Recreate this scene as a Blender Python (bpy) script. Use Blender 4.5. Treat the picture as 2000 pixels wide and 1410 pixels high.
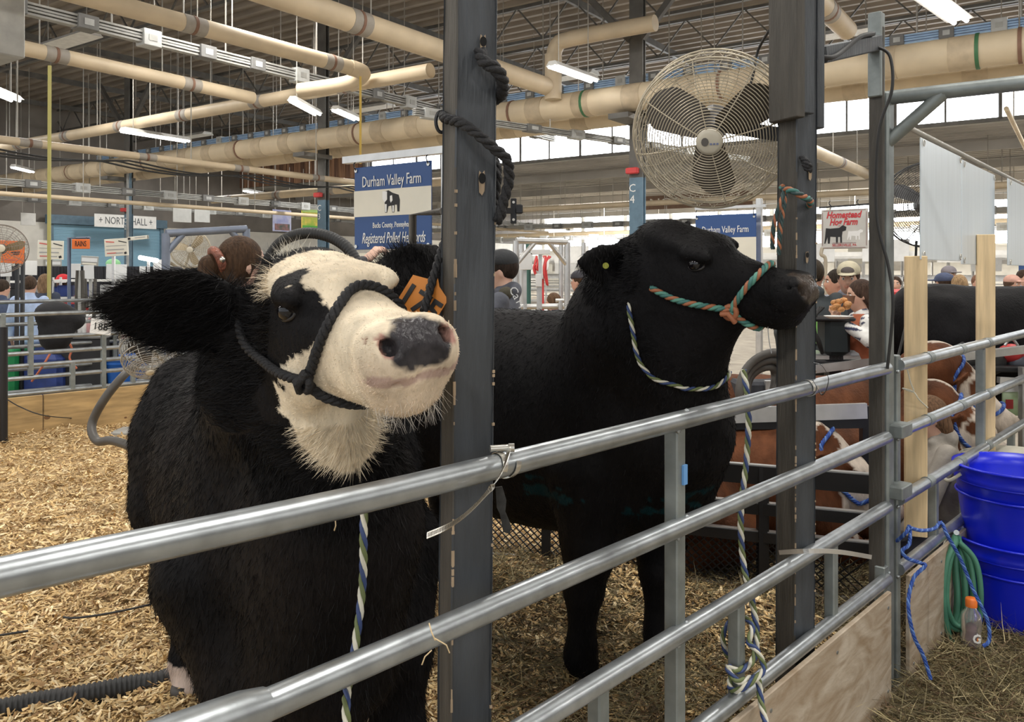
import bpy, bmesh, math, random
import numpy as np
from mathutils import Vector, Matrix
random.seed(7); RNG = np.random.default_rng(7)
for o in list(bpy.data.objects): bpy.data.objects.remove(o, do_unlink=True)
SC = bpy.context.scene; COL = SC.collection
# ------------------------------------------------------------------ camera
F, CH = 1600.0, 1.65
cam = bpy.data.cameras.new('camera'); cam.sensor_width = 36; cam.lens = 36*F/2000
cam.shift_y = -(705-528)/2000.0; cam.clip_start = .05; cam.clip_end = 300
camo = bpy.data.objects.new('camera', cam); COL.objects.link(camo)
camo.location = (0, 0, CH); camo.rotation_euler = (math.pi/2, 0, 0); SC.camera = camo
# ------------------------------------------------------------------ world, exposure, lights
SC.view_settings.view_transform = 'Standard'; SC.view_settings.look = 'None'
SC.view_settings.exposure = 0.38; SC.view_settings.gamma = 1; SC.view_settings.use_curve_mapping = False
w = bpy.data.worlds.new('overcast_sky'); SC.world = w; w.use_nodes = True
bgn = w.node_tree.nodes['Background']; bgn.inputs['Color'].default_value = (.90, .95, 1.0, 1); bgn.inputs['Strength'].default_value = 0.9
UX, UY = .82, -.5724
def B(u, v, z=0.0): return np.array([u*.82+v*.5724, -u*.5724+v*.82, z])
LIGHT_ROWS = []
def area(u, v, z, power, sx, sy, col=(1, .965, .91)):
    l = bpy.data.lights.new('added_hall_light', 'AREA'); l.energy = power; l.shape = 'RECTANGLE'; l.size = sx; l.size_y = sy; l.color = col
    o = bpy.data.objects.new('added_hall_light', l); COL.objects.link(o); o.location = B(u, v, z); o.rotation_euler = (0, 0, math.atan2(UY, UX)); return o
for u in (-33, -22, -13.5, -5.5, 1.0, 9, 17):  # leftmost column added to brighten the left wall
    for v in (-5, 3.5, 11.0, 22.0): area(u, v, 7.6, 230 if v < 20 else 330, 2.4, .5)  # area lights added to brighten the hall, apart from the tube fixtures
for u in (-26, -10, 6, 20): area(u, 48, 6.0, 1900, 6, 3)  # large lights added to brighten the space under the lower roof
# ------------------------------------------------------------------ pixel helpers (2000 x 1410 frame)
def P(px, py, D): return np.array([(px-1000)/F*D, D, CH-(py-528)/F*D])
def G(px, py, z=0.0):
    D = (CH-z)*F/(py-528); return np.array([(px-1000)/F*D, D, z])
def HV(px, v, z=None, py=None):
    """point of pixel column px on the hall's vertical plane v = const"""
    k = (px-1000)/F; D = v/(k*.5724+.82)
    if z is None: z = CH-(py-528)/F*D
    return np.array([k*D, D, z])
def HU(px, u, z=None, py=None):
    k = (px-1000)/F; D = u/(k*.82-.5724)
    if z is None: z = CH-(py-528)/F*D
    return np.array([k*D, D, z])
A3 = lambda *a: np.array(a, float)
def nrm(v):
    v = np.asarray(v, float); return v/(np.linalg.norm(v)+1e-12)
# ------------------------------------------------------------------ materials
U3 = A3(.82, -.5724, 0); V3 = A3(.5724, .82, 0); Z3 = A3(0, 0, 1)
MATS = {}
def mat(name, col=(.5, .5, .5), rough=.6, metal=0.0, var=.12, scale=6.0, bump=0.0, bscale=60.0, emis=None, est=1.0, attr=False, stretch=(1, 1, 1),
        alpha=1.0, col2=None, spec=.5, trans=0.0, sheen=0.0, wave=None, thr=None, detail=4.0, dist=0.0):
    if name in MATS: return MATS[name]
    m = bpy.data.materials.new(name); m.use_nodes = True; MATS[name] = m
    nt = m.node_tree; N = nt.nodes; L = nt.links; b = N['Principled BSDF']
    b.inputs['Roughness'].default_value = rough; b.inputs['Metallic'].default_value = metal
    b.inputs['Specular IOR Level'].default_value = spec; b.inputs['Alpha'].default_value = alpha
    b.inputs['Transmission Weight'].default_value = trans
    if sheen: b.inputs['Sheen Weight'].default_value = sheen; b.inputs['Sheen Roughness'].default_value = .4
    tc = N.new('ShaderNodeTexCoord'); mp = N.new('ShaderNodeMapping'); mp.inputs['Scale'].default_value = stretch
    L.new(tc.outputs['Object'], mp.inputs['Vector'])
    no = N.new('ShaderNodeTexNoise'); no.inputs['Scale'].default_value = scale; no.inputs['Detail'].default_value = detail; no.inputs['Distortion'].default_value = dist
    L.new(mp.outputs['Vector'], no.inputs['Vector'])
    mx = N.new('ShaderNodeMix'); mx.data_type = 'RGBA'
    if attr:
        at = N.new('ShaderNodeAttribute'); at.attribute_name = 'coat'
        mx.blend_type = 'MULTIPLY'; mx.inputs['Factor'].default_value = 1.0
        cr = N.new('ShaderNodeMapRange'); cr.inputs[1].default_value = .3; cr.inputs[2].default_value = .7
        cr.inputs[3].default_value = 1-var; cr.inputs[4].default_value = 1+var
        L.new(no.outputs['Fac'], cr.inputs[0]); L.new(at.outputs['Color'], mx.inputs['A']); L.new(cr.outputs[0], mx.inputs['B'])
        rr = N.new('ShaderNodeMapRange'); rr.inputs[3].default_value = rough; rr.inputs[4].default_value = .2; L.new(at.outputs['Alpha'], rr.inputs[0]); L.new(rr.outputs[0], b.inputs['Roughness'])
    else:
        c = np.array(col); c2 = np.array(col2) if col2 is not None else np.clip(c*(1+var), 0, 1); c1 = c if col2 is not None else c*(1-var)
        cr = N.new('ShaderNodeMapRange'); lo, hi = thr if thr else (.3, .7)
        cr.inputs[1].default_value = lo; cr.inputs[2].default_value = hi
        L.new(no.outputs['Fac'], cr.inputs[0]); L.new(cr.outputs[0], mx.inputs['Factor'])
        mx.inputs['A'].default_value = (*c1, 1); mx.inputs['B'].default_value = (*c2, 1)
    L.new(mx.outputs['Result'], b.inputs['Base Color'])
    if emis is not None:
        b.inputs['Emission Color'].default_value = (*emis, 1); b.inputs['Emission Strength'].default_value = est
    if wave:
        wv = N.new('ShaderNodeTexWave'); wv.inputs['Scale'].default_value = wave[0]; wv.bands_direction = wave[1]
        L.new(tc.outputs['Object'], wv.inputs['Vector'])
        bp = N.new('ShaderNodeBump'); bp.inputs['Strength'].default_value = wave[2]; bp.inputs['Distance'].default_value = .05
        L.new(wv.outputs['Fac'], bp.inputs['Height']); L.new(bp.outputs['Normal'], b.inputs['Normal'])
    elif bump:
        n2 = N.new('ShaderNodeTexNoise'); n2.inputs['Scale'].default_value = bscale; n2.inputs['Detail'].default_value = 5
        L.new(mp.outputs['Vector'], n2.inputs['Vector'])
        bp = N.new('ShaderNodeBump'); bp.inputs['Strength'].default_value = bump; bp.inputs['Distance'].default_value = .02
        L.new(n2.outputs['Fac'], bp.inputs['Height']); L.new(bp.outputs['Normal'], b.inputs['Normal'])
    return m
def flat(name, c, rough=.6, **k): return mat(name, c, rough, var=k.pop('var', .06), **k)
# ------------------------------------------------------------------ mesh builder
ORG = {}
def meta(o, label=None, cat=None, group=None, kind=None):
    if label: o['label'] = label
    if cat: o['category'] = cat
    if group: o['group'] = group
    if kind: o['kind'] = kind
    return o
def thing(name, label, cat, loc, group=None):
    o = bpy.data.objects.new(name, None); COL.objects.link(o); o.location = Vector([float(c) for c in loc]); o.empty_display_size = .1
    ORG[o.name] = np.array(loc, float); return meta(o, label, cat, group)
def obj_from(name, V, faces, mats, parent=None, loc=None, midx=None, smooth=None, attr=None, group_attr=None):
    V = np.asarray(V, np.float64).reshape(-1, 3)
    if parent is not None: org = ORG[parent.name]
    elif loc is not None: org = np.array(loc, float)
    else: org = np.array([V[:, 0].mean(), V[:, 1].mean(), V[:, 2].min()])
    me = bpy.data.meshes.new(name)
    if isinstance(faces, np.ndarray):
        k = faces.shape[1]; nf = len(faces)
        me.vertices.add(len(V)); me.vertices.foreach_set('co', (V-org).astype(np.float32).ravel())
        me.loops.add(nf*k); me.loops.foreach_set('vertex_index', faces.astype(np.int32).ravel())
        me.polygons.add(nf); me.polygons.foreach_set('loop_start', np.arange(0, nf*k, k, dtype=np.int32))
        me.update(calc_edges=True)
    else:
        me.from_pydata((V-org).tolist(), [], faces)
    if midx is not None: me.polygons.foreach_set('material_index', np.asarray(midx, np.int32))
    if smooth is not None:
        s = np.ones(len(me.polygons), bool) if smooth is True else np.asarray(smooth, bool)
        me.polygons.foreach_set('use_smooth', s)
    if not isinstance(mats, (list, tuple)): mats = [mats]
    for m in mats: me.materials.append(m)
    if attr is not None:
        a = me.color_attributes.new('coat', 'FLOAT_COLOR', 'POINT'); c = np.ones((len(V), 4), np.float32); attr = np.asarray(attr); c[:, :attr.shape[1]] = attr; c[:, 3] = c[:, 3] if attr.shape[1] == 4 else 0
        a.data.foreach_set('color', c.ravel())
    me.update()
    o = bpy.data.objects.new(name, me); COL.objects.link(o)
    ORG[o.name] = org
    if parent is not None: o.parent = parent
    else: o.location = Vector(org.tolist())
    return o
def frame(d, up=(0, 0, 1)):
    d = nrm(d); up = np.asarray(up, float)
    if abs(d@nrm(up)) > .98: up = A3(0, 1, 0) if abs(d[1]) < .9 else A3(1, 0, 0)
    s = nrm(np.cross(d, up)); u = np.cross(s, d); return d, s, u
class MB:
    def __init__(s): s.V = []; s.F = []; s.M = []; s.S = []; s.n = 0
    def add(s, V, Fc, m=0, sm=False):
        V = np.asarray(V, float); s.V.append(V); n = s.n
        for f in Fc: s.F.append([i+n for i in f])
        s.M += [m]*len(Fc); s.S += [sm]*len(Fc); s.n += len(V); return s
    def box(s, c, size, R=None, m=0, bev=0):
        x, y, z = np.array(size)/2.0
        if bev:
            b = bev; pts = []
            for sz in (-1, 1):
                for lay in (0, 1):
                    zz = sz*(z-b) if lay == (0 if sz > 0 else 1) else sz*z
                    ins = 0 if lay == (0 if sz > 0 else 1) else b
                    X, Y = x-ins, y-ins; c_ = b
                    pts += [(-X+c_, -Y, zz), (X-c_, -Y, zz), (X, -Y+c_, zz), (X, Y-c_, zz), (X-c_, Y, zz), (-X+c_, Y, zz), (-X, Y-c_, zz), (-X, -Y+c_, zz)]
            fs = [list(range(7, -1, -1)), list(range(24, 32))]
            for l in range(3):
                for i in range(8): fs.append([l*8+i, l*8+(i+1) % 8, l*8+8+(i+1) % 8, l*8+8+i])
            V = np.array(pts)
        else:
            V = np.array([(a*x, b*y, d*z) for d in (-1, 1) for b in (-1, 1) for a in (-1, 1)])
            fs = [[0, 2, 3, 1], [4, 5, 7, 6], [0, 1, 5, 4], [2, 6, 7, 3], [0, 4, 6, 2], [1, 3, 7, 5]]
        if R is not None: V = V@np.asarray(R).T
        return s.add(V+np.asarray(c, float), fs, m)
    def bar(s, a, b, w, h, up=(0, 0, 1), m=0, bev=0):
        a = np.asarray(a, float); b = np.asarray(b, float); d, sd, u = frame(b-a, up)
        return s.box((a+b)/2, (np.linalg.norm(b-a), w, h), np.stack([d, sd, u], 1), m, bev)
    def tube(s, pts, r, n=8, m=0, caps=True, closed=False, up=None):
        pts = np.asarray(pts, float); k = len(pts); r = np.broadcast_to(np.asarray(r, float), (k,))
        T = np.gradient(pts, axis=0) if not closed else np.roll(pts, -1, 0)-np.roll(pts, 1, 0)
        T /= np.linalg.norm(T, axis=1)[:, None]+1e-12
        _, S, U = frame(T[0], up if up is not None else (0, 0, 1)); an = np.arange(n)*2*math.pi/n; V = []
        for i in range(k):
            S = nrm(S-T[i]*(S@T[i])); U = np.cross(S, T[i])
            V.append(pts[i]+r[i]*(np.cos(an)[:, None]*S+np.sin(an)[:, None]*U))
        fs = []
        for i in range(k if closed else k-1):
            j = (i+1) % k
            for a in range(n): fs.append([i*n+a, i*n+(a+1) % n, j*n+(a+1) % n, j*n+a])
        s.add(np.concatenate(V), fs, m, True)
        if caps and not closed:
            s.add(V[0], [list(range(n-1, -1, -1))], m); s.add(V[-1], [list(range(n))], m)
        return s
    def cyl(s, a, b, r, r1=None, n=14, m=0, caps=True):
        return s.tube([a, b], [r, r if r1 is None else r1], n, m, caps)
    def lathe(s, c, axis, prof, n=20, m=0, sm=True, up=(0, 0, 1)):
        d, S, U = frame(axis, up); c = np.asarray(c, float); an = np.arange(n)*2*math.pi/n; V = []
        for (r, z) in prof: V.append(c+d*z+r*(np.cos(an)[:, None]*S+np.sin(an)[:, None]*U))
        fs = []
        for i in range(len(prof)-1):
            for a in range(n): fs.append([i*n+a, i*n+n+a, i*n+n+(a+1) % n, i*n+(a+1) % n][::-1])
        s.add(np.concatenate(V), fs, m, sm)
        return s
    def sphere(s, c, r, n=12, m=0, R=None):
        r = np.broadcast_to(np.asarray(r, float), (3,)); V = [(0, 0, -1)]; h = n//2
        for i in range(1, h):
            t = -math.pi/2+math.pi*i/h
            for j in range(n): V.append((math.cos(t)*math.cos(2*math.pi*j/n), math.cos(t)*math.sin(2*math.pi*j/n), math.sin(t)))
        V.append((0, 0, 1)); V = np.array(V)*r
        if R is not None: V = V@np.asarray(R).T
        fs = [[0, 1+(j+1) % n, 1+j] for j in range(n)]
        for i in range(h-2):
            for j in range(n): fs.append([1+i*n+j, 1+i*n+(j+1) % n, 1+(i+1)*n+(j+1) % n, 1+(i+1)*n+j])
        e = len(V)-1; fs += [[e, 1+(h-2)*n+j, 1+(h-2)*n+(j+1) % n] for j in range(n)]
        return s.add(V+np.asarray(c, float), fs, m, True)
    def prism(s, poly, o, X, Y, t, m=0):
        """2D outline in the plane o + x X + y Y, thickened by t along X x Y"""
        o = np.asarray(o, float); X = np.asarray(X, float); Y = np.asarray(Y, float); N_ = nrm(np.cross(X, Y)); k = len(poly)
        a = np.array([o+p[0]*X+p[1]*Y for p in poly]); b = a+N_*t
        fs = [list(range(k-1, -1, -1)), list(range(k, 2*k))]+[[i, (i+1) % k, k+(i+1) % k, k+i] for i in range(k)]
        return s.add(np.concatenate([a, b]), fs, m)
    def build(s, name, mats, parent=None, loc=None):
        return obj_from(name, np.concatenate(s.V), s.F, mats, parent, loc, s.M, s.S)
def struct(o, kind='structure'): o['kind'] = kind; return o
def copy_tree(src, loc=None, rotz=None, parent=None):
    c = src.copy(); COL.objects.link(c)
    if parent is not None: c.parent = parent
    ORG[c.name] = ORG.get(src.name)
    if loc is not None: c.location = Vector([float(q) for q in loc])
    if rotz is not None: c.rotation_euler = (0, 0, rotz)
    for ch in list(src.children): copy_tree(ch, parent=c)
    return c
def spline(pts, n=8, closed=False):
    p = np.asarray(pts, float); k = len(p); out = []
    for i in range(k if closed else k-1):
        if closed: a, b, c, d = p[(i-1) % k], p[i], p[(i+1) % k], p[(i+2) % k]
        else: a, b, c, d = p[max(i-1, 0)], p[i], p[i+1], p[min(i+2, k-1)]
        for t in np.arange(n)/n:
            out.append(.5*((2*b)+(-a+c)*t+(2*a-5*b+4*c-d)*t*t+(-a+3*b-3*c+d)*t**3))
    if not closed: out.append(p[-1])
    return np.array(out)
def resample(pts, step):
    p = np.asarray(pts, float); s = np.concatenate([[0], np.cumsum(np.linalg.norm(np.diff(p, axis=0), axis=1))])
    q = np.linspace(0, s[-1], max(2, int(s[-1]/step)+1)); return np.stack([np.interp(q, s, p[:, i]) for i in range(3)], 1)
def rope(mb, pts, r, pitch=.05, strands=3, n=6, mats=(0, 1, 2), sub=8):
    """a laid rope: strands wound about the path"""
    p = resample(pts, pitch/sub); T = np.gradient(p, axis=0); T /= np.linalg.norm(T, axis=1)[:, None]+1e-12
    _, S, U = frame(T[0]); fr = []
    for t in T: S = nrm(S-t*(S@t)); fr.append((S, np.cross(S, t)))
    for k in range(strands):
        q = [p[i]+r*.5*(math.cos(2*math.pi*(i/sub+k/strands))*fr[i][0]+math.sin(2*math.pi*(i/sub+k/strands))*fr[i][1]) for i in range(len(p))]
        mb.tube(q, r*.56, n, mats[k % len(mats)])
    return mb
def text(body, size, c, X, Y, m, parent, name='lettering', width=None, shear=0.0, th=.0015, spacing=1.0, bold=0.0):
    """raised lettering centred on c, reading along X with Y up"""
    cu = bpy.data.curves.new('t', 'FONT'); cu.body = body; cu.size = size; cu.align_x = 'CENTER'; cu.align_y = 'CENTER'
    cu.extrude = th; cu.shear = shear; cu.space_character = spacing; cu.offset = bold; cu.resolution_u = 2
    o = bpy.data.objects.new('t', cu); COL.objects.link(o); dg = bpy.context.evaluated_depsgraph_get()
    me = bpy.data.meshes.new_from_object(o.evaluated_get(dg)); V = np.array([v.co[:] for v in me.vertices]); fs = [list(p.vertices) for p in me.polygons]
    bpy.data.objects.remove(o); bpy.data.meshes.remove(me)
    if len(V) == 0: return None
    k = 1.0 if width is None else width/(V[:, 0].max()-V[:, 0].min())
    X = nrm(X); Y = nrm(Y); Z = np.cross(X, Y); V[:, 0] *= k
    W = np.asarray(c, float)+V[:, :1]*X+V[:, 1:2]*Y+V[:, 2:]*Z
    return obj_from(name, W, fs, m, parent)
# ------------------------------------------------------------------ smooth-union solids (one continuous skin per figure)
def smin(a, b, k):
    h = np.clip(.5+.5*(b-a)/k, 0, 1); return b+(a-b)*h-k*h*(1-h)
def ell(c, r, R=None, k=.03, op=1):
    c = np.array(c, float); r = np.array(r, float); R = None if R is None else np.array(R, float)
    def f(p):
        q = p-c
        if R is not None: q = q@R
        k0 = np.linalg.norm(q/r, axis=1); k1 = np.linalg.norm(q/(r*r), axis=1)+1e-9
        return k0*(k0-1)/k1
    return (f, k, op)
def cone(a, b, ra, rb, k=.03, op=1):
    a = np.array(a, float); b = np.array(b, float); ab = b-a; L2 = ab@ab+1e-12
    def f(p):
        q = p-a; t = np.clip(q@ab/L2, 0, 1); return np.linalg.norm(q-t[:, None]*ab, axis=1)-(ra+(rb-ra)*t)
    return (f, k, op)
def chain(pts, rs, k=.03):
    return [cone(pts[i], pts[i+1], rs[i], rs[i+1], k) for i in range(len(pts)-1)]
def loft(o, X, Y, Z, st, n=2.4, k=.05, op=1, tp=0.0):
    """body of cross-sections: stations (x, half width, centre z, half height, centre y) along X, Y sideways, Z up"""
    o = np.array(o, float); M = np.stack([nrm(X), nrm(Y), nrm(Z)], 1); st = np.array([tuple(s)+(0,)*(5-len(s)) for s in st], float); xs = st[:, 0]
    xf = np.linspace(xs[0], xs[-1], 160); cols = []
    for c in range(1, 5):                                   # smooth interpolation of the stations
        y = st[:, c]; d = np.gradient(y, xs); i = np.clip(np.searchsorted(xs, xf)-1, 0, len(xs)-2); h = xs[i+1]-xs[i]; t = (xf-xs[i])/h
        cols.append((2*t**3-3*t**2+1)*y[i]+(t**3-2*t**2+t)*h*d[i]+(-2*t**3+3*t**2)*y[i+1]+(t**3-t**2)*h*d[i+1])
    def f(p):
        q = (p-o)@M; x = np.clip(q[:, 0], xs[0], xs[-1]); W_, C_, H_, Y_ = [np.interp(x, xf, c) for c in cols]
        W_ = np.maximum(W_, .004); H_ = np.maximum(H_, .004)
        if tp: W_ = W_*(1-tp*np.clip((C_-q[:, 2])/H_, 0, 1.2)**2)
        a = np.abs(q[:, 1]-Y_)/W_; b = np.abs(q[:, 2]-C_)/H_
        rr = (a**n+b**n)**(1/n); d = (rr-1)*np.minimum(W_, H_)
        ex = np.abs(q[:, 0]-x); return np.where(ex > 0, np.sqrt(np.maximum(d, 0)**2+ex**2), d)
    return (f, k, op)
def sdf_eval(prims, p):
    d = None
    for f, k, op in prims:
        e = f(p)
        if d is None: d = e
        elif op > 0: d = smin(d, e, k)
        else: d = -smin(-d, e, k)
    return d
def sdf_mesh(prims, lo, hi, h, mult=6, slack=2.2):
    lo = np.array(lo, float); hi = np.array(hi, float)
    nb = np.ceil((hi-lo)/(h*mult)).astype(int)+1; n = nb*mult+1
    H = h*mult; cc = [lo[i]+H*(np.arange(nb[i])+.5) for i in range(3)]
    C = np.stack(np.meshgrid(*cc, indexing='ij'), -1).reshape(-1, 3); dc = sdf_eval(prims, C).reshape(nb)
    act = np.abs(dc) < H*.87*slack
    D = np.repeat(np.repeat(np.repeat(np.where(dc > 0, 1., -1.), mult, 0), mult, 1), mult, 2).astype(np.float32)
    D = np.pad(D, ((0, 1),)*3, mode='edge')
    mk = np.repeat(np.repeat(np.repeat(act, mult, 0), mult, 1), mult, 2); mk = np.pad(mk, ((0, 1),)*3, mode='edge')
    m2 = mk.copy()
    for ax in range(3): m2 |= np.roll(m2, 1, ax)
    idx = np.argwhere(m2); vals = np.empty(len(idx), np.float32)
    for s in range(0, len(idx), 400000): vals[s:s+400000] = sdf_eval(prims, lo+idx[s:s+400000]*h)
    D[idx[:, 0], idx[:, 1], idx[:, 2]] = vals
    S = D < 0; c8 = [S[a:S.shape[0]-1+a, b:S.shape[1]-1+b, c:S.shape[2]-1+c] for a in (0, 1) for b in (0, 1) for c in (0, 1)]
    sm_ = sum(c.astype(np.int8) for c in c8); cell = np.argwhere((sm_ > 0) & (sm_ < 8)); nv = len(cell)
    vid = np.full(np.array(S.shape)-1, -1, np.int32); vid[cell[:, 0], cell[:, 1], cell[:, 2]] = np.arange(nv)
    acc = np.zeros((nv, 3)); cnt = np.zeros(nv)
    off = [(a, b, c) for a in (0, 1) for b in (0, 1) for c in (0, 1)]
    for a in off:
        for ax in range(3):
            if a[ax] == 0:
                b = list(a); b[ax] = 1
                da = D[cell[:, 0]+a[0], cell[:, 1]+a[1], cell[:, 2]+a[2]]; db = D[cell[:, 0]+b[0], cell[:, 1]+b[1], cell[:, 2]+b[2]]
                x = (da < 0) != (db < 0); t = np.where(x, da/np.where(x, da-db, 1), 0)
                pt = np.tile(np.array(a, float), (nv, 1)); pt[:, ax] += t
                acc[x] += pt[x]; cnt += x
    V = lo+(cell+acc/np.maximum(cnt, 1)[:, None])*h; Q = []
    for ax in range(3):
        sl0 = [slice(None)]*3; sl1 = [slice(None)]*3; sl0[ax] = slice(0, -1); sl1[ax] = slice(1, None)
        e = np.argwhere(S[tuple(sl0)] != S[tuple(sl1)]); o1, o2 = [(1, 2), (2, 0), (0, 1)][ax]
        e = e[(e[:, o1] > 0) & (e[:, o2] > 0) & (e[:, o1] < vid.shape[o1]) & (e[:, o2] < vid.shape[o2])]
        ins = S[e[:, 0], e[:, 1], e[:, 2]]; q = []
        for (d1, d2) in ((-1, -1), (0, -1), (0, 0), (-1, 0)):
            g = e.copy(); g[:, o1] += d1; g[:, o2] += d2; q.append(vid[g[:, 0], g[:, 1], g[:, 2]])
        q = np.stack(q, 1); q[~ins] = q[~ins][:, ::-1]; Q.append(q)
    Q = np.concatenate(Q); Q = Q[(Q >= 0).all(1)]; return V, Q
def vnormals(V, Q):
    n = np.cross(V[Q[:, 2]]-V[Q[:, 0]], V[Q[:, 3]]-V[Q[:, 1]]) if Q.shape[1] == 4 else np.cross(V[Q[:, 1]]-V[Q[:, 0]], V[Q[:, 2]]-V[Q[:, 0]])
    N_ = np.zeros_like(V)
    for i in range(Q.shape[1]): np.add.at(N_, Q[:, i], n)
    return N_/(np.linalg.norm(N_, axis=1)[:, None]+1e-12)
def relax(V, Q, it=2, lam=.5):
    for _ in range(it):
        A = np.zeros_like(V); c = np.zeros(len(V))
        for i in range(4):
            for j in ((i+1) % 4, (i-1) % 4): np.add.at(A, Q[:, i], V[Q[:, j]]); np.add.at(c, Q[:, i], 1)
        V = V+lam*(A/np.maximum(c, 1)[:, None]-V)
    return V
def vnoise(p, s, seed=0):
    """cheap smooth 3D value noise in -1..1"""
    q = np.asarray(p)*s; i = np.floor(q).astype(np.int64); f = q-i; f = f*f*(3-2*f); r = 0
    for a in (0, 1):
        for b in (0, 1):
            for c in (0, 1):
                h = ((i[:, 0]+a)*73856093) ^ ((i[:, 1]+b)*19349663) ^ ((i[:, 2]+c)*83492791) ^ (seed*2654435761)
                h = (h*1103515245+12345) & 0x7fffffff; h = (h ^ (h >> 13))*1274126177 & 0x7fffffff
                val = (h % 10007)/5003.5-1
                r = r+val*(f[:, 0] if a else 1-f[:, 0])*(f[:, 1] if b else 1-f[:, 1])*(f[:, 2] if c else 1-f[:, 2])
    return r
def strands(name, root, dirn, length, width, col, m, parent, curl=.25, droop=.0, seg=3):
    """thin tapered ribbons: one mesh of hair"""
    n = len(root); rg = RNG; d = dirn/(np.linalg.norm(dirn, axis=1)[:, None]+1e-9); L_ = np.broadcast_to(length, (n,))[:, None]
    side = np.cross(d, rg.normal(size=(n, 3))); side /= np.linalg.norm(side, axis=1)[:, None]+1e-9
    bend = rg.normal(size=(n, 3))*curl; W_ = np.broadcast_to(width, (n,))[:, None]; pts = []; p = root.copy()
    pts += [p-side*W_/2, p+side*W_/2]; dd = d
    for s in range(1, seg+1):
        dd = dd+bend/seg+np.array([0, 0, -droop/seg]); dd = dd/(np.linalg.norm(dd, axis=1)[:, None]+1e-9); p = p+dd*L_/seg
        wd = W_*(1-s/seg)*.5+.0001; pts += [p-side*wd, p+side*wd]
    V = np.stack(pts, 1).reshape(-1, 3); base = np.arange(n)[:, None]*(2*seg+2)
    fs = np.concatenate([base+np.array([[2*s, 2*s+1, 2*s+3, 2*s+2]]) for s in range(seg)])
    C = np.repeat(np.broadcast_to(col, (n, 3)), 2*seg+2, 0)
    o = obj_from(name, V, fs, m, parent, smooth=True, attr=C); o['kind'] = 'stuff'; return o
# ================================================================== THE HALL
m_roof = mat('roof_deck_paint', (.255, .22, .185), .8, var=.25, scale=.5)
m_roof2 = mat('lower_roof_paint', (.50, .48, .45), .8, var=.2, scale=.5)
m_steel_dk = mat('dark_structural_steel', (.12, .115, .105), .6, var=.25, scale=3)
m_pipe = mat('tan_pipe_jacket', (.60, .49, .34), .55, var=.12, scale=1.5)
m_duct = mat('cream_duct_jacket', (.64, .53, .37), .55, var=.12, scale=1.2)
m_band = mat('grey_pipe_band', (.33, .30, .26), .6)
m_rust = mat('rust_strap', (.22, .12, .08), .7)
m_rod = mat('hanger_rod_zinc', (.38, .36, .32), .5, .3)
m_bus = mat('busway_grey', (.36, .36, .34), .5, .2, var=.15, scale=4)
m_busd = mat('busway_joint_grey', (.17, .17, .165), .55, .2)
m_busl = mat('busway_box_light', (.46, .47, .46), .5)
m_tube = mat('lit_tube', (1, 1, 1), .5, emis=(1, .97, .93), est=9)
m_fix = mat('fixture_enamel', (.7, .7, .68), .5)
m_bluep = mat('column_blue_paint', (.12, .20, .27), .5, var=.15, scale=5)
m_blueb = mat('daylight_blue_busway', (.32, .48, .70), .45)  # blue tint of daylight put into the busway's base colour
m_sky = mat('daylit_glazing', (.9, .95, 1), .4, emis=(.92, .96, 1.0), est=7)
m_whitew = mat('painted_block_wall', (.80, .78, .72), .8, var=.08, scale=2)
m_darkw = mat('dark_upper_wall', (.22, .20, .18), .85, var=.2, scale=.8)
m_wood_w = mat('old_wood_boards', (.36, .20, .12), .8, var=.5, scale=2, stretch=(6, 6, .3))
m_white = flat('white_sheet', (.82, .82, .80)); m_black = flat('black_paint', (.015, .015, .016), .5)
m_red = flat('red_enamel', (.6, .05, .05), .5); m_cable = flat('black_cable', (.02, .02, .02), .6)
m_rollup = mat('blue_rollup_enamel', (.24, .44, .58), .5, var=.06, scale=.5)
m_conc = mat('concrete_slab', (.33, .29, .23), .85, var=.25, scale=3, bump=.2, bscale=20)
def quad_grid(name, o, X, Y, nx, ny, m, hfun=None):
    o = np.asarray(o, float); g = np.stack(np.meshgrid(np.linspace(0, 1, nx+1), np.linspace(0, 1, ny+1), indexing='ij'), -1).reshape(-1, 2)
    V = o+g[:, :1]*X+g[:, 1:]*Y
    if hfun is not None: V[:, 2] += hfun(V)
    i = (np.arange(nx)[:, None]*(ny+1)+np.arange(ny)[None]).ravel(); Q = np.stack([i, i+ny+1, i+ny+2, i+1], 1)
    return obj_from(name, V, Q, m, smooth=True if hfun is not None else None)
struct(quad_grid('floor', B(-60, -14, -.01), U3*110, V3*90, 1, 1, m_conc))
def ribbed(name, o, L_, W_, pitch, dep, m):                       # ribbed deck: ridges run along L_
    o = np.asarray(o, float); n = int(np.linalg.norm(W_)/pitch); mb = MB(); w1 = nrm(W_); prof = []
    for i in range(n): prof += [(i*pitch, 0), (i*pitch+pitch*.55, 0), (i*pitch+pitch*.65, -dep), (i*pitch+pitch*.9, -dep)]
    prof.append((n*pitch, 0)); V = []
    for (a, z) in prof: V += [o+w1*a+Z3*z, o+w1*a+Z3*z+L_]
    mb.add(V, [[2*i, 2*i+2, 2*i+3, 2*i+1] for i in range(len(prof)-1)]); return struct(mb.build(name, [m]))
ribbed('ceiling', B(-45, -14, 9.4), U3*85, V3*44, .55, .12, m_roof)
ribbed('ceiling_lower', B(-45, 30, 6.5), U3*85, V3*32, .6, .12, m_roof2)
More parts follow.
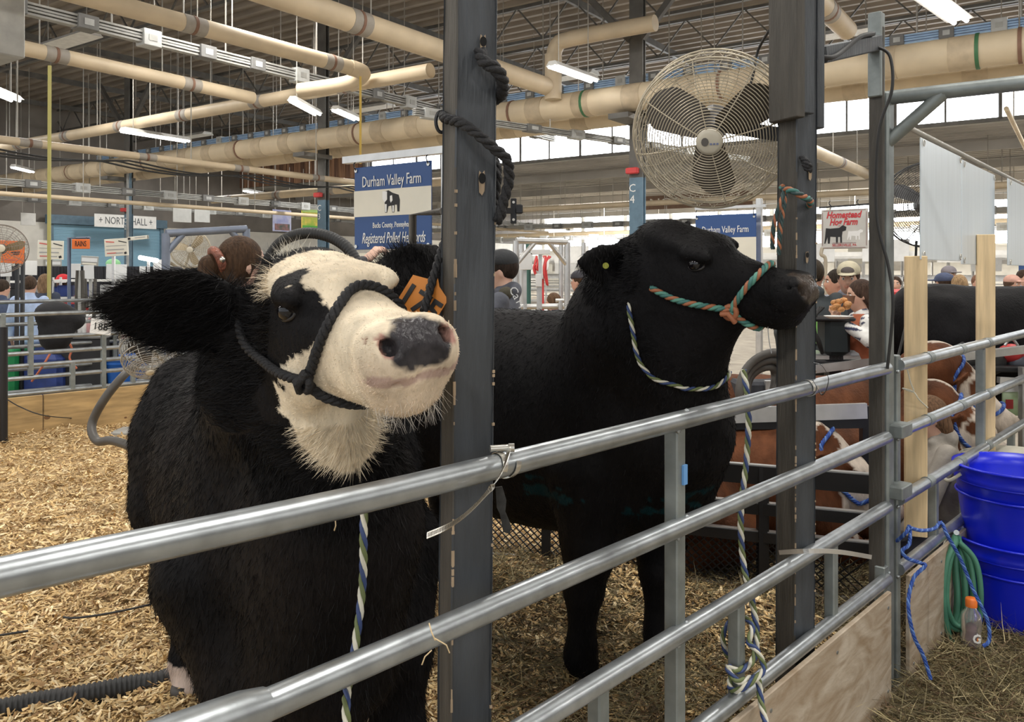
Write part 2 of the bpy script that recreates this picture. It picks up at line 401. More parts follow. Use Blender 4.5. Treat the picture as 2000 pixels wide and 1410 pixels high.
# walls
mb = MB(); mb.box(B(-40.15, 24, 4.7), (.25, 76, 9.4), np.stack([U3, V3, Z3], 1)); struct(mb.build('wall_left', [m_darkw]))
mb = MB(); mb.box(B(-39.95, 24, 1.95), (.16, 76, 3.9), np.stack([U3, V3, Z3], 1))
struct(mb.build('wall_left_block', [m_whitew]))
mb = MB(); mb.box(B(-5, 62.1, 1.65), (80, .25, 3.3), np.stack([U3, V3, Z3], 1)); struct(mb.build('wall_back', [m_whitew]))
mb = MB(); mb.box(B(34, 24, 4.7), (.25, 76, 9.4), np.stack([U3, V3, Z3], 1)); struct(mb.build('wall_right', [m_darkw]))
mb = MB(); mb.box(B(-20.75+14.75, 30.0, 8.7), (70, .2, 1.4), np.stack([U3, V3, Z3], 1)); struct(mb.build('wall_clerestory_head', [m_darkw]))
# old boards on the upper end wall at the left, each board a piece
wl = struct(MB().box(B(-36, 30.0, 7.9), (12, .2, 3.0), np.stack([U3, V3, Z3], 1)).build('wall_wood_gable', [m_darkw]))
for i in range(40):
    b = MB().box(B(-41.6+i*.29, 29.85+.02*random.random(), 7.9), (.27, .05, 3.0), np.stack([U3, V3, Z3], 1)).build('board', [m_wood_w if i % 3 else mat('old_wood_boards_dark', (.22, .12, .08), .8, var=.4, scale=2, stretch=(6, 6, .3))], wl)
# clerestory glazing and far windows
wn = 0
for i in range(13):
    u0 = -29.6+i*3.05; wn += 1
    wd = struct(MB().box(B(u0+1.5, 30, 6.42), (3.05, .14, .12), np.stack([U3, V3, Z3], 1)).box(B(u0+1.5, 30, 7.98), (3.05, .14, .12), np.stack([U3, V3, Z3], 1))
                .box(B(u0, 30, 7.2), (.1, .14, 1.6), np.stack([U3, V3, Z3], 1)).box(B(u0+1.5, 30, 7.2), (.06, .1, 1.6), np.stack([U3, V3, Z3], 1)).build('window_%d' % wn, [m_steel_dk]))
    MB().box(B(u0+1.5, 30.02, 7.2), (2.95, .02, 1.5), np.stack([U3, V3, Z3], 1)).build('pane', [m_sky], wd)
for i in range(13):
    u0 = -48+i*4.1; wn += 1
    wd = struct(MB().box(B(u0+2, 62, 3.35), (4.1, .2, .15), np.stack([U3, V3, Z3], 1)).box(B(u0, 62, 4.9), (.35, .2, 3.2), np.stack([U3, V3, Z3], 1)).build('window_%d' % wn, [m_whitew]))
    MB().box(B(u0+2, 62.05, 4.9), (3.8, .02, 3.1), np.stack([U3, V3, Z3], 1)).build('pane', [m_sky], wd)
# roll-up door in the left wall
d0 = HU(96, -39.8, 0); d1 = HU(312, -39.8, 0); dl = np.linalg.norm(d1-d0)
mb = MB(); n = 46
for i in range(n): mb.box((d0+d1)/2+Z3*(.04+i*.083)+U3*.12, (dl, .03+.02*(i % 2), .08), np.stack([V3, U3, Z3], 1))
dr = struct(mb.build('door_1', [m_rollup]))
fr = MB()
for q in (d0, d1): fr.box(q+Z3*1.95+U3*.16, (.18, .14, 3.9), np.stack([V3, U3, Z3], 1))
fr.box((d0+d1)/2+Z3*4.05+U3*.2, (dl+.4, .34, .42), np.stack([V3, U3, Z3], 1)); fr.build('door_frame', [m_bluep], dr)
mb = MB(); q = HU(545, -39.8, 0); mb.box(q+Z3*1.3+U3*.1, (2.2, .1, 2.7), np.stack([V3, U3, Z3], 1)); struct(mb.build('door_2', [m_rollup]))
def board_sign(name, label, c, X, Y, wd, ht, m, th=.02, group=None, cat='sign'):
    """flat board centred on c with a bevelled edge; returns the thing (an Empty) after its board"""
    t = thing(name, label, cat, c-np.asarray(Y)*ht/2, group); X = nrm(X); Y = nrm(Y); Z = np.cross(X, Y)
    MB().box(np.asarray(c)-Z*th/2, (wd, ht, th), np.stack([X, Y, Z], 1), 0, min(.006, th*.3)).build('board', [m], t); return t
# hall name boards
a = HU(180, -38.6, py=431); b = HU(301, -38.6, py=435); c = (a+b)/2+U3*.2
t = board_sign('hall_sign', 'long white NORTH HALL board above the blue roll-up door', c, V3, Z3, np.linalg.norm(b-a), .62, m_white)
text('+ NORTH HALL +', .5, c+U3*.01, V3, Z3, flat('sign_ink', (.10, .11, .12)), t, 'lettering', width=np.linalg.norm(b-a)*.86)
a = HV(1255, 44, py=395); b = HV(1470, 44, py=388); c = (a+b)/2
t = board_sign('hall_sign', 'dark brown NORTH HALL beam with white letters seen through the big fan', c, U3, Z3, np.linalg.norm(b-a), .8, mat('brown_beam', (.20, .13, .10), .7))
text('NORTH HALL', .6, c-V3*.01, U3, Z3, m_white, t, 'lettering', width=np.linalg.norm(b-a)*.86)
# ---- open-web joists (along u) and purlins (along v)
def joist(v, lab, z0=8.25, z1=9.25):
    t = thing('roof_joist', lab, 'joist', B(-45, v, z0), 'open-web joists under the high roof')
    MB().bar(B(-45, v, z1), B(38, v, z1), .12, .1).build('top_chord', [m_steel_dk], t)
    MB().bar(B(-45, v, z0), B(38, v, z0), .12, .08).build('bottom_chord', [m_steel_dk], t)
    wb = MB(); x = -45
    while x < 38: wb.bar(B(x, v, z0), B(x+.9, v, z1), .04, .04); wb.bar(B(x+.9, v, z1), B(x+1.8, v, z0), .04, .04); x += 1.8
    o = wb.build('web', [m_steel_dk], t); o['kind'] = 'stuff'; return t
for v in (8.5, 12.5, 19.6, 23.4, 27.2): joist(v, 'dark open-web steel joist spanning under the high roof')
def lower_joist(v):
    t = thing('roof_beam', 'grey beam with hangers under the lower far roof', 'beam', B(-45, v, 6.0), 'beams under the lower far roof')
    MB().bar(B(-45, v, 6.15), B(30, v, 6.15), .2, .35).build('beam', [m_roof2], t)
    wb = MB()
    for x in np.arange(-44, 28, 2.6): wb.bar(B(x, v, 4.6), B(x, v, 6.2), .025, .025)
    o = wb.build('hanger_rod', [m_rod], t); o['kind'] = 'stuff'
for v in (34, 40, 46, 52, 58): lower_joist(v)
for i, u in enumerate(np.arange(-38, 22, 5.3)):
    t = thing('roof_purlin', 'dark steel purlin running crosswise below the high roof deck', 'beam', B(u, -12, 8.95), 'purlins of the high roof')
    MB().bar(B(u, -12, 9.05), B(u, 30, 9.05), .1, .2).build('beam', [m_steel_dk], t)
# ---- pipes, ducts
def run(name, label, cat, a, b, r, m, bands=4.0, hang=3.0, ztop=9.3, group=None, mband=None, rust=True, elbow=None):
    a = np.asarray(a, float); b = np.asarray(b, float); L_ = np.linalg.norm(b-a); d = (b-a)/L_
    t = thing(name, label, cat, a, group); MB().cyl(a, b, r, n=18).build('pipe', [m], t)
    x = bands*.4
    while bands and x < L_:
        MB().cyl(a+d*(x-.22), a+d*(x+.22), r*1.03, n=18).build('band', [mband or m_band], t)
        if rust: MB().cyl(a+d*(x-.03), a+d*(x+.03), r*1.07, n=18).build('strap', [m_rust], t)
        x += bands
    x = hang*.5
    while hang and x < L_:
        MB().bar(a+d*x+Z3*r, np.append((a+d*x)[:2], ztop), .02, .02).build('hanger_rod', [m_rod], t); x += hang
    return t
t = run('air_duct', 'wide cream duct crossing the whole hall in front of the blue busway', 'duct', B(-40, 16.7, 5.55), B(9, 16.7, 5.55), .30, m_duct, 1.3, 5.5, mband=mat('duct_seam', (.52, .42, .29), .6), rust=False)
for i in range(8):
    p = B(-33+i*5.35, 16.7, 5.55); MB().cyl(p-U3*.03, p+U3*.03, .318, n=18).build('strap', [m_rust], t)
for px in (1145, 1910):
    p = HV(px, 16.7, 5.55); MB().cyl(p-U3*.03, p+U3*.03, .32, n=18).build('green_stripe', [flat('green_stripe', (.05, .16, .07))], t)
run('air_duct', 'lower cream duct half hidden beneath the wide duct', 'duct', B(-40, 18.2, 5.5), B(8, 18.2, 5.5), .27, m_duct, 2.2, 6, mband=mat('duct_seam'), rust=False)
t = run('overhead_pipe', 'thick tan pipe running from top centre to the wide cream duct', 'pipe', B(-10.5, 2, 6.0), B(-10.3, 16.4, 5.95), .21, m_pipe, 3.4, 3.4)
p = B(-10.2, 16.3, 5.95); q = MB(); q.cyl(p-Z3*.3, p+Z3*.75, .2, n=16); q.build('riser', [m_pipe], t)
q = MB(); q.tube(spline([p+Z3*.6, p+Z3*.95+U3*.1, p+Z3*1.05+U3*.5, p+Z3*1.05+U3*2.6], 6), .18, 14); q.build('elbow', [m_pipe], t)
t = run('overhead_pipe', 'tan pipe at upper left ending in a rounded elbow', 'pipe', B(-13.1, 1, 6.0), B(-12.9, 12.4, 6.0), .16, m_pipe, 3.2, 3.0)
q = MB(); p = B(-12.9, 12.4, 6.0); q.tube(spline([p, p+V3*.4-Z3*.05, p+V3*.4-U3*.5-Z3*.2, p-U3*1.6-Z3*.3], 6), .17, 14); q.build('elbow', [m_pipe], t)
run('overhead_pipe', 'tan pipe leaving the grey cabinet at upper left', 'pipe', B(-16.9, 4, 6.0), B(-16.8, 12.9, 5.9), .15, m_pipe, 3.0, 2.6)
run('overhead_pipe', 'tan crosswise pipe under the joint at upper left', 'pipe', B(-40, 13.1, 5.9), B(-11.4, 13.3, 5.9), .16, m_pipe, 3.1, 2.8)
t = run('overhead_pipe', 'tan pipe with sagging black cables at left', 'pipe', B(-18, 2, 4.3), B(-18, 18.5, 4.3), .085, m_pipe, 2.6, 4.0)
for k in range(3):
    pts = [B(-18+.08*k, v, 4.18-.05*k-.14*abs(math.sin(v*.9+k*.4))) for v in np.arange(2, 18.6, .35)]; MB().tube(pts, .022, 6).build('cable', [m_cable], t)
run('overhead_pipe', 'tan pipe beyond the galvanized post at right', 'pipe', B(-6.2, 21, 5.0), B(-6.2, 44, 5.0), .17, m_pipe, 4, 3.2, 6.4)
run('overhead_pipe', 'thin tan pipe below the grey busway boxes at left', 'pipe', B(-25.4, 2, 3.85), B(-25.4, 40, 3.85), .07, m_pipe, 0, 3.2, 9.3)
run('overhead_pipe', 'pale pipe running below the far clerestory', 'pipe', B(-36, 33, 4.6), B(20, 33, 4.6), .12, m_pipe, 0, 3.5, 6.4)
run('overhead_pipe', 'pale pipe near the far windows', 'pipe', B(-40, 42, 4.3), B(10, 42, 4.3), .16, m_duct, 0, 3.5, 6.4)
run('overhead_pipe', 'pale pipe hung closest to the far windows', 'pipe', B(-44, 54, 4.4), B(10, 54, 4.4), .2, m_duct, 0, 3.5, 6.4)
run('overhead_pipe', 'tan pipe under the cream ducts left of the farm sign', 'pipe', B(-30, 21, 4.6), B(-16, 21, 4.6), .15, m_pipe, 3, 4, 9.3)
for i, (u, z) in enumerate(((-1.2, 4.7), (1.4, 4.9), (4.0, 4.6))):
    run('overhead_pipe', ['slim pale conduit left of the homestead sign', 'slim pale conduit above the homestead sign', 'slim pale conduit above the white sign sheets'][i], 'pipe', B(u, 18, z), B(u, 48, z), .045, m_duct, 0, 4, 6.4 if i else 6.4)
run('overhead_pipe', 'thick tan pipe showing behind the top of the wooden post', 'pipe', B(-3.6, 3, 6.1), B(-3.6, 16, 6.1), .18, m_pipe, 3.4, 3.2)
# ---- grey busways with plug-in boxes
def busway(label, a, b, h, wd, step, n_light=3, ztop=9.3, m=None):
    a = np.asarray(a, float); b = np.asarray(b, float); L_ = np.linalg.norm(b-a); d = (b-a)/L_; s = nrm(np.cross(d, Z3))
    t = thing('busway', label, 'busway', a)
    for k in range(4): MB().bar(a+Z3*(k-1.5)*h*.25, b+Z3*(k-1.5)*h*.25, wd*(.8+.2*(k % 2)), h*.16).build('rail', [m or m_bus], t)
    x = step*.3; i = 0; R = np.stack([d, s, Z3], 1)
    while x < L_:
        big = i % n_light == 0; bx = MB().box(a+d*x, (step*.3, wd*1.5, h*(1.35 if big else 1.1)), R, 0, .01).build('box', [m_busl if big else m_busd], t)
        MB().box(a+d*(x+.0)+s*wd*.76-0*Z3, (step*.14, .012, h*.5), R).build('cover', [m_bus if big else m_busl], bx)
        if i % 2 == 0: MB().bar(a+d*(x+step*.4)+Z3*h*.5, np.append((a+d*(x+step*.4))[:2], ztop), .025, .025).build('hanger_rod', [m_rod], t)
        x += step; i += 1
    return t
busway('grey busway with joint boxes running from the cabinet at upper left', B(-15.1, 5, 6.2), B(-15.0, 24, 6.2), .24, .2, 1.25)
busway('grey busway with pale switch boxes at left behind the column', B(-26, 4, 4.25), B(-26, 44, 4.25), .22, .2, 1.5, 2)
busway('grey busway with white boxes near the roll-up door', B(-34, 4, 4.45), B(-34, 44, 4.45), .22, .2, 1.6, 2)
busway('busway in painted daylight blue and silver lying just above the wide cream duct', B(-34, 18.3, 6.35), B(12, 18.3, 6.35), .2, .16, .9, 9, m=m_blueb)
busway('silver busway passing behind the front post toward the far column', B(-11.6, 13, 5.0), B(-8.2, 24, 4.95), .16, .16, 1.4)
busway('pale busway with small boxes under the lower roof', B(-36, 37, 4.0), B(16, 37, 4.0), .25, .2, 1.8, 2, 6.4)
busway('pale busway with small boxes farther under the lower roof', B(-40, 49, 3.9), B(16, 49, 3.9), .3, .2, 2.0, 2, 6.4)
# ---- grey electrical cabinet, hung at upper left
p0 = P(-60, 0, 13.0); t = thing('electrical_cabinet', 'big grey electrical cabinet cut off by the upper left corner', 'cabinet', P(0, 115, 13.0))
c = P(-8, 45, 13.0); R = np.stack([U3, V3, Z3], 1); MB().box(c, (.85, .5, 1.15), R, 0, .02).build('body', [m_bus], t)
MB().box(c-V3*.26, (.75, .02, 1.05), R, 0, .006).build('door', [mat('cabinet_door', (.40, .42, .43), .5)], t)
for sx in (-1, 1): MB().bar(c+U3*.3*sx+Z3*.55, np.append((c+U3*.3*sx)[:2], 9.3), .03, .03).build('hanger_rod', [m_rod], t)
# ---- fluorescent fixtures hung from the roof
def fixture(pa, pb, z, label, ztop=9.3, wd=.14):
    a = P(*pa, (z-CH)*F/(528-pa[1])); b = P(*pb, (z-CH)*F/(528-pb[1])); d, s, u_ = frame(b-a); t = thing('ceiling_light', label, 'light', (a+b)/2)
    MB().prism([(-wd, 0), (wd, 0), (wd*.5, .1), (-wd*.5, .1)], a, s, Z3, -np.linalg.norm(b-a) if np.dot(np.cross(s, Z3), d) < 0 else np.linalg.norm(b-a)).build('housing', [m_fix], t)
    for k in (-1, 1): MB().cyl(a+s*k*wd*.45-Z3*.02, b+s*k*wd*.45-Z3*.02, .035, n=8).build('tube', [m_tube], t)
    for f in (.15, .85): q = a+(b-a)*f; MB().bar(q+Z3*.1, np.append(q[:2], ztop), .018, .018).build('hanger_rod', [m_rod], t)
fixture((1805, -12), (1876, 40), 5.6, 'bright tube light at the top right corner', wd=.2)
fixture((1078, 128), (1160, 157), 5.9, 'bright tube light between the front post and the big fan', wd=.16)
fixture((572, 196), (620, 222), 5.5, 'tube light left of the farm sign post, first of the pair')
fixture((655, 214), (696, 232), 5.5, 'tube light above the farm sign, second of the pair')
fixture((240, 255), (366, 275), 5.6, 'tube light pair before the brown boarded gable', wd=.2)
fixture((-30, 170), (30, 195), 5.6, 'tube light cut by the left edge', wd=.2)
fixture((26, 326), (62, 335), 5.4, 'small tube light low at the far left')
fixture((282, 22), (402, 58), 6.6, 'tube light behind the tan pipe at upper left', wd=.14)
fixture((402, 58), (462, 76), 6.6, 'second tube light behind the tan pipe at upper left', wd=.14)
fixture((478, 372), (520, 380), 5.2, 'small tube light far behind the cream ducts')
fixture((1780, 176), (1990, 140), 6.2, 'long tube light under the cream duct at right', wd=.1)
fixture((1620, 506), (1652, 508), 2.5, 'low tube light behind the person in the tan cap', 6.4)
fixture((1690, 505), (1716, 507), 2.5, 'low tube light left of the galvanized post', 6.4)
# ---- columns of the hall
def column(u, label, code):
    b = B(u, 17.2); t = thing('hall_column', label, 'column', b)
    R = np.stack([U3, V3, Z3], 1); s = MB()
    s.box(b+Z3*1.9, (.34, .03, 3.8), R, 0).box(b+Z3*1.9+V3*.14, (.34, .03, 3.8), R, 0).box(b+Z3*1.9+V3*.07, (.04, .14, 3.8), R, 0).build('lower_shaft', [m_bluep], t)
    s = MB(); s.box(b+Z3*6.6, (.34, .03, 5.6), R).box(b+Z3*6.6+V3*.14, (.34, .03, 5.6), R).box(b+Z3*6.6+V3*.07, (.04, .14, 5.6), R).build('upper_shaft', [m_steel_dk], t)
    for k in (-1, 1): MB().bar(b+Z3*7.0+U3*.15*k, b+Z3*9.0+U3*2.0*k, .14, .14).build('knee_brace', [m_steel_dk], t)
    MB().bar(b+Z3*5.1-V3*.9, b+Z3*5.1+V3*.2, .5, .12).build('duct_bracket', [m_steel_dk], t)
    MB().box(b+Z3*3.95-V3*.1-U3*.05, (.3, .14, .14), R, 0, .02).build('alarm_box', [m_red], t)
    for i, ch in enumerate(code): text(ch, .26, b+Z3*(3.55-i*.26)-V3*.02-U3*.09, U3, Z3, m_white, t, 'lettering')
    return t
column(-8.5, 'blue and grey steel column C4 left of the big fan', 'C4')
column(-19.1, 'blue and grey steel column C3 left of the farm sign', 'C3')
t = column(-29.9, 'blue and grey steel column with white conduits before the roll-up door', 'C2')
for k in range(2): MB().cyl(B(-29.5+.18*k, 17.0, 0), B(-29.5+.18*k, 17.0, 6), .05, n=8).build('conduit', [m_busl if k == 0 else m_bluep], t)
# ---- hung panels and posters in the far left
def hung(px0, px1, py0, py1, u, name, label, m, cat, pic=None):
    a = HU(px0, u, py=(py0+py1)/2); b = HU(px1, u, py=(py0+py1)/2); D = a[1]; h = (py1-py0)/F*(a[1]+b[1])/2; c = (a+b)/2
    t = board_sign(name, label, c, V3, Z3, np.linalg.norm(b-a), h, m, .03, cat=cat)
    if pic:
        for (x, y, w_, h_, mm) in pic: MB().box(c+V3*np.linalg.norm(b-a)*x+Z3*h*y+U3*.006, (.012, np.linalg.norm(b-a)*w_, h*h_), np.stack([U3, V3, Z3], 1)).build('print', [mm], t)
    for s in (-.4, .4): MB().bar(c+V3*np.linalg.norm(b-a)*s+Z3*h/2, np.append((c+V3*np.linalg.norm(b-a)*s)[:2], 6.4), .02, .02).build('hanger_rod', [m_rod], t)
    return t
m_grbox = flat('pale_grey_panel', (.62, .63, .61))
hung(338, 374, 402, 434, -33, 'hung_panel', 'pale grey square panel hanging left of its twin', m_grbox, 'panel')
hung(380, 410, 404, 434, -33, 'hung_panel', 'pale grey square panel hanging right of its twin', m_grbox, 'panel')
hung(41, 70, 416, 440, -36, 'hung_panel', 'white square panel hanging left of the roll-up door', m_white, 'panel')
gsky = mat('poster_blue', (.30, .33, .62), .5, col2=(.62, .62, .75), scale=3); gyel = mat('poster_green', (.25, .5, .05), .5, col2=(.85, .62, .12), scale=4)
hung(533, 569, 410, 452, -30, 'poster', 'blue and violet landscape poster hung left of the green one', gsky, 'poster', [(0, -.3, .8, .3, mat('poster_field', (.06, .10, .08), .6, col2=(.35, .15, .15), scale=6))])
hung(589, 624, 406, 454, -30, 'poster', 'yellow and green poster hung beside column C3', gyel, 'poster', [(0, -.35, .9, .25, flat('poster_leaf', (.10, .42, .06))), (0, .38, .9, .12, flat('poster_lime', (.45, .65, .2)))])

# ---- housings invented for the added area lights that fall in view
for (u, v) in ((-33, 11), (-22, 11), (-33, 22), (-22, 22), (-13.5, 22), (-5.5, 22), (-13.5, 11), (1.0, 22)):
    p = B(u, v, 7.66); t = thing('added_light_housing', 'wide white enamel housing of an added light hanging high under the roof', 'light', p, 'added light housings under the high roof'); R = np.stack([U3, V3, Z3], 1)
    MB().prism([(-.30, 0), (.30, 0), (.18, .12), (-.18, .12)], p-U3*1.25, V3, Z3, -2.5 if np.dot(np.cross(V3, Z3), U3) < 0 else 2.5).build('housing', [m_fix], t)
    for s in (-1, 1): MB().bar(p+U3*s+Z3*.1, np.append((p+U3*s)[:2], 9.3), .02, .02).build('hanger_rod', [m_rod], t)
for u in (-26, -10, 6):  # panels invented as bodies for the added lights below the lower roof
    p = B(u, 48, 6.06); t = thing('added_light_panel', 'broad added light panel under the far lower roof', 'light', p, 'added light panels under the lower roof'); MB().box(p+Z3*.05, (6.1, 3.1, .1), np.stack([U3, V3, Z3], 1)).build('housing', [m_fix], t)
    for s in (-2.5, 2.5): MB().bar(p+U3*s+Z3*.1, np.append((p+U3*s)[:2], 6.4), .03, .03).build('hanger_rod', [m_rod], t)
# ================================================================== THE PEN: floor, fences, posts
FB = A3(1.47, 3.2, 0); FD = A3(.681, .7323, 0); FN = A3(.7323, -.681, 0)     # fence line, its direction, its normal toward the aisle
def FP(s, z=0., off=0.): return FB+FD*s+FN*off+A3(0, 0, z)
def fs(px):
    k = (px-1000)/F; return (3.2*k-1.47)/(.681-.7323*k)
m_chip = mat('chip_attr', (1, 1, 1), .75, attr=True, var=.12, scale=30)
m_bed = mat('wood_chip_bed', (.36, .23, .10), .9, col2=(.68, .50, .27), scale=55, bump=.8, bscale=70, stretch=(1, 1.8, 1), detail=6)
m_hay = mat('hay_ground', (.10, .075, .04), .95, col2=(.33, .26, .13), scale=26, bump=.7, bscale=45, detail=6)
m_galv = mat('galvanized_steel', (.36, .385, .40), .33, .8, var=.22, scale=14, bump=.03, bscale=30, stretch=(1, 1, 1))
m_galvp = mat('galvanized_post', (.24, .265, .26), .5, .55, var=.25, scale=10, bump=.06, bscale=40)
m_alu = mat('bare_aluminium', (.60, .60, .59), .35, .7, var=.12, scale=8)
m_blkst = mat('black_steel', (.018, .018, .02), .4, .2)
m_postl = mat('black_stained_timber', (.046, .052, .060), .5, var=.3, scale=7, stretch=(4, 4, .5), bump=.25, bscale=30)
m_postb = mat('brown_timber_side', (.062, .056, .047), .65, var=.3, scale=7, stretch=(4, 4, .5), bump=.3, bscale=30)
m_raw = mat('raw_split_wood', (.36, .27, .18), .8, var=.4, scale=20, stretch=(4, 4, .4))
m_pine = mat('pine_stake', (.66, .50, .29), .6, var=.22, scale=4, stretch=(9, 9, .7), bump=.05)
m_ply = mat('weathered_plywood', (.27, .19, .115), .6, col2=(.50, .43, .34), scale=2.2, stretch=(1.3, 1.3, 4.5), bump=.1, bscale=12, dist=2.2, detail=8)
m_board = mat('timber_kickboard', (.40, .27, .12), .7, var=.3, scale=3, stretch=(1, 1, 8))
m_brope = mat('black_rope_fibre', (.014, .014, .016), .75, bump=.4, bscale=150)
m_band_s = mat('stainless_band', (.62, .60, .55), .28, .9)
m_holes = flat('hole_dark', (.004, .004, .004), .9)
def inpen(p): return (((p-FB)@FN) < -.05) & (((p-A3(-4.87, 7.87, 0))@A3(.7257, -.688, 0)) > .03)
def bedz(V): return .035*vnoise(V*A3(1, 1, 0), 1.6, 3)+.02*vnoise(V*A3(1, 1, 0), 6, 5)+.012*vnoise(V*A3(1, 1, 0), 22, 8)
# ---- bedding: a low mound with loose chips on top
nx, ny = 210, 230; X0, X1, Y0, Y1 = -7.2, 2.6, .7, 9.25
g = np.stack(np.meshgrid(np.linspace(X0, X1, nx+1), np.linspace(Y0, Y1, ny+1), indexing='ij'), -1).reshape(-1, 2)
V = np.concatenate([g, np.zeros((len(g), 1))], 1); V[:, 2] = .035+bedz(V)
i = (np.arange(nx)[:, None]*(ny+1)+np.arange(ny)[None]).ravel(); Q = np.stack([i, i+ny+1, i+ny+2, i+1], 1)
Q = Q[inpen(V[Q].mean(1))]; u_, inv = np.unique(Q, return_inverse=True)
o = obj_from('wood_chip_bedding', V[u_], inv.reshape(-1, 4), m_bed, smooth=True); meta(o, 'bed of tan wood chips covering the floor of the cattle pen', 'bedding', kind='stuff')
def chips(name, label, n, box, lmin, lmax, pal, keep, cat, near=1.6, z0=.04, wr=(.14, .3), tilt=.35):
    rg = RNG; x0, x1, y0, y1 = box; D = y0*(y1/y0)**(rg.random(n)**near); x = x0+(x1-x0)*rg.random(n); p = np.stack([x, D, np.zeros(n)], 1)
    k = np.abs(p[:, 0]/p[:, 1]) < .72; p = p[k]; p = p[keep(p)]; n = len(p)
    p[:, 2] = z0+bedz(p)+rg.random(n)*.022
    a = rg.random(n)*6.283; t = rg.normal(size=n)*tilt; L_ = lmin+(lmax-lmin)*rg.random(n)**1.6; W_ = L_*(wr[0]+(wr[1]-wr[0])*rg.random(n))
    d = np.stack([np.cos(a)*np.cos(t), np.sin(a)*np.cos(t), np.sin(t)], 1); s = np.stack([-np.sin(a), np.cos(a), rg.normal(size=n)*.35], 1); u = np.cross(d, s)
    L_ = L_[:, None]; W_ = W_[:, None]; b = u*W_*.3
    pts = [p-d*L_/2-s*W_*.35, p-d*L_/2*.9+s*W_*.3, p-d*L_*.1+b, p+d*L_*.45-s*W_*.5, p+d*L_/2+s*W_*.25, p+d*L_*.1+s*W_*.55]
    V = np.stack(pts, 1).reshape(-1, 3); base = np.arange(n)[:, None]*6
    fq = np.concatenate([base+np.array([[0, 3, 4, 2]]), base+np.array([[0, 2, 5, 1]]), base+np.array([[2, 4, 5, 5]])[:, [0, 1, 2, 2]]][:2])
    pal = np.array(pal); c = pal[rg.integers(0, len(pal), n)]*(.75+.5*rg.random((n, 1)))
    o = obj_from(name, V, fq, m_chip, attr=np.repeat(c, 6, 0)); return meta(o, label, cat, kind='stuff')
chips('loose_wood_chips', 'loose tan wood chips strewn over the pen bedding', 210000, (-5.5, 1.4, 2.4, 9.1), .022, .075,
      [(.62, .44, .21), (.76, .57, .29), (.50, .33, .14), (.70, .49, .23), (.82, .66, .40), (.32, .19, .08)], inpen, 'wood chips')
def hay(name, label, n, keep, box, z0, cols, lm=(.06, .2)):
    rg = RNG; x0, x1, y0, y1 = box; p = np.stack([x0+(x1-x0)*rg.random(n), y0+(y1-y0)*rg.random(n), np.zeros(n)], 1); p = p[keep(p)]; n = len(p)
    clump = vnoise(p, 3.0, 11); p[:, 2] = z0+np.maximum(0, clump)*.03+rg.random(n)*.03; a = rg.random(n)*6.283
    d = np.stack([np.cos(a), np.sin(a), rg.normal(size=n)*.22], 1); c = np.array(cols)[rg.integers(0, len(cols), n)]*(.6+.8*rg.random((n, 1)))
    o = strands(name, p, d, lm[0]+(lm[1]-lm[0])*rg.random(n), .0045, c, m_chip, None, curl=.5, droop=.05, seg=2); return meta(o, label, 'hay', kind='stuff')
HC = [(.27, .22, .11), (.19, .16, .075), (.40, .33, .18), (.12, .10, .05), (.15, .09, .045), (.09, .07, .035)]
aisle = lambda p: ((p-FB)@FN) > .03
pen2 = lambda p: inpen(p) & (p[:, 0] > -.15)
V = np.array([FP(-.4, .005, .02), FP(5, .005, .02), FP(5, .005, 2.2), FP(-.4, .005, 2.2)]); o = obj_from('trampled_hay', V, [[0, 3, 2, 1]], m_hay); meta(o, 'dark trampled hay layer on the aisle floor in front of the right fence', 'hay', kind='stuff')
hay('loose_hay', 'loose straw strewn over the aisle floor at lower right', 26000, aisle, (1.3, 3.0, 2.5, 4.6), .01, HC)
hay('loose_hay', 'loose hay and straw scattered around the black cow', 26000, pen2, (-.15, 2.3, 1.9, 4.6), .05, HC)
chips('dark_litter', 'dark litter mixed into the chips near the black cow', 26000, (-.1, 1.9, 1.8, 4.6), .02, .06, [(.05, .035, .02), (.09, .06, .03), (.14, .10, .05)], pen2, 'litter', 1.0, .035)  # darker chips mixed in around the black steer
# ---- pipe fence
def weld(mb, p, r): mb.sphere(p, r, 8)
def panel(name, label, sa, sb, zs, uprights, stubs, zpath=None, r=.024):
    t = thing(name, label, 'fence', FP((sa+sb)/2, 0))
    for i, z in enumerate(zs):
        pts = zpath[i] if zpath and i in zpath else [FP(sa, z), FP(sb, z)]
        MB().tube(spline(pts, 6) if len(pts) > 2 else pts, r, 16).build('rail', [m_galv], t)
    for (s, za, zb) in uprights:
        o = MB().box(FP(s, (za+zb)/2, -.018), (.042, .04, zb-za), np.stack([FD, FN, Z3], 1), 0, .004).build('upright', [m_galvp], t)
        w_ = MB()
        for z in zs:
            if za < z < zb+.05:
                w_.sphere(FP(s-.02, z-.024, .004), .008, 6); w_.sphere(FP(s+.02, z+.02, .004), .008, 6)
        if w_.n: w_.build('weld', [m_galv], o)['kind'] = 'stuff'
    for (s, za, zb) in stubs:
        MB().box(FP(s, (za+zb)/2, -.012), (.04, .036, zb-za), np.stack([FD, FN, Z3], 1), 0, .004).build('upright', [m_galvp], t)
    return t
ZR = (1.27, 1.0, .73, .45)
zp = {0: [FP(-3.75, 1.30), FP(-3.05, 1.287), FP(-2.6, 1.274), FP(-2.15, 1.27), FP(-1.0, 1.27), FP(-.02, 1.27)], 1: [FP(-2.72, 1.0), FP(-.02, 1.0)],
      2: [FP(-3.75, .73), FP(-.02, .73)], 3: [FP(-3.75, .45), FP(-.02, .45)]}
t = panel('pipe_fence', 'galvanized pipe fence running across the foreground before both cattle', -3.7, -.02, ZR, [(fs(1330), .02, 1.26), (fs(1729)+.01, .0, .5)], [(fs(1446), .45, .73), (fs(1630), .45, .73), (fs(1177), .2, .73)], zp)
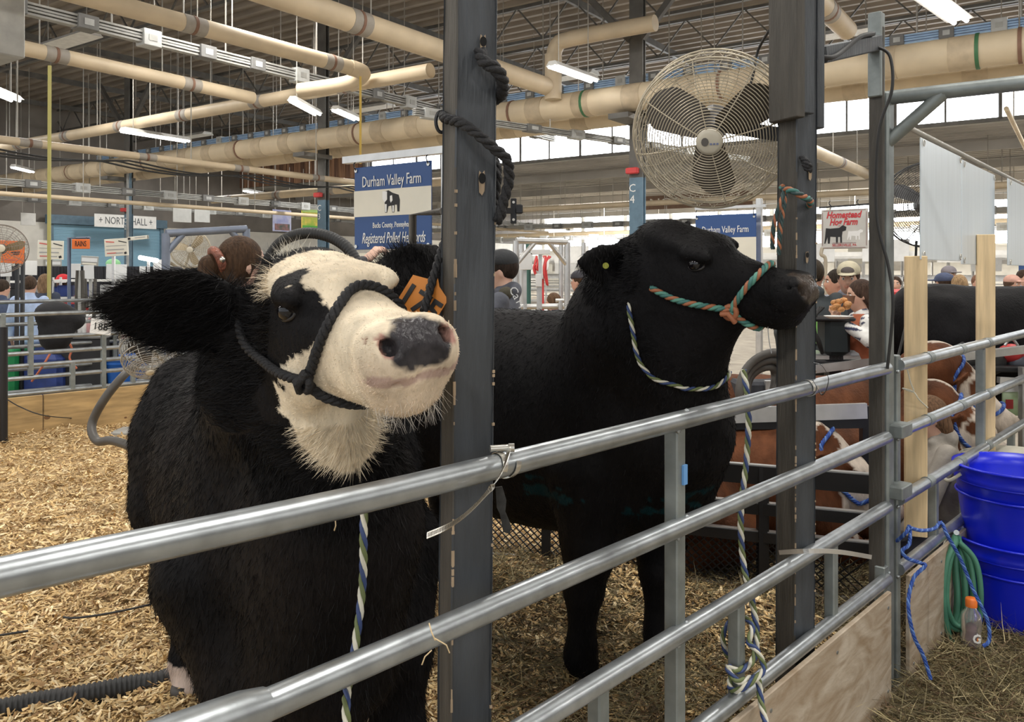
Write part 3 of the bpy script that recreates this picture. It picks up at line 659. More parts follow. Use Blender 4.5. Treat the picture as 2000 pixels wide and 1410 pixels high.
MB().tube([FP(-3.7, 1.04), FP(-3.1, 1.025), FP(-2.74, 1.004), FP(-2.70, 1.0)], [.033, .033, .031, .027], 16).build('sleeve', [m_galv], t)
bl = MB()
for z in (.12, .24, .36): bl.cyl(FP(-.03, z, .0), FP(-.03, z, .02), .009, n=8)
bl.build('bolt', [m_galv], t)['kind'] = 'stuff'
MB().box(FP(fs(1334), 1.13, .005), (.018, .006, .05), np.stack([FD, FN, Z3], 1)).build('blue_paint_dab', [flat('blue_dab', (.12, .3, .6))], t)
t = panel('pipe_fence', 'galvanized pipe fence continuing to the right beyond the tall post', .12, 4.6, ZR, [(.12, .0, 1.31), (1.45, .02, 1.26), (2.95, .02, 1.26)], [(.62, .0, .73), (1.12, .45, .73), (2.1, .45, .73)])
for s in (.5, 1.0, 1.5):
    for z in ZR[:3]: MB().cyl(FP(s-.03, z), FP(s+.03, z), .0265, n=14).build('collar', [m_galvp], t)
def ply(label, sa, sb, z0, z1, m=None):
    t = thing('plywood_sheet', label, 'plywood', FP((sa+sb)/2, z0)); R = np.stack([FD, FN, Z3], 1)
    MB().box(FP((sa+sb)/2, (z0+z1)/2, .026), (sb-sa, .018, z1-z0), R, 0, .003).build('sheet', [m or m_ply], t)
    k = max(2, int((sb-sa)/.5)); sc = MB()
    for i in range(k+1):
        for z in (z0+.05, z1-.05): sc.cyl(FP(sa+.04+(sb-sa-.08)*i/k, z, .034), FP(sa+.04+(sb-sa-.08)*i/k, z, .038), .006, n=6)
    sc.build('screw', [m_galv], t)['kind'] = 'stuff'; return t
ply('weathered plywood kickboard below the rails of the foreground fence', -3.6, -.07, .01, .425)
ply('plywood kickboard right of the tall galvanized post', .15, .98, .01, .425)
# ---- tall galvanized gate post with header pipe
t = thing('gate_post', 'tall galvanized gate post with header pipe at right', 'post', FP(.02)); R = np.stack([FD, FN, Z3], 1)
MB().box(FP(.028, 1.175, -.03), (.07, .066, 2.35), R, 0, .008).build('post', [m_galvp], t)
MB().box(FP(-.026, 1.3, -.035), (.022, .055, 2.6), R, 0, .004).build('channel', [m_postb], t)
MB().box(FP(-.03, 2.49, -.035), (.05, .05, .33), R, 0, .004).build('upper_tube', [m_galvp], t)
h0 = FP(.03, 2.33, -.03); MB().tube([h0, h0+U3*1.9+Z3*.0], .028, 14).build('header_pipe', [m_galvp], t)
MB().tube([FP(.03, 2.15, -.02), h0+U3*.22], .026, 12).build('brace', [m_galvp], t)
for z in (1.02, .78): MB().box(FP(.07, z, -.0), (.12, .1, .05), R, 0, .004).build('hinge_plate', [m_galvp], t)
cb = MB(); cb.tube(spline([P(1714, 92, 3.15), P(1738, 110, 3.12), P(1742, 175, 3.1), P(1716, 260, 3.12), P(1712, 420, 3.14), P(1735, 520, 3.12), P(1744, 600, 3.1), P(1733, 720, 3.12)], 8), .006, 7)
meta(cb.build('power_cord', [m_cable]), 'thin black cord running down the tall galvanized post', 'cord')
cb = MB(); cb.tube(spline([P(1790, 470, 3.9), P(1785, 560, 3.9), P(1768, 640, 3.85), P(1752, 705, 3.8), P(1742, 735, 3.75)], 8), .006, 7)
meta(cb.build('power_cord', [m_cable]), 'thin black cord hanging below the black fan at right', 'cord')
# ---- timber posts
def timber(name, label, c, n1, wd, z1, lean=(0, 0), holes=()):
    n1 = nrm(np.append(n1, 0)); s1 = np.cross(Z3, n1); t = thing(name, label, 'post', (*c, 0)); ax = A3(lean[0], lean[1], 1)
    k = 22; V = []
    for j in range(k+1):
        z = z1*j/k; cc = A3(*c, 0)+ax*z; cc[2] = z
        for (a, b) in ((-1, -1), (1, -1), (1, 1), (-1, 1)):
            for e in ((0, 1) if a*b > 0 else (1, 0)):
                q = [a, b]; q[e] *= .93
                jit = (random.random()-.5)*.0025
                V.append(cc+s1*q[0]*(wd/2+jit)+n1*q[1]*wd/2)
    V = np.array(V); fs_ = []; mi = []
    for j in range(k):
        for a in range(8):
            fs_.append([j*8+a, j*8+(a+1) % 8, j*8+8+(a+1) % 8, j*8+8+a]); mi.append(1 if a in (7, 0) or a in (3,) else 0)
    fs_ += [list(range(7, -1, -1)), list(range(k*8, k*8+8))]; mi += [0, 0]
    # side faces (left) are browner, corners show raw wood in chips
    for q, f in enumerate(fs_):
        nn = nrm(np.cross(V[f[1]]-V[f[0]], V[f[2]]-V[f[1]])); cq = V[f].mean(0); cz = A3(*c, 0)+ax*cq[2]; mi[q] = 1 if ((cq-cz)@(-s1) > wd*.44 and abs(nn@s1) > .7) else 0
    obj_from('shaft', V, fs_, [m_postl, m_postb], t, midx=mi)
    ch = MB()
    for j in range(70):
        z = .25+random.random()*(z1*.62); sd = random.choice((-1, -1, -1, 1)); cc = A3(*c, 0)+ax*z; cc[2] = z
        ch.box(cc+s1*sd*(wd*.475)+n1*wd*.49, (.002+.004*random.random(), .003, .006+.03*random.random()**2*(sd < 0)), np.stack([s1, n1, Z3], 1))
    ch.build('chipped_edge', [m_raw], t)['kind'] = 'stuff'
    for (off, z, r) in holes:
        cc = A3(*c, 0)+ax*z; cc[2] = z; cc = cc+s1*off+n1*(wd/2+.0005)
        MB().prism([(-r*.9, r*.6), (-r*.75, -r*3.8), (0, -r*4.6), (r*.7, -r*3.4), (r*.85, r*.5), (r*.7, r*2.1), (0, r*1.2), (-r*.7, r*2.0)], cc, s1, Z3, .002).build('split_wood', [m_raw], t)
        MB().prism([(r*math.cos(a), 1.45*r*math.sin(a)) for a in np.arange(16)*.3927], cc+n1*.0022, s1, Z3, .0015).build('bolt_hole', [m_holes], t)
    return t, n1, s1
pf, n1, s1 = timber('timber_post', 'dark stained square timber post standing in front of both cattle', (-.105, 1.685), (.39, -.92), .088, 2.55, (.0085, 0), ((.012, 1.835, .0075), (.012, 2.11, .007)))
pr, n2, s2 = timber('timber_post', 'dark timber post the black cow lays its nose against', (.938, 2.72), (.42, -.908), .090, 2.55, (.004, 0), ((.012, 1.98, .008), (.0, 1.70, .006)))
MB().box(A3(.946, 2.72, 2.45)+n2*.02+s2*-.064, (.036, .13, .62), np.stack([s2, n2, Z3], 1), 0, .003).build('side_plank', [m_postb], pr)
MB().box(A3(.946, 2.72, 2.42)+s2*.062, (.034, .09, .60), np.stack([s2, n2, Z3], 1), 0, .003).build('side_plank', [m_postl], pr)
MB().box(A3(.946, 2.72, 2.46)+n2*.054-s2*.01, (.05, .02, .6), np.stack([s2, n2, Z3], 1), 0, .003).build('front_plank', [m_postl], pr)
# wooden cross bar between that post and the gate post, wound with a cord
a = P(1600, 108, 2.8); b = P(1712, 84, 3.2); MB2 = MB(); MB2.bar(a, b, .05, .06, bev=.005); o = MB2.build('cross_bar', [m_postl]); meta(o, 'dark cross bar between the right timber post and the galvanized post', 'bar')
cb = MB(); cb.tube(spline([P(1598, 110, 2.76), P(1625, 112, 2.8), P(1650, 96, 2.9), P(1680, 72, 3.0), P(1706, 66, 3.1)], 8), .009, 8); meta(cb.build('black_hose', [m_cable]), 'black hose draped over the dark cross bar', 'hose')
# ---- flat band helper
def ribbon(mb, pts, w_, th, wdir, m=0):
    p = np.asarray(pts, float); T = np.gradient(p, axis=0); V = []; wdir = np.broadcast_to(np.asarray(wdir, float), p.shape)
    for i in range(len(p)):
        t_ = nrm(T[i]); S = nrm(wdir[i]-t_*(wdir[i]@t_)); U_ = np.cross(t_, S)
        V += [p[i]+S*w_/2+U_*th/2, p[i]-S*w_/2+U_*th/2, p[i]-S*w_/2-U_*th/2, p[i]+S*w_/2-U_*th/2]
    f_ = [[4*i+a, 4*i+(a+1) % 4, 4*i+4+(a+1) % 4, 4*i+4+a] for i in range(len(p)-1) for a in range(4)]
    n = len(p)-1; f_ += [[3, 2, 1, 0], [4*n, 4*n+1, 4*n+2, 4*n+3]]; return mb.add(np.array(V), f_, m)
# hose-clamp bands
s0 = fs(968); c = FP(s0, 1.27); ang = np.linspace(-.2, 6.6, 30)
loop = np.array([c+FN*.0265*math.cos(a)+Z3*.0265*math.sin(a)+FD*.006*a for a in ang])
t = thing('steel_band', 'steel hose clamp band with long free tail by the front post', 'clamp', c)
ribbon(MB(), loop, .013, .0012, FD).build('loop', [m_band_s], t)
tail = spline([c+FN*.006+Z3*.034+FD*.03, P(992, 890, c[1]-.03), P(978, 925, c[1]-.08), P(955, 958, c[1]-.09), P(915, 1000, c[1]-.07), P(875, 1028, c[1]-.03), P(834, 1046, c[1])], 8)
tl = ribbon(MB(), tail, .013, .0012, [nrm(A3(.55, 0, .75))]*len(tail)).build('tail', [m_band_s], t)
sl = MB(); T_ = np.gradient(tail, axis=0)
rs = resample(tail[6:], .0042)
for i in range(len(rs)-1):
    d_ = nrm(rs[i+1]-rs[i]); S_ = nrm(A3(.55, 0, .75)-d_*(A3(.55, 0, .75)@d_)); sl.box(rs[i]+np.cross(d_, S_)*np.sign(np.cross(d_, S_)[1])*-.0008, (.0016, .008, .0008), np.stack([d_, S_, np.cross(d_, S_)], 1))
sl.build('slot', [flat('slot_dark', (.12, .10, .07))], tl)['kind'] = 'stuff'
MB().cyl(c+Z3*.034-FD*.005-FN*.01, c+Z3*.034+FD*.03+FN*.012, .007, n=8).cyl(c+Z3*.034+FD*.026+FN*.01, c+Z3*.034+FD*.034+FN*.018, .009, n=6).build('screw_housing', [m_band_s], t)
s0 = fs(1575); c = FP(s0, 1.27); t = thing('steel_band', 'steel band with a curled tail on the top rail by the right timber post', 'clamp', c)
ribbon(MB(), np.array([c+FN*.027*math.cos(a)+Z3*.027*math.sin(a)+FD*.004*a for a in ang]), .014, .0014, FD).build('loop', [m_band_s], t)
ribbon(MB(), spline([c+Z3*.03+FN*.02, P(1606, 770, c[1]-.06), P(1618, 742, c[1]-.1), P(1606, 715, c[1]-.12), P(1588, 708, c[1]-.12)], 8), .012, .0014, A3(.3, 1, 0)).build('tail', [m_blkst], t)
a0, b0 = P(1522, 1079, 2.62), P(1702, 1088, 2.72); t = thing('steel_strap', 'flat pale strap crossing the lower rails by the right timber post', 'strap', a0)
ribbon(MB(), spline([a0, P(1580, 1076, 2.5), P(1640, 1078, 2.55), b0], 6), .014, .002, Z3).build('strap', [m_alu], t)
# ---- ropes on the posts
def ropething(label, pts, r, mats, pitch=.05, name='rope', group=None, n=8):
    o = rope(MB(), spline(pts, n), r, pitch, 3, 6, (0, 1, 2)).build(name, mats); return meta(o, label, 'rope', group)
q = lambda px, py, D=1.60: P(px, py, D)
bk = [m_brope]*3
ropething('black rope coming out of the upper hole of the front post', [q(938, 100, 1.64), q(944, 120, 1.615), q(965, 132, 1.61), q(980, 152, 1.625), q(980, 182, 1.67), q(962, 196, 1.74)], .0135, bk, .06)
ropething('black rope wound diagonally around the front post and hanging in a loop', [q(866, 226, 1.70), q(872, 232, 1.66), q(900, 240, 1.62), q(935, 264, 1.60), q(968, 292, 1.605), q(990, 312, 1.62), q(994, 352, 1.64), q(984, 392, 1.65), q(974, 430, 1.66), q(966, 395, 1.69), q(970, 330, 1.69), q(955, 300, 1.735)], .0112, bk, .06)
t = MB().tube([P(862, 238, 1.72)+A3(.0, .0, 0)+.022*(math.cos(a)*A3(.5, .2, 0)+math.sin(a)*A3(0, 0, 1)) for a in np.arange(20)*.314], .004, 8, closed=True).build('iron_ring', [m_blkst]); meta(t, 'small iron ring on the left side of the front post', 'ring')
c = P(1003, 412, 1.78); t = thing('latch_plate', 'small drilled latch plate sticking out right of the front post', 'latch', c)
MB().box(c, (.013, .004, .055), None, 0, .001).build('plate', [m_blkst], t)
for dz in (-.019, .019): MB().cyl(c+A3(0, -.003, dz), c+A3(0, .003, dz), .003, n=10).build('hole', [m_white], t)
MB().box(c+A3(.012, 0, .004), (.016, .012, .02), None, 0, .002).build('bolt', [m_blkst], t); MB().bar(c+A3(-.004, 0, .0), c+A3(-.085, -.03, 0), .012, .012).build('arm', [m_blkst], t)
m_rt = flat('rope_teal', (.05, .17, .15)); m_ro = flat('rope_rust', (.36, .13, .06)); m_rk = flat('rope_dark_green', (.03, .06, .06))
m_rn = flat('rope_navy', (.03, .055, .16)); m_rw = flat('rope_cream', (.62, .60, .50)); m_rg = flat('rope_olive', (.13, .16, .06))
ropething('teal and rust rope tied round the right timber post below the fan', [P(1530, 370, 2.62), P(1545, 372, 2.58), P(1565, 382, 2.575), P(1582, 392, 2.62), P(1578, 402, 2.70), P(1560, 400, 2.8), P(1530, 372, 2.82), P(1528, 366, 2.66)], .011, [m_rk, m_rt, m_ro], .06)
ropething('two-ply teal and rust rope tail hanging beside the right timber post', [P(1532, 370, 2.61), P(1526, 392, 2.59), P(1516, 420, 2.6), P(1510, 450, 2.61), P(1509, 486, 2.63)], .0075, [m_rk, m_ro, m_rk], .055)
ropething('darker second rope tail hanging beside the right timber post', [P(1534, 378, 2.63), P(1530, 410, 2.615), P(1524, 450, 2.61), P(1521, 498, 2.62)], .0075, [m_ro, m_rk, m_rk], .05)
ropething('black rope knot in the hole of the right timber post', [P(1566, 308, 2.66), P(1576, 318, 2.63), P(1582, 330, 2.64), P(1574, 326, 2.63), P(1570, 312, 2.66)], .011, bk, .05)
nv = [m_rn, m_rw, m_rg]
ropething('navy, cream and olive lead rope hanging behind the top rail below the white face', [P(716, 955, 1.50), P(711, 1005, 1.46), P(710, 1060, 1.45), P(709, 1130, 1.45), P(702, 1200, 1.44), P(692, 1275, 1.42), P(680, 1335, 1.38), P(676, 1385, 1.33), P(680, 1450, 1.33)], .0075, nv, .07)
sk = fs(1446); r0 = FP(sk, .60)
ropething('navy, cream and olive lead rope hanging from the black cow to the fence knot', [P(1452, 722, 2.5), P(1462, 800, 2.48), P(1458, 900, 2.46), P(1447, 1000, 2.44), P(1452, 1100, 2.42), P(1470, 1180, 2.38), P(1478, 1240, 2.36), P(1470, 1290, 2.33), P(1440, 1310, 2.28), P(1420, 1300, 2.3), P(1440, 1330, 2.26), P(1478, 1325, 2.3), P(1486, 1370, 2.28), P(1497, 1420, 2.24)], .0095, nv, .075)
ropething('loose coil of the same lead rope knotted round the short fence upright', [P(1425, 1215, 2.37), P(1412, 1240, 2.35), P(1418, 1275, 2.36), P(1432, 1292, 2.36), P(1425, 1340, 2.3), P(1442, 1348, 2.26), P(1470, 1330, 2.26), P(1492, 1305, 2.29), P(1478, 1270, 2.3), P(1462, 1255, 2.32), P(1470, 1225, 2.34), P(1455, 1205, 2.38)], .0085, nv, .07)
m_b1 = flat('rope_blue', (.02, .07, .32)); m_b2 = flat('rope_blue_light', (.10, .2, .5))
bl = [m_b1, m_b1, m_b2]
ropething('blue rope tied round the second fence post with its end on the hay', [P(1748, 1060, 3.3), P(1768, 1042, 3.2), P(1776, 1028, 3.25), P(1776, 1062, 3.18), P(1762, 1075, 3.16), P(1772, 1090, 3.16), P(1800, 1100, 3.2), P(1806, 1106, 3.18), P(1784, 1130, 3.16), P(1774, 1180, 3.12), P(1784, 1240, 3.1), P(1803, 1280, 3.1), P(1818, 1327, 3.08)], .0075, bl, .05)
ropething('blue rope looped over the fence above the green hose', [P(1776, 1030, 3.22), P(1800, 1036, 3.3), P(1825, 1032, 3.38), P(1838, 1020, 3.42), P(1850, 1045, 3.38), P(1875, 1090, 3.38), P(1900, 1150, 3.36), P(1928, 1210, 3.32), P(1932, 1250, 3.30), P(1920, 1262, 3.3)], .0075, bl, .05)
ropething('thin white twine on the far side of the right pipe fence', [P(1770, 712, 3.5), P(1778, 745, 3.5), P(1784, 765, 3.5), P(1762, 758, 3.52), P(1784, 765, 3.5), P(1795, 780, 3.5), P(1812, 796, 3.55)], .003, [m_rw]*3, .03, 'twine')
# ---- straw wisps caught on the rail
w_ = MB()
for (a, b, c_) in (((838, 1217), (843, 1235), (850, 1250)), ((850, 1247), (872, 1260), (878, 1275)), ((843, 1270), (830, 1282), (824, 1298)), ((655, 1016), (656, 1026), (653, 1036))):
    w_.tube([P(*a, 1.40), P(*b, 1.39), P(*c_, 1.40)], .0012, 5)
meta(w_.build('straw_wisp', [m_pine]), 'straw wisps caught on the second rail left of the front post', 'straw', kind='stuff')
# ---- pine stakes and white sign sheets
def stake(px, py0, py1, label):
    s = fs(px); b_ = FP(s, 0, -.045); D = b_[1]; z1 = CH-(py0-528)/F*D; z0 = CH-(py1-528)/F*D; t = MB()
    t.box((b_[0], b_[1], (z0+z1)/2), (.04, .089, z1-z0), np.stack([nrm(A3(.35, .94, 0)), nrm(A3(-.94, .35, 0)), Z3], 1), 0, .003)
    o = t.build('wooden_stake', [m_pine]); return meta(o, label, 'stake')
stake(1810, 500, 1046, 'upright pine stake tied to the right fence below the white sheets')
stake(1943, 458, 915, 'upright pine stake farther along the right fence')
m_sheet = mat('white_sign_back', (.60, .66, .70), .35, var=.05, scale=3, stretch=(8, 8, .4))
def sheet(p0, p1, y0, y1, D0, label):
    a = P(p0, y0, D0); k = (p1-1000)/F; SD = A3(.64, .7684, 0); t_ = (a[0]-k*a[1])/(k*SD[1]-SD[0]); X = SD*t_; b = a+X; h = (y1-y0)/F*D0; c = (a+b)/2; c[2] = a[2]-h/2
    t = board_sign('sign_sheet', label, c, SD, Z3, t_, h, m_sheet, .006)
    for sx in (-.46, .46):
        for sz in (-.46, .46):
            MB().tube([c+SD*t_*sx+Z3*h*sz+U3*.005+.014*(math.cos(q_)*SD+math.sin(q_)*Z3) for q_ in np.arange(12)*.5236], .0025, 6, closed=True).build('eyelet', [m_band_s], t)
    return c, t_, h
ca, ta, ha = sheet(1799, 1877, 268, 507, 3.55, 'blank white sign sheet nearest the galvanized post')
cbb, tb, hb = sheet(1879, 1943, 311, 516, 4.19, 'blank white sign sheet right beside the nearest one')
sheet(1969, 2040, 348, 518, 4.75, 'blank white sign sheet cut by the right edge')
a = P(1768, 246, 3.4); o = MB().cyl(a, a+A3(.64, .7684, 0)*3.0, .012, n=10).build('hanging_rod', [m_rod]); meta(o, 'thin conduit rod from which the white sheets hang', 'rod')
HQ1, HQ2 = .0085, .011
# ================================================================== CATTLE
m_coat = mat('cattle_coat', (1, 1, 1), .62, attr=True, var=.25, scale=18, bump=.3, bscale=90, stretch=(1, 1, .35), spec=.12)
m_hair = mat('cattle_hair', (1, 1, 1), .6, attr=True, var=.1, scale=20, spec=.13)
m_nosepad = mat('moist_nose_pad', (.035, .032, .034), .22, var=.35, scale=60, bump=.55, bscale=160)
m_nosebrn = mat('moist_brown_nose', (.07, .05, .038), .2, var=.35, scale=60, bump=.55, bscale=160)
m_eye = mat('eye_gloss', (.006, .005, .006), .04, var=0)
m_lid = mat('eyelid_black', (.014, .012, .012), .45); m_hoof = mat('hoof_horn', (.05, .042, .035), .5, var=.3, scale=10)
def flow_strands(name, V, Q, C, N_, n, prob, length, width, flow, m, parent, lift=.35, curl=.25, droop=.15, cvar=.35, seg=2):
    ctr = V[Q].mean(1); e1 = V[Q[:, 1]]-V[Q[:, 0]]; e2 = V[Q[:, 3]]-V[Q[:, 0]]; ar = np.linalg.norm(np.cross(e1, e2), axis=1)
    w_ = ar*prob(ctr); w_ = w_/w_.sum(); f = RNG.choice(len(Q), n, p=w_); a = RNG.random((n, 1)); b = RNG.random((n, 1)); q = Q[f]
    p = V[q[:, 0]]*(1-a)*(1-b)+V[q[:, 1]]*a*(1-b)+V[q[:, 2]]*a*b+V[q[:, 3]]*(1-a)*b; nn = N_[q[:, 0]]; fl = flow(p, nn)
    fl = fl-nn*(fl*nn).sum(1)[:, None]; fl /= np.linalg.norm(fl, axis=1)[:, None]+1e-9; d = fl+nn*lift+RNG.normal(size=(n, 3))*.16
    L_ = length(p) if callable(length) else length; c = C[q[:, 0]]*(1+cvar*(RNG.random((n, 1))*2-1))+(RNG.random((n, 1))**4)*cvar*.03
    return strands(name, p-nn*.001, d, (np.broadcast_to(np.asarray(L_, float).ravel(), (n,))*(.6+.8*RNG.random(n))), width, c, m, parent, curl, droop, seg)
class Pose:
    def __init__(s, R, o, k=1.0): s.R = np.array(R); s.o = np.array(o, float); s.k = k
    def w(s, x, y, z): return s.o+s.R@(A3(x, y, z)*s.k)
    def loc(s, p): return ((np.asarray(p)-s.o)@s.R)/s.k
    def d(s, x, y, z): return s.R@A3(x, y, z)
def yaw_pose(yaw, pitch, roll, o, k=1.0):
    cy, sy, cp, sp, cr, sr = math.cos(yaw), math.sin(yaw), math.cos(pitch), math.sin(pitch), math.cos(roll), math.sin(roll)
    Rz = A3([cy, -sy, 0], [sy, cy, 0], [0, 0, 1]); Ry = A3([cp, 0, -sp], [0, 1, 0], [sp, 0, cp]); Rx = A3([1, 0, 0], [0, cr, -sr], [0, sr, cr])
    return Pose(Rz@Ry@Rx, o, k)
def head_prims(H, fine=True, jaw=1.0, muz=1.0):
    R, k = H.R, H.k; W = H.w
    pr = [loft(H.o, R[:, 0], R[:, 1], R[:, 2], [tuple(np.array(s)*k) for s in ((-.07, .07, -.06, .085), (-.02, .098, -.05, .118), (.05, .116, -.06, .128), (.13, .122, -.068, .122), (.19, .115, -.072, .115),
        (.26, .096, -.076, .102), (.33, .084, -.078, .09), (.40, .082*muz, -.078, .082), (.45, .088*muz, -.075, .076), (.485, .08*muz, -.068, .064), (.515, .045*muz, -.06, .035))], 2.5, .02)]
    for s in (-1, 1):
        pr += [ell(W(.11, s*.075, -.13*jaw), A3(.115, .048, .092)*k, R, .04*k), ell(W(.175, s*.108, .028), A3(.05, .022, .022)*k, R, .03*k)]
        pr += [ell(W(.455, s*.048*muz, -.055), A3(.055, .042*muz, .052)*k, R, .03*k)]
    pr += [ell(W(.0, 0, .05), A3(.085, .085, .045)*k, R, .04*k), ell(W(.10, 0, .045), A3(.14, .105, .03)*k, R, .04*k), ell(W(.425, 0, -.135), A3(.066, .064*muz, .045)*k, R, .03*k), ell(W(.30, 0, -.125), A3(.14, .06, .06)*k, R, .04*k)]
    if fine:
        for s in (-1, 1):
            pr += [ell(W(.172, s*.128, .0), A3(.027, .018, .016)*k, R, .012*k, -1)]
            pr += [ell(W(.492, s*.052*muz, -.034), A3(.02, .015, .017)*k, R, .012*k, -1), cone(W(.485, s*.058*muz, -.03), W(.455, s*.082*muz, -.022), .009*k, .004*k, .008*k, -1)]
            pr += [cone(W(.52, 0, -.088), W(.485, s*.06*muz, -.09), .005*k, .005*k, .01*k, -1), cone(W(.485, s*.06*muz, -.09), W(.395, s*.088*muz, -.088), .005*k, .003*k, .01*k, -1)]
    return pr
def ear_prims(base, tip, nface, hw, th=.016, k=.025, fold=True):
    base = np.asarray(base); tip = np.asarray(tip); X = nrm(tip-base); L_ = np.linalg.norm(tip-base); Z = nrm(nface-X*(np.asarray(nface)@X)); Y = np.cross(Z, X)
    pr = [loft(base, X, Y, Z, [(-.04, hw*.42, 0, th*2.2), (.0, hw*.5, 0, th*2.0), (L_*.25, hw*.86, 0, th*1.3), (L_*.5, hw, 0, th), (L_*.75, hw*.8, 0, th*.8), (L_*.93, hw*.42, 0, th*.6), (L_*1.02, hw*.1, 0, th*.3)], 2.0, k)]
    if fold: pr += [ell(base+X*L_*.46+Z*th*1.75, (L_*.38, hw*.62, th*1.35), np.stack([X, Y, Z], 1), .012, -1)]
    return pr
def eyes(H, parent, r=.0225):
    for s in (-1, 1):
        c = H.w(.172, s*.1055, .001); MB().sphere(c, r*H.k, 18).build('eye', [m_eye], parent)
        for up in (-1, 1):
            pts = [H.w(.172+.03*math.cos(a), s*(.119-.016*abs(math.cos(a))), .001+up*.0165*math.sin(a)) for a in np.linspace(-.15, 3.3, 12)]
            MB().tube(pts, np.array([.002]+[.0045]*10+[.002])*H.k, 7).build('eyelid', [m_lid], parent)
def beast(name, label, f, m, zb, zt, feet, H, ears, h, coat, neck=None, hw=.37, group=None, lying=False, nosec=(.040, .037, .040), muz=1.0, nar=.15, tp=.38, extra=(), bounds=None, shape=1.0):
    f = nrm(A3(f[0], f[1], 0)); lf = np.cross(Z3, f); m = A3(m[0], m[1], 0); t = thing(name, label, 'cow', m, group); zc = (zb+zt)/2; hh = (zt-zb)/2
    st = [(-.90, .13, zc+.12, .16), (-.80, hw*.80, zc+.06, hh*.80), (-.6, hw*.97, zc+.03, hh*.96), (-.3, hw, zc, hh), (0, hw*1.02, zc-.01, hh*1.02), (.3, hw*.96, zc-.0, hh), (.52, hw*.92, zc-.01, hh*.96), (.70, hw*.76, zc-.0, hh*.80), (.80, hw*.5, zc-.03, hh*.55), (.85, .1, zc-.04, .15)]
    st = [(a*shape, b*(1-nar*max(0, a-.1)), c, d) for (a, b, c, d) in st]
    pr = [loft(m, f, lf, Z3, st, 2.3, .05, 1, tp)]
    W = lambda x, y, z: m+f*x+lf*y+Z3*z
    if not lying:
        for i, ft in enumerate(feet):
            s = 1 if i % 2 else -1; ft = A3(*ft, 0)
            if i < 2:
                sh = W(.5*shape, s*hw*.55, zc-.05); el = sh*.55+ft*.45; el[2] = zb+.04; kn = sh*.16+ft*.84; kn[2] = .40
                pr += [ell(W(.47*shape, s*hw*(.66-nar*.5), zc+.08), (.2, .12, hh*.66), np.stack([f, lf, Z3], 1), .06)]
                pr += chain([W(.46*shape, s*hw*.6, zc-.12), el, kn, kn*.35+ft*.65+A3(0, 0, .055), ft+A3(0, 0, .13), ft+A3(f[0]*.03, f[1]*.03, .05)], [.17, .115, .072, .052, .058, .052], .04)
                pr += [ell(kn+f*.012, (.062, .058, .075), None, .03)]
            else:
                hp = W(-.58*shape, s*hw*.6, zc+.05); kn = W(-.42*shape, s*hw*.72, zb+.08); hk = ft-f*.07; hk[2] = .50
                pr += [ell(W(-.6*shape, s*hw*.7, zc-.02), (.23, .14, hh*.9), np.stack([f, lf, Z3], 1), .06)]
                pr += chain([hp, kn*.6+hp*.4-f*.04, hk*.6+kn*.4, hk, ft-f*.03+A3(0, 0, .14), ft+A3(f[0]*.02, f[1]*.02, .05)], [.2, .165, .095, .062, .054, .052], .045)
    else:
        for s in (-1, 1):
            pr += chain([W(.42*shape, s*.25, .3), W(.72*shape, s*.24, .12), W(.48*shape, s*.26, .06)], [.13, .075, .05], .05)
            pr += chain([W(-.5*shape, s*.3, .4), W(-.15*shape, s*.42, .22), W(-.5*shape, s*.46, .08)], [.22, .13, .06], .06)
    nk = neck or [(W(.42*shape, 0, zc+.12), .30, .30), (H.w(-.12, 0, -.08), .175, .17), (H.w(-.02, 0, -.08), .12, .12)]
    for i in range(len(nk)-1): pr.append(cone(nk[i][0], nk[i+1][0], nk[i][1], nk[i+1][1], .09))
    pr += [cone(*e) for e in extra]
    pr += head_prims(H, h < .014, 1.0, muz)
    for e in ears: pr += ear_prims(*e)
    if bounds is None:
        pts = [W(x, y, z) for x in (-.95*shape, .9*shape) for y in (-.48, .48) for z in (0, zt+.04)]+[H.w(x, y, z) for x in (-.1, .54) for y in (-.15, .15) for z in (-.22, .1)]+[e[1] for e in ears]
        pts = np.array(pts); lo = pts.min(0)-.07; hi = pts.max(0)+.07; lo[2] = -.01
    else: lo, hi = bounds
    V, Q = sdf_mesh(pr, lo, hi, h); V = relax(V, Q, 2, .35); N_ = vnormals(V, Q)
    V = V+N_*(.004*vnoise(V, 7, 2)+.0022*vnoise(V*A3(1, 1, .5), 26, 4))[:, None]*np.where(np.linalg.norm(V-H.w(.3, 0, -.05), axis=1) < .34*H.k, .25, 1)[:, None]
    C = coat(V, N_, H)
    q_ = H.loc(V); nd = (np.abs(q_[:, 1]+.005*vnoise(V, 45, 5))/(.061*muz))**2.6+(np.abs(q_[:, 2]+.036+.004*vnoise(V, 50, 6))/.040)**2.6; nf = np.clip((1.12-nd)/.24, 0, 1)*(q_[:, 0] > .44); nc = A3(*nosec)*(1+.35*vnoise(V, 110, 8))[:, None]
    C = np.concatenate([C*(1-nf[:, None])+nc*nf[:, None], nf[:, None]], 1)
    body = obj_from('body', V, Q, [m_coat], t, smooth=True, attr=C); C = C[:, :3]
    eyes(H, t)
    if not lying:
        for i, ft in enumerate(feet):
            ft = A3(*ft, 0)
            for s in (-1, 1):
                c = ft+f*.035+lf*s*.027
                MB().lathe(c, Z3, [(.0, .0), (.047, .0), (.045, .02), (.038, .055), (.033, .075), (0, .08)], 12).build('hoof', [m_hoof], t)
    return t, body, V, Q, C, N_, W
BLK = A3(.0052, .0048, .0054)
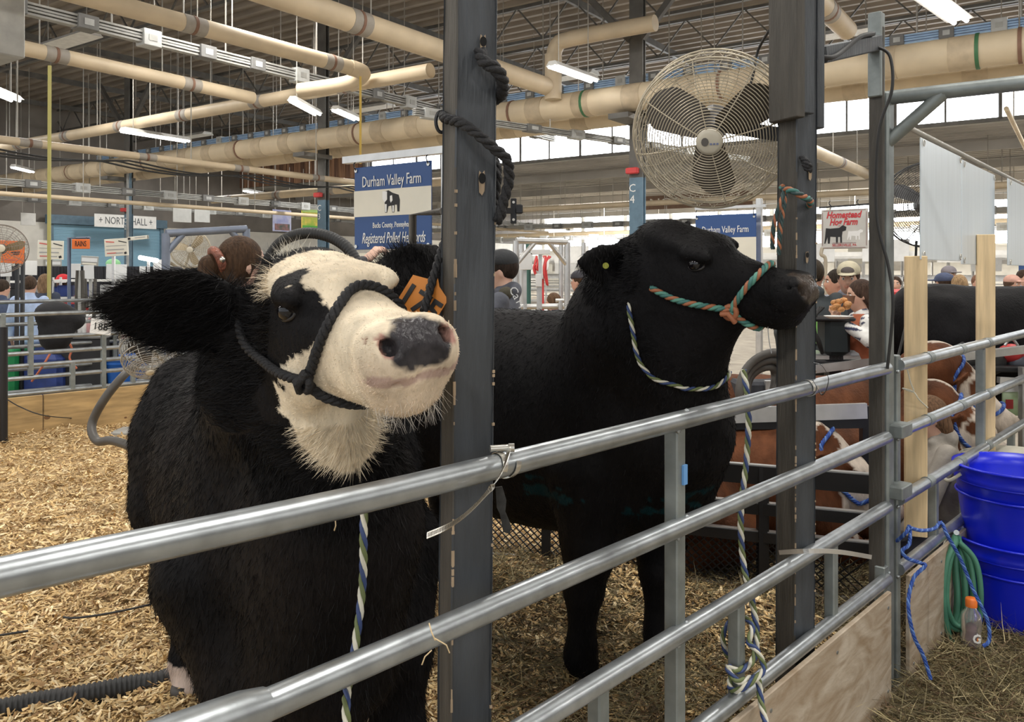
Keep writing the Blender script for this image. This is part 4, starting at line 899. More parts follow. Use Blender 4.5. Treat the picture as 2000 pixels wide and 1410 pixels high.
# ---------------------------------------------------------------- the white-faced steer in front
H1 = Pose([[.57741, .81155, -.08935], [-.81156, .55854, -.17147], [-.08925, .17152, .98113]], (-.4544, 1.8143, 1.6029))
def coat1(V, N_, H):
    q = H.loc(V); n1 = vnoise(V, 30, 1)*.010+vnoise(V, 90, 2)*.006; x, y, z = q[:, 0]+n1, q[:, 1]+vnoise(V, 34, 7)*.009, q[:, 2]+vnoise(V, 38, 9)*.009
    C = np.tile(BLK, (len(V), 1)); C *= (1+.5*vnoise(V, 5, 6))[:, None]; C += A3(.010, .007, .005)*np.clip(vnoise(V, 3, 3), 0, 1)[:, None]  # brownish sheen of the coat mixed into the black by noise
    white = coat1_mask(x, y, z)
    wc = A3(.76, .66, .50)*(1+.05*vnoise(V, 20, 5))[:, None]; tan = np.clip(vnoise(V, 9, 12)*.9+.1, 0, 1)[:, None]*.25
    wc = wc*(1-tan)+A3(.55, .40, .26)*tan
    mz = np.clip((x-.36)/.12, 0, 1)[:, None]*np.clip((z+.02)*-14, 0, 1)[:, None]; wc = wc*(1-.35*mz)+A3(.58, .40, .30)*.35*mz   # pinker muzzle
    C = np.where(white[:, None], wc, C)
    pk = (x > .452) & (z > -.05) & (z < -.008) & (np.abs(y) > .055) & (np.abs(y) < .076); C[pk] = A3(.46, .26, .21)*(1+.2*vnoise(V[pk], 60, 3))[:, None]
    lip = (x > .47) & (z < -.084) & (z > -.100); C[lip] = A3(.50, .36, .30)
    ft = A3(-1.23, 3.15, 0); d = np.linalg.norm((V-ft)[:, :2], axis=1); C[(d < .14) & (V[:, 2] < .15+.02*vnoise(V, 15, 2)) & (V[:, 2] > .0)] = A3(.50, .40, .34)
    br = (V[:, 2] < .57+.02*vnoise(V, 9, 2)) & (V[:, 2] > .47) & (V[:, 1] < 2.05) & (V[:, 1] > 1.7) & (N_[:, 2] < -.2); C[br] = A3(.5, .42, .33)
    return C
def inpoly(px, py, poly):
    r = np.zeros(len(px), bool); k = len(poly)
    for i in range(k):
        (x1, y1), (x2, y2) = poly[i], poly[(i+1) % k]
        c = ((y1 > py) != (y2 > py)) & (px < (x2-x1)*(py-y1)/((y2-y1) if y2 != y1 else 1e-9)+x1); r ^= c
    return r
def coat1_mask(x, y, z):
    face = (x > .045) & (np.abs(y) < .15) & (z > -.16)
    patch = (y < -.045) & inpoly(x, z, [(.135, .09), (.185, .055), (.225, .035), (.283, .0), (.306, -.02), (.285, -.045), (.237, -.072), (.19, -.095), (.136, -.12), (.07, -.10), (.03, -.12), (-.1, -.1), (-.1, .03), (.06, .022), (.10, .015), (.12, .05)])
    low = (z <= -.10) & ((y/.122)**2+((z+.15)/.232)**2 < 1) & (x > -.02)
    cheekb = (y < -.03) & (z < -.10) & (x < .115+.12*(z+.1))
    eyeL = (y > .06) & (((x-.16)/.05)**2+((z-.005)/.03)**2 < 1)
    return (face | low) & ~patch & ~eyeL & ~(cheekb & (y < -.118))
earR1 = (P(495, 625, 1.84), P(203, 586, 1.68), A3(.1, -1, -.25), .096)
earL1 = (P(728, 556, 1.88), P(900, 500, 2.02), A3(-.2, -1, .15), .075)
f1 = nrm(A3(.44, -.90, 0))
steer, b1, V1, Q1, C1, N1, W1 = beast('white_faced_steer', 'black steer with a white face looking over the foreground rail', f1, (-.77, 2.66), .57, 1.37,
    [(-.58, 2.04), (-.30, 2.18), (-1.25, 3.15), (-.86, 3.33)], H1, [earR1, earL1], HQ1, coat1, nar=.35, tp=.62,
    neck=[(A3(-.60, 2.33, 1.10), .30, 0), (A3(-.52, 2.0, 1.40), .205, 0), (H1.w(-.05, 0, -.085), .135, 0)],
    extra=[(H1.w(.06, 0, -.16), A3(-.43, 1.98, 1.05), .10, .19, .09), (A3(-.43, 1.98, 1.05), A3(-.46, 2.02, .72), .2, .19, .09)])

from mathutils.bvhtree import BVHTree
def snap(V, Q, pts, off):
    bv = BVHTree.FromPolygons(V.tolist(), Q.tolist()); out = []
    for p in pts:
        c, n, _, _ = bv.find_nearest(Vector([float(q) for q in p])); out.append(np.array(c)+np.array(n)*off)
    return np.array(out)
def halter(parent, V, Q, H, paths, r, mats, pitch=.05, name='halter'):
    for nm, pts in paths:
        w_ = snap(V, Q, resample(spline([H.w(*p) for p in pts], 6), .02), r*.85)
        for _ in range(2): w_[1:-1] = w_[1:-1]*.5+(w_[:-2]+w_[2:])*.25
        rope(MB(), w_, r, pitch, 3, 6, (0, 1, 2)).build(nm, mats, parent)

hl = thing('rope_halter', 'black braided rope halter on the white-faced steer', 'halter', H1.w(.25, 0, .03))
bk3 = [m_brope]*3
halter(hl, V1, Q1, H1, [('nose_band', [(.235, -.11, -.13), (.275, -.09, -.07), (.305, -.08, -.02), (.30, -.055, .02), (.265, 0, .05), (.26, .06, .02), (.26, .10, -.05), (.24, .11, -.13)]),
    ('chin_band', [(.235, -.11, -.135), (.25, -.09, -.19), (.265, -.03, -.23), (.265, .03, -.23), (.25, .09, -.19), (.24, .11, -.135)]),
    ('cheek_band', [(.235, -.11, -.13), (.16, -.14, -.125), (.08, -.15, -.115), (.0, -.15, -.10), (-.06, -.13, -.05)])], .0105, bk3, .045)
kn = MB(); kc = snap(V1, Q1, [H1.w(.235, -.11, -.13)], .012)[0]
kn.tube([kc+.017*(math.cos(a)*H1.d(1, 0, .3)+math.sin(a)*H1.d(-.2, 0, 1)) for a in np.arange(18)*.349], .0085, 7, closed=True).tube([kc-H1.d(.02, 0, .02)+H1.d(0, -.008, 0), kc+H1.d(0, -.018, 0), kc+H1.d(.02, .0, .025)], .009, 7).build('knot', [m_brope], hl)
# --- hair of the steer
def flow1(p, n):
    q = H1.loc(p); hd = (np.linalg.norm(p-H1.w(.2, 0, -.05), axis=1) < .36)[:, None]
    er = P(203, 586, 1.68)-P(495, 625, 1.84); isear = ((q[:, 1] < -.15) & (np.linalg.norm(p-P(350, 612, 1.76), axis=1) < .30))[:, None]
    return np.where(isear, nrm(er)+A3(0, 0, -.25), np.where(hd, -H1.R[:, 0]+A3(0, 0, -.15), -f1*.35+A3(0, 0, -1)))
def len1(p):
    q = H1.loc(p); L_ = np.full(len(p), .028); hd = np.linalg.norm(p-H1.w(.25, 0, -.05), axis=1) < .33; L_[hd] = .0055
    L_[(np.linalg.norm(p-H1.w(.02, 0, .06), axis=1) < .12)] = .007; L_[(np.linalg.norm(p-H1.w(.43, 0, -.15), axis=1) < .07)] = .009
    L_[np.linalg.norm(p-P(350, 612, 1.76), axis=1) < .24] = .040; L_[(q[:, 1] > .15) & (q[:, 2] > -.1)] = .035; L_[(q[:, 2] < -.26) & (np.abs(q[:, 1]) < .13)] = .03
    return L_[:, None]
vis = lambda c: ((c[:, 0]*0+1))
def prob1(c):
    q = H1.loc(c); near = np.linalg.norm(c-H1.w(.2, 0, -.1), axis=1) < .42; r = np.where(near, 5.0, 1.0); r[np.linalg.norm(c-P(350, 612, 1.76), axis=1) < .26] = 7
    np_ = (q[:, 0] > .445) & (np.abs(q[:, 1]) < .075) & (q[:, 2] > -.11); r[np_] = 0
    ey = (np.abs(q[:, 0]-.172) < .03) & (np.abs(q[:, 2]) < .022) & (np.abs(q[:, 1]) > .09); r[ey] = 0
    r[c[:, 2] < .12] = .1; return r
flow_strands('coat_hair', V1, Q1, C1, N1, 170000, prob1, len1, .0013, flow1, m_hair, steer, lift=.24, curl=.3)
# whiskers and the tuft on the poll
n = 130; p = np.array([H1.w(.44+.03*random.gauss(0, 1), random.uniform(-.07, .07), -.165+random.uniform(-.01, .03)) for _ in range(n)]); p = snap(V1, Q1, p, 0)
strands('whisker', p, np.array([H1.d(.4+random.gauss(0, .3), random.gauss(0, .5), -1) for _ in range(n)]), .035, .0005, A3(.6, .56, .5), m_hair, steer, .3, .2, 3)
n = 200; p = snap(V1, Q1, [H1.w(-.005+.02*random.gauss(0, 1), -.035+random.gauss(0, .02), .10) for _ in range(n)], -.002)
strands('poll_tuft', p, np.array([H1.d(random.gauss(.1, .45), random.gauss(-.1, .45), 1) for _ in range(n)]), np.array([.012+.030*random.random()**2 for _ in range(n)]), .0009, A3(.72, .68, .58), m_hair, steer, .5, .1, 3)
# ear tag, orange with black digits, in the far ear
tgc = P(822, 592, 1.70); tX = nrm(A3(.80, -.25, -.52)); tY = nrm(np.cross(np.cross(tX, A3(.35, 0, .85)), tX)); tn = nrm(np.cross(tX, tY))
tg = thing('ear_tag', 'orange ear tag with black digits on the far ear of the white-faced steer', 'tag', tgc)
MB().prism([(-.047, -.04), (.047, -.044), (.047, .038), (.016, .05), (0, .066), (-.016, .05), (-.047, .040)], tgc, tX, tY, .002).build('plate', [flat('tag_orange', (.62, .22, .03), .5)], tg)
text('175', .066, tgc+tn*.0035-tY*.002, tX, tY, m_black, tg, 'lettering', width=.084, bold=.0015)
ropething('black lead rope rising from the steer halter to the back of the front post', [P(828, 608, 1.66), P(838, 570, 1.68), P(850, 530, 1.70), P(862, 490, 1.72), P(880, 440, 1.75), P(905, 380, 1.76)], .0095, bk3, .05)

# ---------------------------------------------------------------- the black steer at the right timber post
H2 = Pose([[.77859, .62731, .01634], [-.59682, .74829, -.2896], [-.1939, .21573, .957]], (.5263, 2.8545, 1.7272), 1.03)
f2 = nrm(A3(.78, -.62, 0))
def coat2(V, N_, H):
    C = np.tile(BLK, (len(V), 1))*(1+.5*vnoise(V, 5, 6))[:, None]
    tl = (vnoise(V*A3(1, 1, 3.5), 9, 14)+.5*vnoise(V, 30, 15) > .12) & (np.abs(V[:, 2]-.80-.03*vnoise(V, 4, 4)) < .045) & (V[:, 0] > .05) & (V[:, 0] < .75) & (V[:, 1] < 3.35)
    C[tl] = A3(.003, .022, .027); return C
earR2 = (P(1243, 516, 2.93), P(1128, 512, 2.80), A3(.05, -1, -.1), .072)
earL2 = (H2.w(.02, .12, 0), H2.w(-.10, .33, -.02), H2.d(.8, .2, -.2), .068)
steer2, b2, V2, Q2, C2, N2, W2 = beast('black_steer', 'all black steer with its head turned right past the timber post', f2, (.07, 3.63), .55, 1.475,
    [(.27, 3.22), (.61, 3.39), (-.55, 3.85), (-.30, 4.12)], H2, [earR2, earL2], HQ2, coat2, nosec=(.05, .038, .030), nar=.1,
    neck=[(A3(.36, 3.36, 1.14), .30, 0), (A3(.45, 3.05, 1.47), .22, 0), (H2.w(-.05, 0, -.085), .14, 0)],
    extra=[(H2.w(.10, 0, -.17), A3(.60, 3.10, 1.05), .13, .22, .10), (H2.w(.24, 0, -.16), A3(.56, 2.98, 1.32), .09, .15, .09), (A3(.60, 3.12, 1.05), A3(.58, 3.2, .84), .22, .2, .09)])
m_tl = [m_rt, m_ro, flat('rope_teal_pale', (.10, .28, .22))]
hl = thing('rope_halter', 'teal and rust rope halter on the all black steer', 'halter', H2.w(.25, 0, .03))
halter(hl, V2, Q2, H2, [('nose_band', [(.30, -.10, -.13), (.325, -.09, -.07), (.36, -.08, -.01), (.37, -.05, .02), (.37, 0, .03), (.36, .06, .01), (.34, .09, -.06), (.31, .10, -.13)]),
    ('chin_band', [(.30, -.10, -.13), (.325, -.08, -.16), (.36, -.05, -.19), (.36, .04, -.19), (.31, .10, -.13)]),
    ('cheek_band', [(.30, -.10, -.13), (.22, -.12, -.125), (.12, -.13, -.118), (.04, -.13, -.10)])], .0115, m_tl, .06)
kc = snap(V2, Q2, [H2.w(.30, -.10, -.135)], .013)[0]
MB().tube([kc+.02*(math.cos(a)*H2.d(1, 0, .3)+math.sin(a)*H2.d(-.2, 0, 1)) for a in np.arange(18)*.349], .009, 7, closed=True).tube([kc-H2.d(.025, .01, .01), kc+H2.d(0, -.018, 0), kc+H2.d(.02, .0, -.03)], .009, 7).build('knot', [m_ro], hl)
nr = thing('neck_rope', 'navy, cream and olive rope around the throat of the black steer', 'rope', H2.w(0, 0, -.3))
w_ = snap(V2, Q2, resample(spline([P(1236, 560, 2.95), P(1243, 620, 2.9), P(1262, 668, 2.9), P(1295, 702, 2.92), P(1345, 722, 2.92), P(1395, 722, 2.92)], 6), .02), .007); rope(MB(), w_, .0085, .075, 3, 6, (0, 1, 2)).build('rope', nv, nr)
p = P(1187, 519, 2.84); t = thing('ear_button', 'small yellow green button tag in the ear of the black steer', 'tag', p)
pc = snap(V2, Q2, [p], .003)[0]; MB().cyl(pc-A3(0, .004, 0), pc+A3(0, .006, 0), .011, n=14).build('button', [flat('tag_lime', (.36, .38, .05))], t)
sl = MB(); sl.tube(spline([P(1500, 608, 2.62), P(1500, 640, 2.62), P(1502, 665, 2.62), P(1507, 690, 2.62)], 6), .0015, 6); meta(sl.build('drool', [mat('drool_clear', (.8, .85, .9), .1, trans=.8)]), 'thin strand of drool hanging from the mouth of the black steer', 'drool')
def flow2(p, n):
    hd = (np.linalg.norm(p-H2.w(.2, 0, -.05), axis=1) < .36)[:, None]; return np.where(hd, -H2.R[:, 0]+A3(0, 0, -.2), -f2*.4+A3(0, 0, -1))
def len2(p):
    L_ = np.full(len(p), .018); L_[np.linalg.norm(p-H2.w(.25, 0, -.05), axis=1) < .34] = .007; L_[np.linalg.norm(p-P(1185, 525, 2.85), axis=1) < .14] = .028; return L_
def prob2(c):
    q = H2.loc(c); near = np.linalg.norm(c-H2.w(.2, 0, -.1), axis=1) < .42; r = np.where(near, 2.5, 1.0); r[np.linalg.norm(c-P(1185, 525, 2.85), axis=1) < .15] = 5
    r[(q[:, 0] > .44) & (np.abs(q[:, 1]) < .08) & (q[:, 2] > -.10)] = 0; r[(np.abs(q[:, 0]-.172) < .03) & (np.abs(q[:, 2]) < .022) & (np.abs(q[:, 1]) > .09)] = 0; r[c[:, 2] < .1] = .1; return r
flow_strands('coat_hair', V2, Q2, C2, N2, 60000, prob2, len2, .0022, flow2, m_hair, steer2, lift=.25, curl=.25)
# ---------------------------------------------------------------- red and white cattle lying behind, and the black one at right
RED = A3(.105, .038, .016)
def coat_red(seed, stripe=True):
    def fn(V, N_, H):
        q = H.loc(V); n1 = vnoise(V, 14, seed)*.03; C = np.tile(RED, (len(V), 1))*(1+.35*vnoise(V, 6, seed+1))[:, None]
        x, y, z = q[:, 0]+n1, q[:, 1], q[:, 2]+n1; pt = (np.abs(y) > .05) & (((x-.17)/.09)**2+((z-.0)/.06)**2 < 1)
        wh = ((x > .05) & (np.abs(y) < .16) & (z > -.27) & (z < .16) & ~pt) | ((z > .03+n1) & (x > -.3) & (x < .06) & (np.abs(y) < .05)); C[wh] = A3(.58, .50, .42)
        if stripe: st = (V[:, 2] > V[:, 2].max()*0+fn.top-.010+.012*vnoise(V, 8, seed+3)) & (q[:, 0] < -.12) & (q[:, 0] > -.75); C[st] = A3(.66, .58, .49)
        return C
    fn.top = 9; return fn
m_bh = [m_b1, m_b1, m_b2]
def red_cow(label, f, m, zt, Ho, yaw, pitch, seed, shape, h=.02, top=9, k=.95):
    H = yaw_pose(yaw, pitch, 0, Ho, k); cf = coat_red(seed); cf.top = top
    e = [(H.w(.02, s*.11, -.005), H.w(-.05, s*.32, -.06), H.d(.9, s*-.2, .0), .062) for s in (-1, 1)]
    t, b, V, Q, C, N_, W = beast('hereford_cow', label, f, m, .02, zt, [], H, e, h, cf, hw=.36, lying=True, shape=shape, nosec=(.42, .25, .2))
    halter(t, V, Q, H, [('nose_band', [(.30, -.10, -.13), (.34, -.09, -.05), (.35, -.04, .03), (.35, .04, .03), (.34, .09, -.05), (.30, .10, -.13)]), ('cheek_band', [(.30, -.10, -.13), (.15, -.13, -.12), (.02, -.14, -.12), (-.06, -.12, -.02), (-.06, 0, .05)])], .012, m_bh, .06); return t
red_cow('red and white cow lying farthest back, its ear level with the upright stake', (1, .05), (2.05, 5.5), .94, P(1868, 728, 5.35), math.radians(-14), math.radians(-38), 21, .80)
red_cow('red cow with a white face and blue halter behind the pine stake', (.98, -.1), (2.2, 5.1), .76, P(1868, 806, 5.0), math.radians(-25), math.radians(-35), 22, .66)
red_cow('red cow with a white stripe along its back lying nearest the black panel', (.98, -.12), (1.36, 4.78), .775, P(1618, 880, 4.62), math.radians(-32), math.radians(-32), 23, .74, top=.775)
H6 = yaw_pose(math.radians(-10), math.radians(-25), 0, (5.0, 5.95, 1.45), 1.0)
beast('black_cow', 'black cow with a flat topline seen from its rump beyond the right fence', (.98, -.12), (3.82, 6.25), .62, 1.53, [(4.2, 5.95), (4.25, 6.35), (3.25, 6.1), (3.2, 6.5)], H6, [(H6.w(.02, s*.11, 0), H6.w(-.05, s*.32, -.02), H6.d(.9, 0, 0), .06) for s in (-1, 1)], .024, lambda V, N_, H: np.tile(BLK*1.3, (len(V), 1)), hw=.38)
# ================================================================== FANS
m_fan_w = mat('fan_wire_cream', (.52, .46, .35), .45, .3); m_fan_b = mat('fan_blade_brown', (.06, .05, .042), .5, var=.2, scale=6)
m_fan_k = mat('fan_wire_black', (.03, .03, .03), .5); m_motor = mat('fan_motor', (.05, .05, .052), .5)
def fan(name, label, c, n, r, dep, mw, mb_, rings=22, blades=3, a0=0.0, wr=.0016, rib=8, hub=None, back=True, cat='fan', bw=1.0, bwr=.9, nbk=4):
    n = nrm(n); S = nrm(np.cross(Z3, n)); U = np.cross(n, S); c = np.asarray(c, float); t = thing(name, label, cat, c-Z3*r)
    cir = lambda R_, off, k=40: [c+n*off+R_*(math.cos(a)*S+math.sin(a)*U) for a in np.arange(k)*2*math.pi/k]
    dome = lambda R_: dep*.5+dep*.5*math.sqrt(max(0, 1-(R_/r)**2))*1.0
    w_ = MB()
    for i in range(rings):
        R_ = r*(.17+.83*(i+.5)/rings); w_.tube(cir(R_, dome(R_)), wr, 4, closed=True)
    for k in range(rib):
        a = k*2*math.pi/rib+.2; w_.tube([c+n*dome(R_)+R_*(math.cos(a)*S+math.sin(a)*U)-n*.002 for R_ in np.linspace(.15*r, r, 10)], wr*1.3, 4)
    o = w_.build('front_cage', [mw], t); o['kind'] = 'stuff'
    w_ = MB()
    for R_, off in ((r, dep*.5), (r*1.01, dep*.1), (r*1.0, -dep*.35)): w_.tube(cir(R_, off, 48), wr*2.0, 6, closed=True)
    w_.build('rim', [mw], t)['kind'] = 'stuff'
    if back:
        w_ = MB(); nb = rib*nbk
        for k in range(nb):                                          # raked side and back wires
            a = k*2*math.pi/nb
            for sg in (-1, 1): w_.tube([c+n*off+R_*(math.cos(a+sg*tw)*S+math.sin(a+sg*tw)*U) for (R_, off, tw) in ((r, dep*.45, 0), (r*1.01, -dep*.1, .12), (r*.95, -dep*.42, .22), (r*.6, -dep*.6, .34), (r*.25, -dep*.65, .42))], wr*bwr, 3, caps=False)
        for R_ in np.linspace(.3, .92, 5)*r: w_.tube(cir(R_, -dep*.42-dep*.2*(1-R_/r), 36), wr*bwr, 3, closed=True)
        w_.build('back_cage', [mw], t)['kind'] = 'stuff'
    MB().lathe(c, n, [(0, dep*1.04), (r*.12, dep*1.04), (r*.165, dep*1.01), (r*.17, dep*.94)], 24).build('badge', [hub or mat('fan_badge', (.62, .57, .46), .4)], t)
    MB().lathe(c, n, [(0, dep*.45), (r*.13, dep*.42), (r*.14, dep*.1), (r*.2, -dep*.15), (r*.22, -dep*.7), (0, -dep*.8)], 20).build('motor', [m_motor], t)
    for k in range(blades):
        a = a0+k*2*math.pi/blades; b = MB(); rows = []
        for R_ in np.linspace(.12, .90, 9):
            wdt = (.24+.36*math.sin(min(1, R_*1.15)*1.6))*(1-.45*max(0, R_-.82)/.1)*bw; row = []
            for q in np.linspace(-1, 1, 7):
                an = a+q*wdt*.5/max(R_, .22)*1.0+.18*(R_-.5); off = dep*(.12+.26*q*(.9-R_*.35)); rr = r*(R_-.04*q*q*(R_ > .8))
                row.append(c+n*off+rr*(math.cos(an)*S+math.sin(an)*U))
            rows.append(row)
        V = np.array(rows).reshape(-1, 3); f_ = [[i*7+j, i*7+j+1, i*7+8+j, i*7+7+j] for i in range(8) for j in range(6)]; nv_ = len(V)
        b.add(np.concatenate([V, V-n*.003]), f_+[[x+nv_ for x in q[::-1]] for q in f_], 0, True); b.build('blade', [mb_], t)
    return t, S, U
cf = P(1391, 252, 2.98)
t, S_, U_ = fan('wall_fan', 'big cream wire cage fan with three brown blades on the right timber post', cf, A3(-.27, -.86, -.42), .275, .17, m_fan_w, m_fan_b, 23, 3, math.radians(-92), .0018, bwr=.7)
MB().bar(cf+A3(.05, .14, .04), A3(1.01, 2.80, 2.1), .035, .05).build('bracket', [m_blkst], t)
hubc = cf+nrm(A3(-.27, -.86, -.42))*.178; text('fan', .018, hubc+A3(.006, -.001, 0), S_, U_, flat('badge_ink', (.10, .12, .2)), t, 'badge_mark') if False else None
MB().prism([(.008*math.cos(a)*1.6-.014, .012*math.sin(a)*1.3+.004) for a in np.arange(10)*.628], hubc, S_, U_, .0012).build('badge_mark', [flat('badge_ink', (.13, .12, .11))], t)
for i in range(3): MB().box(hubc+S_*(.006+i*.011)+U_*-.004, (.007, .006, .002), np.stack([S_, U_, nrm(A3(-.27, -.86, -.42))], 1)).build('badge_mark', [flat('badge_blue', (.18, .22, .38))], t)
fan('wall_fan', 'black wire cage fan half hidden behind the white sign sheets', P(1812, 400, 4.75), A3(-.25, -.95, -.08), .245, .17, m_fan_k, m_motor, 20, 3, .5, .0016, bw=.6, bwr=.7, hub=mat('fan_badge_grey', (.35, .34, .33), .4))
t, _, _ = fan('floor_fan', 'galvanized wire cage fan tilted down behind the ear of the white-faced steer', P(288, 672, 5.6), A3(.35, -.6, -.75), .17, .24, mat('fan_wire_grey', (.40, .39, .36), .4, .5), m_fan_b, 12, 3, .3, .0026, 10)
MB().bar(P(288, 672, 5.75), G(285, 940)+A3(0, 2.2, 0), .04, .04).build('stand', [m_galvp], t)
t, _, _ = fan('wall_fan', 'tan fan at far left beyond the pipe stall frame', P(372, 486, 10.5), A3(.3, -.9, -.1), .24, .16, m_fan_w, mat('fan_blade_tan', (.42, .34, .22), .5), 9, 3, .8, .0026, 8, bwr=.7, nbk=3, bw=.7)
MB().tube(spline([P(372, 490, 10.6), P(365, 510, 10.65), P(356, 525, 10.6), P(330, 512, 10.4)], 6), .02, 8).build('bracket', [m_fan_w], t)
fan('wall_fan', 'smoky wire fan in front of the orange sign at the left edge', P(2, 486, 8.2), A3(.5, -.85, 0), .24, .16, mat('fan_wire_taupe', (.22, .19, .16), .5), mat('fan_blade_tan'), 9, 3, .2, .002, 8, bwr=.7, nbk=3, bw=.6)
# ================================================================== SIGNS
m_navy = mat('sign_navy', (.025, .075, .235), .4, var=.06, scale=2); m_cream = mat('sign_cream', (.74, .71, .60), .45, var=.04); m_ink = flat('sign_ink_black', (.015, .015, .017))
def dv_sign(label, lx, ly0, ly1, D0, wd, frame_, hang=True):
    a = P(lx, ly0, D0); h = (ly1-ly0)/F*D0; X = U3; c = a+X*wd/2-Z3*h/2; fN = -V3
    t = board_sign('farm_sign', label, c, X, Z3, wd, h, m_navy, .012)
    MB().box(c+Z3*h*.055+fN*.001, (wd, .004, h*.315), np.stack([U3, V3, Z3], 1)).build('cream_band', [m_cream], t)
    q = lambda x, y: c+X*wd*x+Z3*h*y+fN*.004
    text('Durham Valley Farm', .1, q(0, .31), X, Z3, m_white, t, 'lettering', width=wd*.76); text('Bucks County, Pennsylvania', .05, q(.02, -.215), X, Z3, m_white, t, 'lettering', width=wd*.52)
    text('Registered Polled Herefords', .1, q(.02, -.37), X, Z3, m_white, t, 'lettering', width=wd*.82, shear=.35)
    cx = MB(); k = wd*.11                                          # the printed cow emblem: black body, white face and legs
    cx.prism([(-.8, .9), (-.3, 1.0), (.2, .75), (.9, .55), (1.05, .1), (1.0, -.9), (.75, -.9), (.7, -.3), (.45, -.3), (.4, -.95), (.15, -.95), (.05, -.35), (-.3, -.4), (-.45, -.95), (-.7, -.95), (-.75, .1)], q(0, .06), X*k, Z3*k, -.001)
    cx.build('emblem', [m_ink], t); fx = MB()
    fx.prism([(-1.0, .95), (-.45, .9), (-.45, .2), (-.75, -.05), (-1.0, .3)], q(0, .06)+fN*.0015, X*k, Z3*k, -.001); fx.prism([(-.1, .5), (.15, .55), (.2, .1), (.0, -.1), (-.1, .1)], q(0, .06)+fN*.0015, X*k, Z3*k, -.001); fx.prism([(-.7, -.2), (-.5, -.2), (-.5, -.9), (-.66, -.9)], q(0, .06)+fN*.0015, X*k, Z3*k, -.001); fx.prism([(.18, -.35), (.36, -.35), (.36, -.9), (.2, -.9)], q(0, .06)+fN*.0015, X*k, Z3*k, -.001)
    fx.build('emblem_white', [m_white], t)['kind'] = 'stuff'
    for sx in (-.47, .47):
        for sz in (-.46, .46): MB().cyl(q(sx, sz)+fN*.0, q(sx, sz)+fN*.004, .012, n=12).build('grommet', [m_band_s], t)
        if hang: MB().tube(spline([q(sx, .46), q(sx, .53)+fN*.02, q(sx, .57)], 6), .004, 6).build('hook', [m_blkst], t)
    return c, h
c, h = dv_sign('navy and cream Durham Valley Farm sign left of the front post', 692, 328, 488, 5.4, .664, True)
t = thing('sign_stand', 'aluminium frame carrying the farm sign left of the front post', 'frame', c-A3(0, 0, h))
MB().bar(c-U3*.42+Z3*(h/2+.055), c+U3*.47+Z3*(h/2+.055), .05, .045).build('top_bar', [m_alu], t)
MB().box(c+U3*.44-Z3*(.95-h/2)+V3*.02, (.06, .05, 2.05), np.stack([U3, V3, Z3], 1), 0, .005).build('post', [m_alu], t)
dv_sign('navy and cream farm sign half hidden by the black steer', 1358, 421, 575, 8.8, .66, True)
a2 = P(1358, 416, 8.8); q2 = P(1483, 405, 8.55)
t = thing('sign_stand', 'pale post right of the half hidden farm sign', 'frame', P(1482, 600, 8.55)); MB().box(P(1483, 620, 8.55)*A3(1, 1, 0)+A3(0, 0, 1.2), (.06, .06, 2.4), np.stack([U3, V3, Z3], 1), 0, .005).build('post', [m_alu], t); MB().bar(a2+Z3*.045, a2+U3*.76+Z3*.045, .03, .03).build('top_bar', [m_alu], t)
# pipe crook in front of the first farm sign
o = MB().tube([P(806, 520, 4.6)*A3(1, 1, 0), P(806, 420, 4.6), P(862, 413, 4.5)], .022, 4, up=(0, 1, 0)).build('pipe_crook', [m_postb]); meta(o, 'dark square pipe crook crossing the lower right of the farm sign', 'pipe')
# Homestead sign
a = P(1604, 410, 9.0); wd = .48; h = .43; c = a+U3*wd/2-Z3*h/2; t = board_sign('farm_sign', 'grey Homestead Hog Farm sign with red script and cattle pictures', c, U3, Z3, wd, h, mat('sign_grey', (.56, .55, .51), .5), .02)
q = lambda x, y: c+U3*wd*x+Z3*h*y-V3*.003; rd = flat('sign_red', (.55, .04, .05))
text('Homestead', .1, q(-.02, .35), U3, Z3, rd, t, 'lettering', width=wd*.76, shear=.3, bold=.003); text('Hog Farm', .1, q(-.02, .17), U3, Z3, rd, t, 'lettering', width=wd*.6, shear=.3, bold=.003); text('SELLERSVILLE, PA', .04, q(0, -.41), U3, Z3, rd, t, 'lettering', width=wd*.52)
bx = MB()
for (x, y, w_, h_) in ((0, .47, .9, .012), (0, -.33-.02, .5, .0), (-.47, 0, .012, .84), (.47, 0, .012, .84), (0, -.47, .9, .012)): bx.box(q(x, y), (wd*w_, .003, h*max(h_, .012) if h_ < .1 else h*h_), np.stack([U3, V3, Z3], 1))
bx.build('border', [flat('sign_border', (.30, .20, .19))], t)['kind'] = 'stuff'
cowo = [(-.9, .55), (-.5, .5), (.3, .55), (.62, .8), (.95, .62), (.9, .3), (.6, .2), (.55, -.2), (.55, -.9), (.4, -.9), (.38, -.3), (.2, -.3), (.18, -.9), (.02, -.9), (0, -.3), (-.5, -.25), (-.55, -.9), (-.72, -.9), (-.75, -.3), (-.95, -.9), (-1.05, -.9), (-.95, 0)]
MB().prism(cowo, q(-.18, -.12), U3*wd*.24, Z3*h*.27, -.001).build('steer_print', [m_ink], t)
MB().prism([(x, y*.8) for x, y in cowo], q(.24, -.14), U3*wd*.17, Z3*h*.19, -.001).build('hog_print', [m_white], t)
r_ = MB().cyl(c-U3*wd*.55+Z3*h*.56, c+U3*wd*.6+Z3*h*.60, .01, n=8).build('sign_rod', [m_blkst], t)
for s in (-.3, .3): MB().tube(spline([q(s, .5), q(s+.02, .58), q(s-.03, .66), q(s, .72)], 5), .005, 6).build('hook', [m_blkst], t)
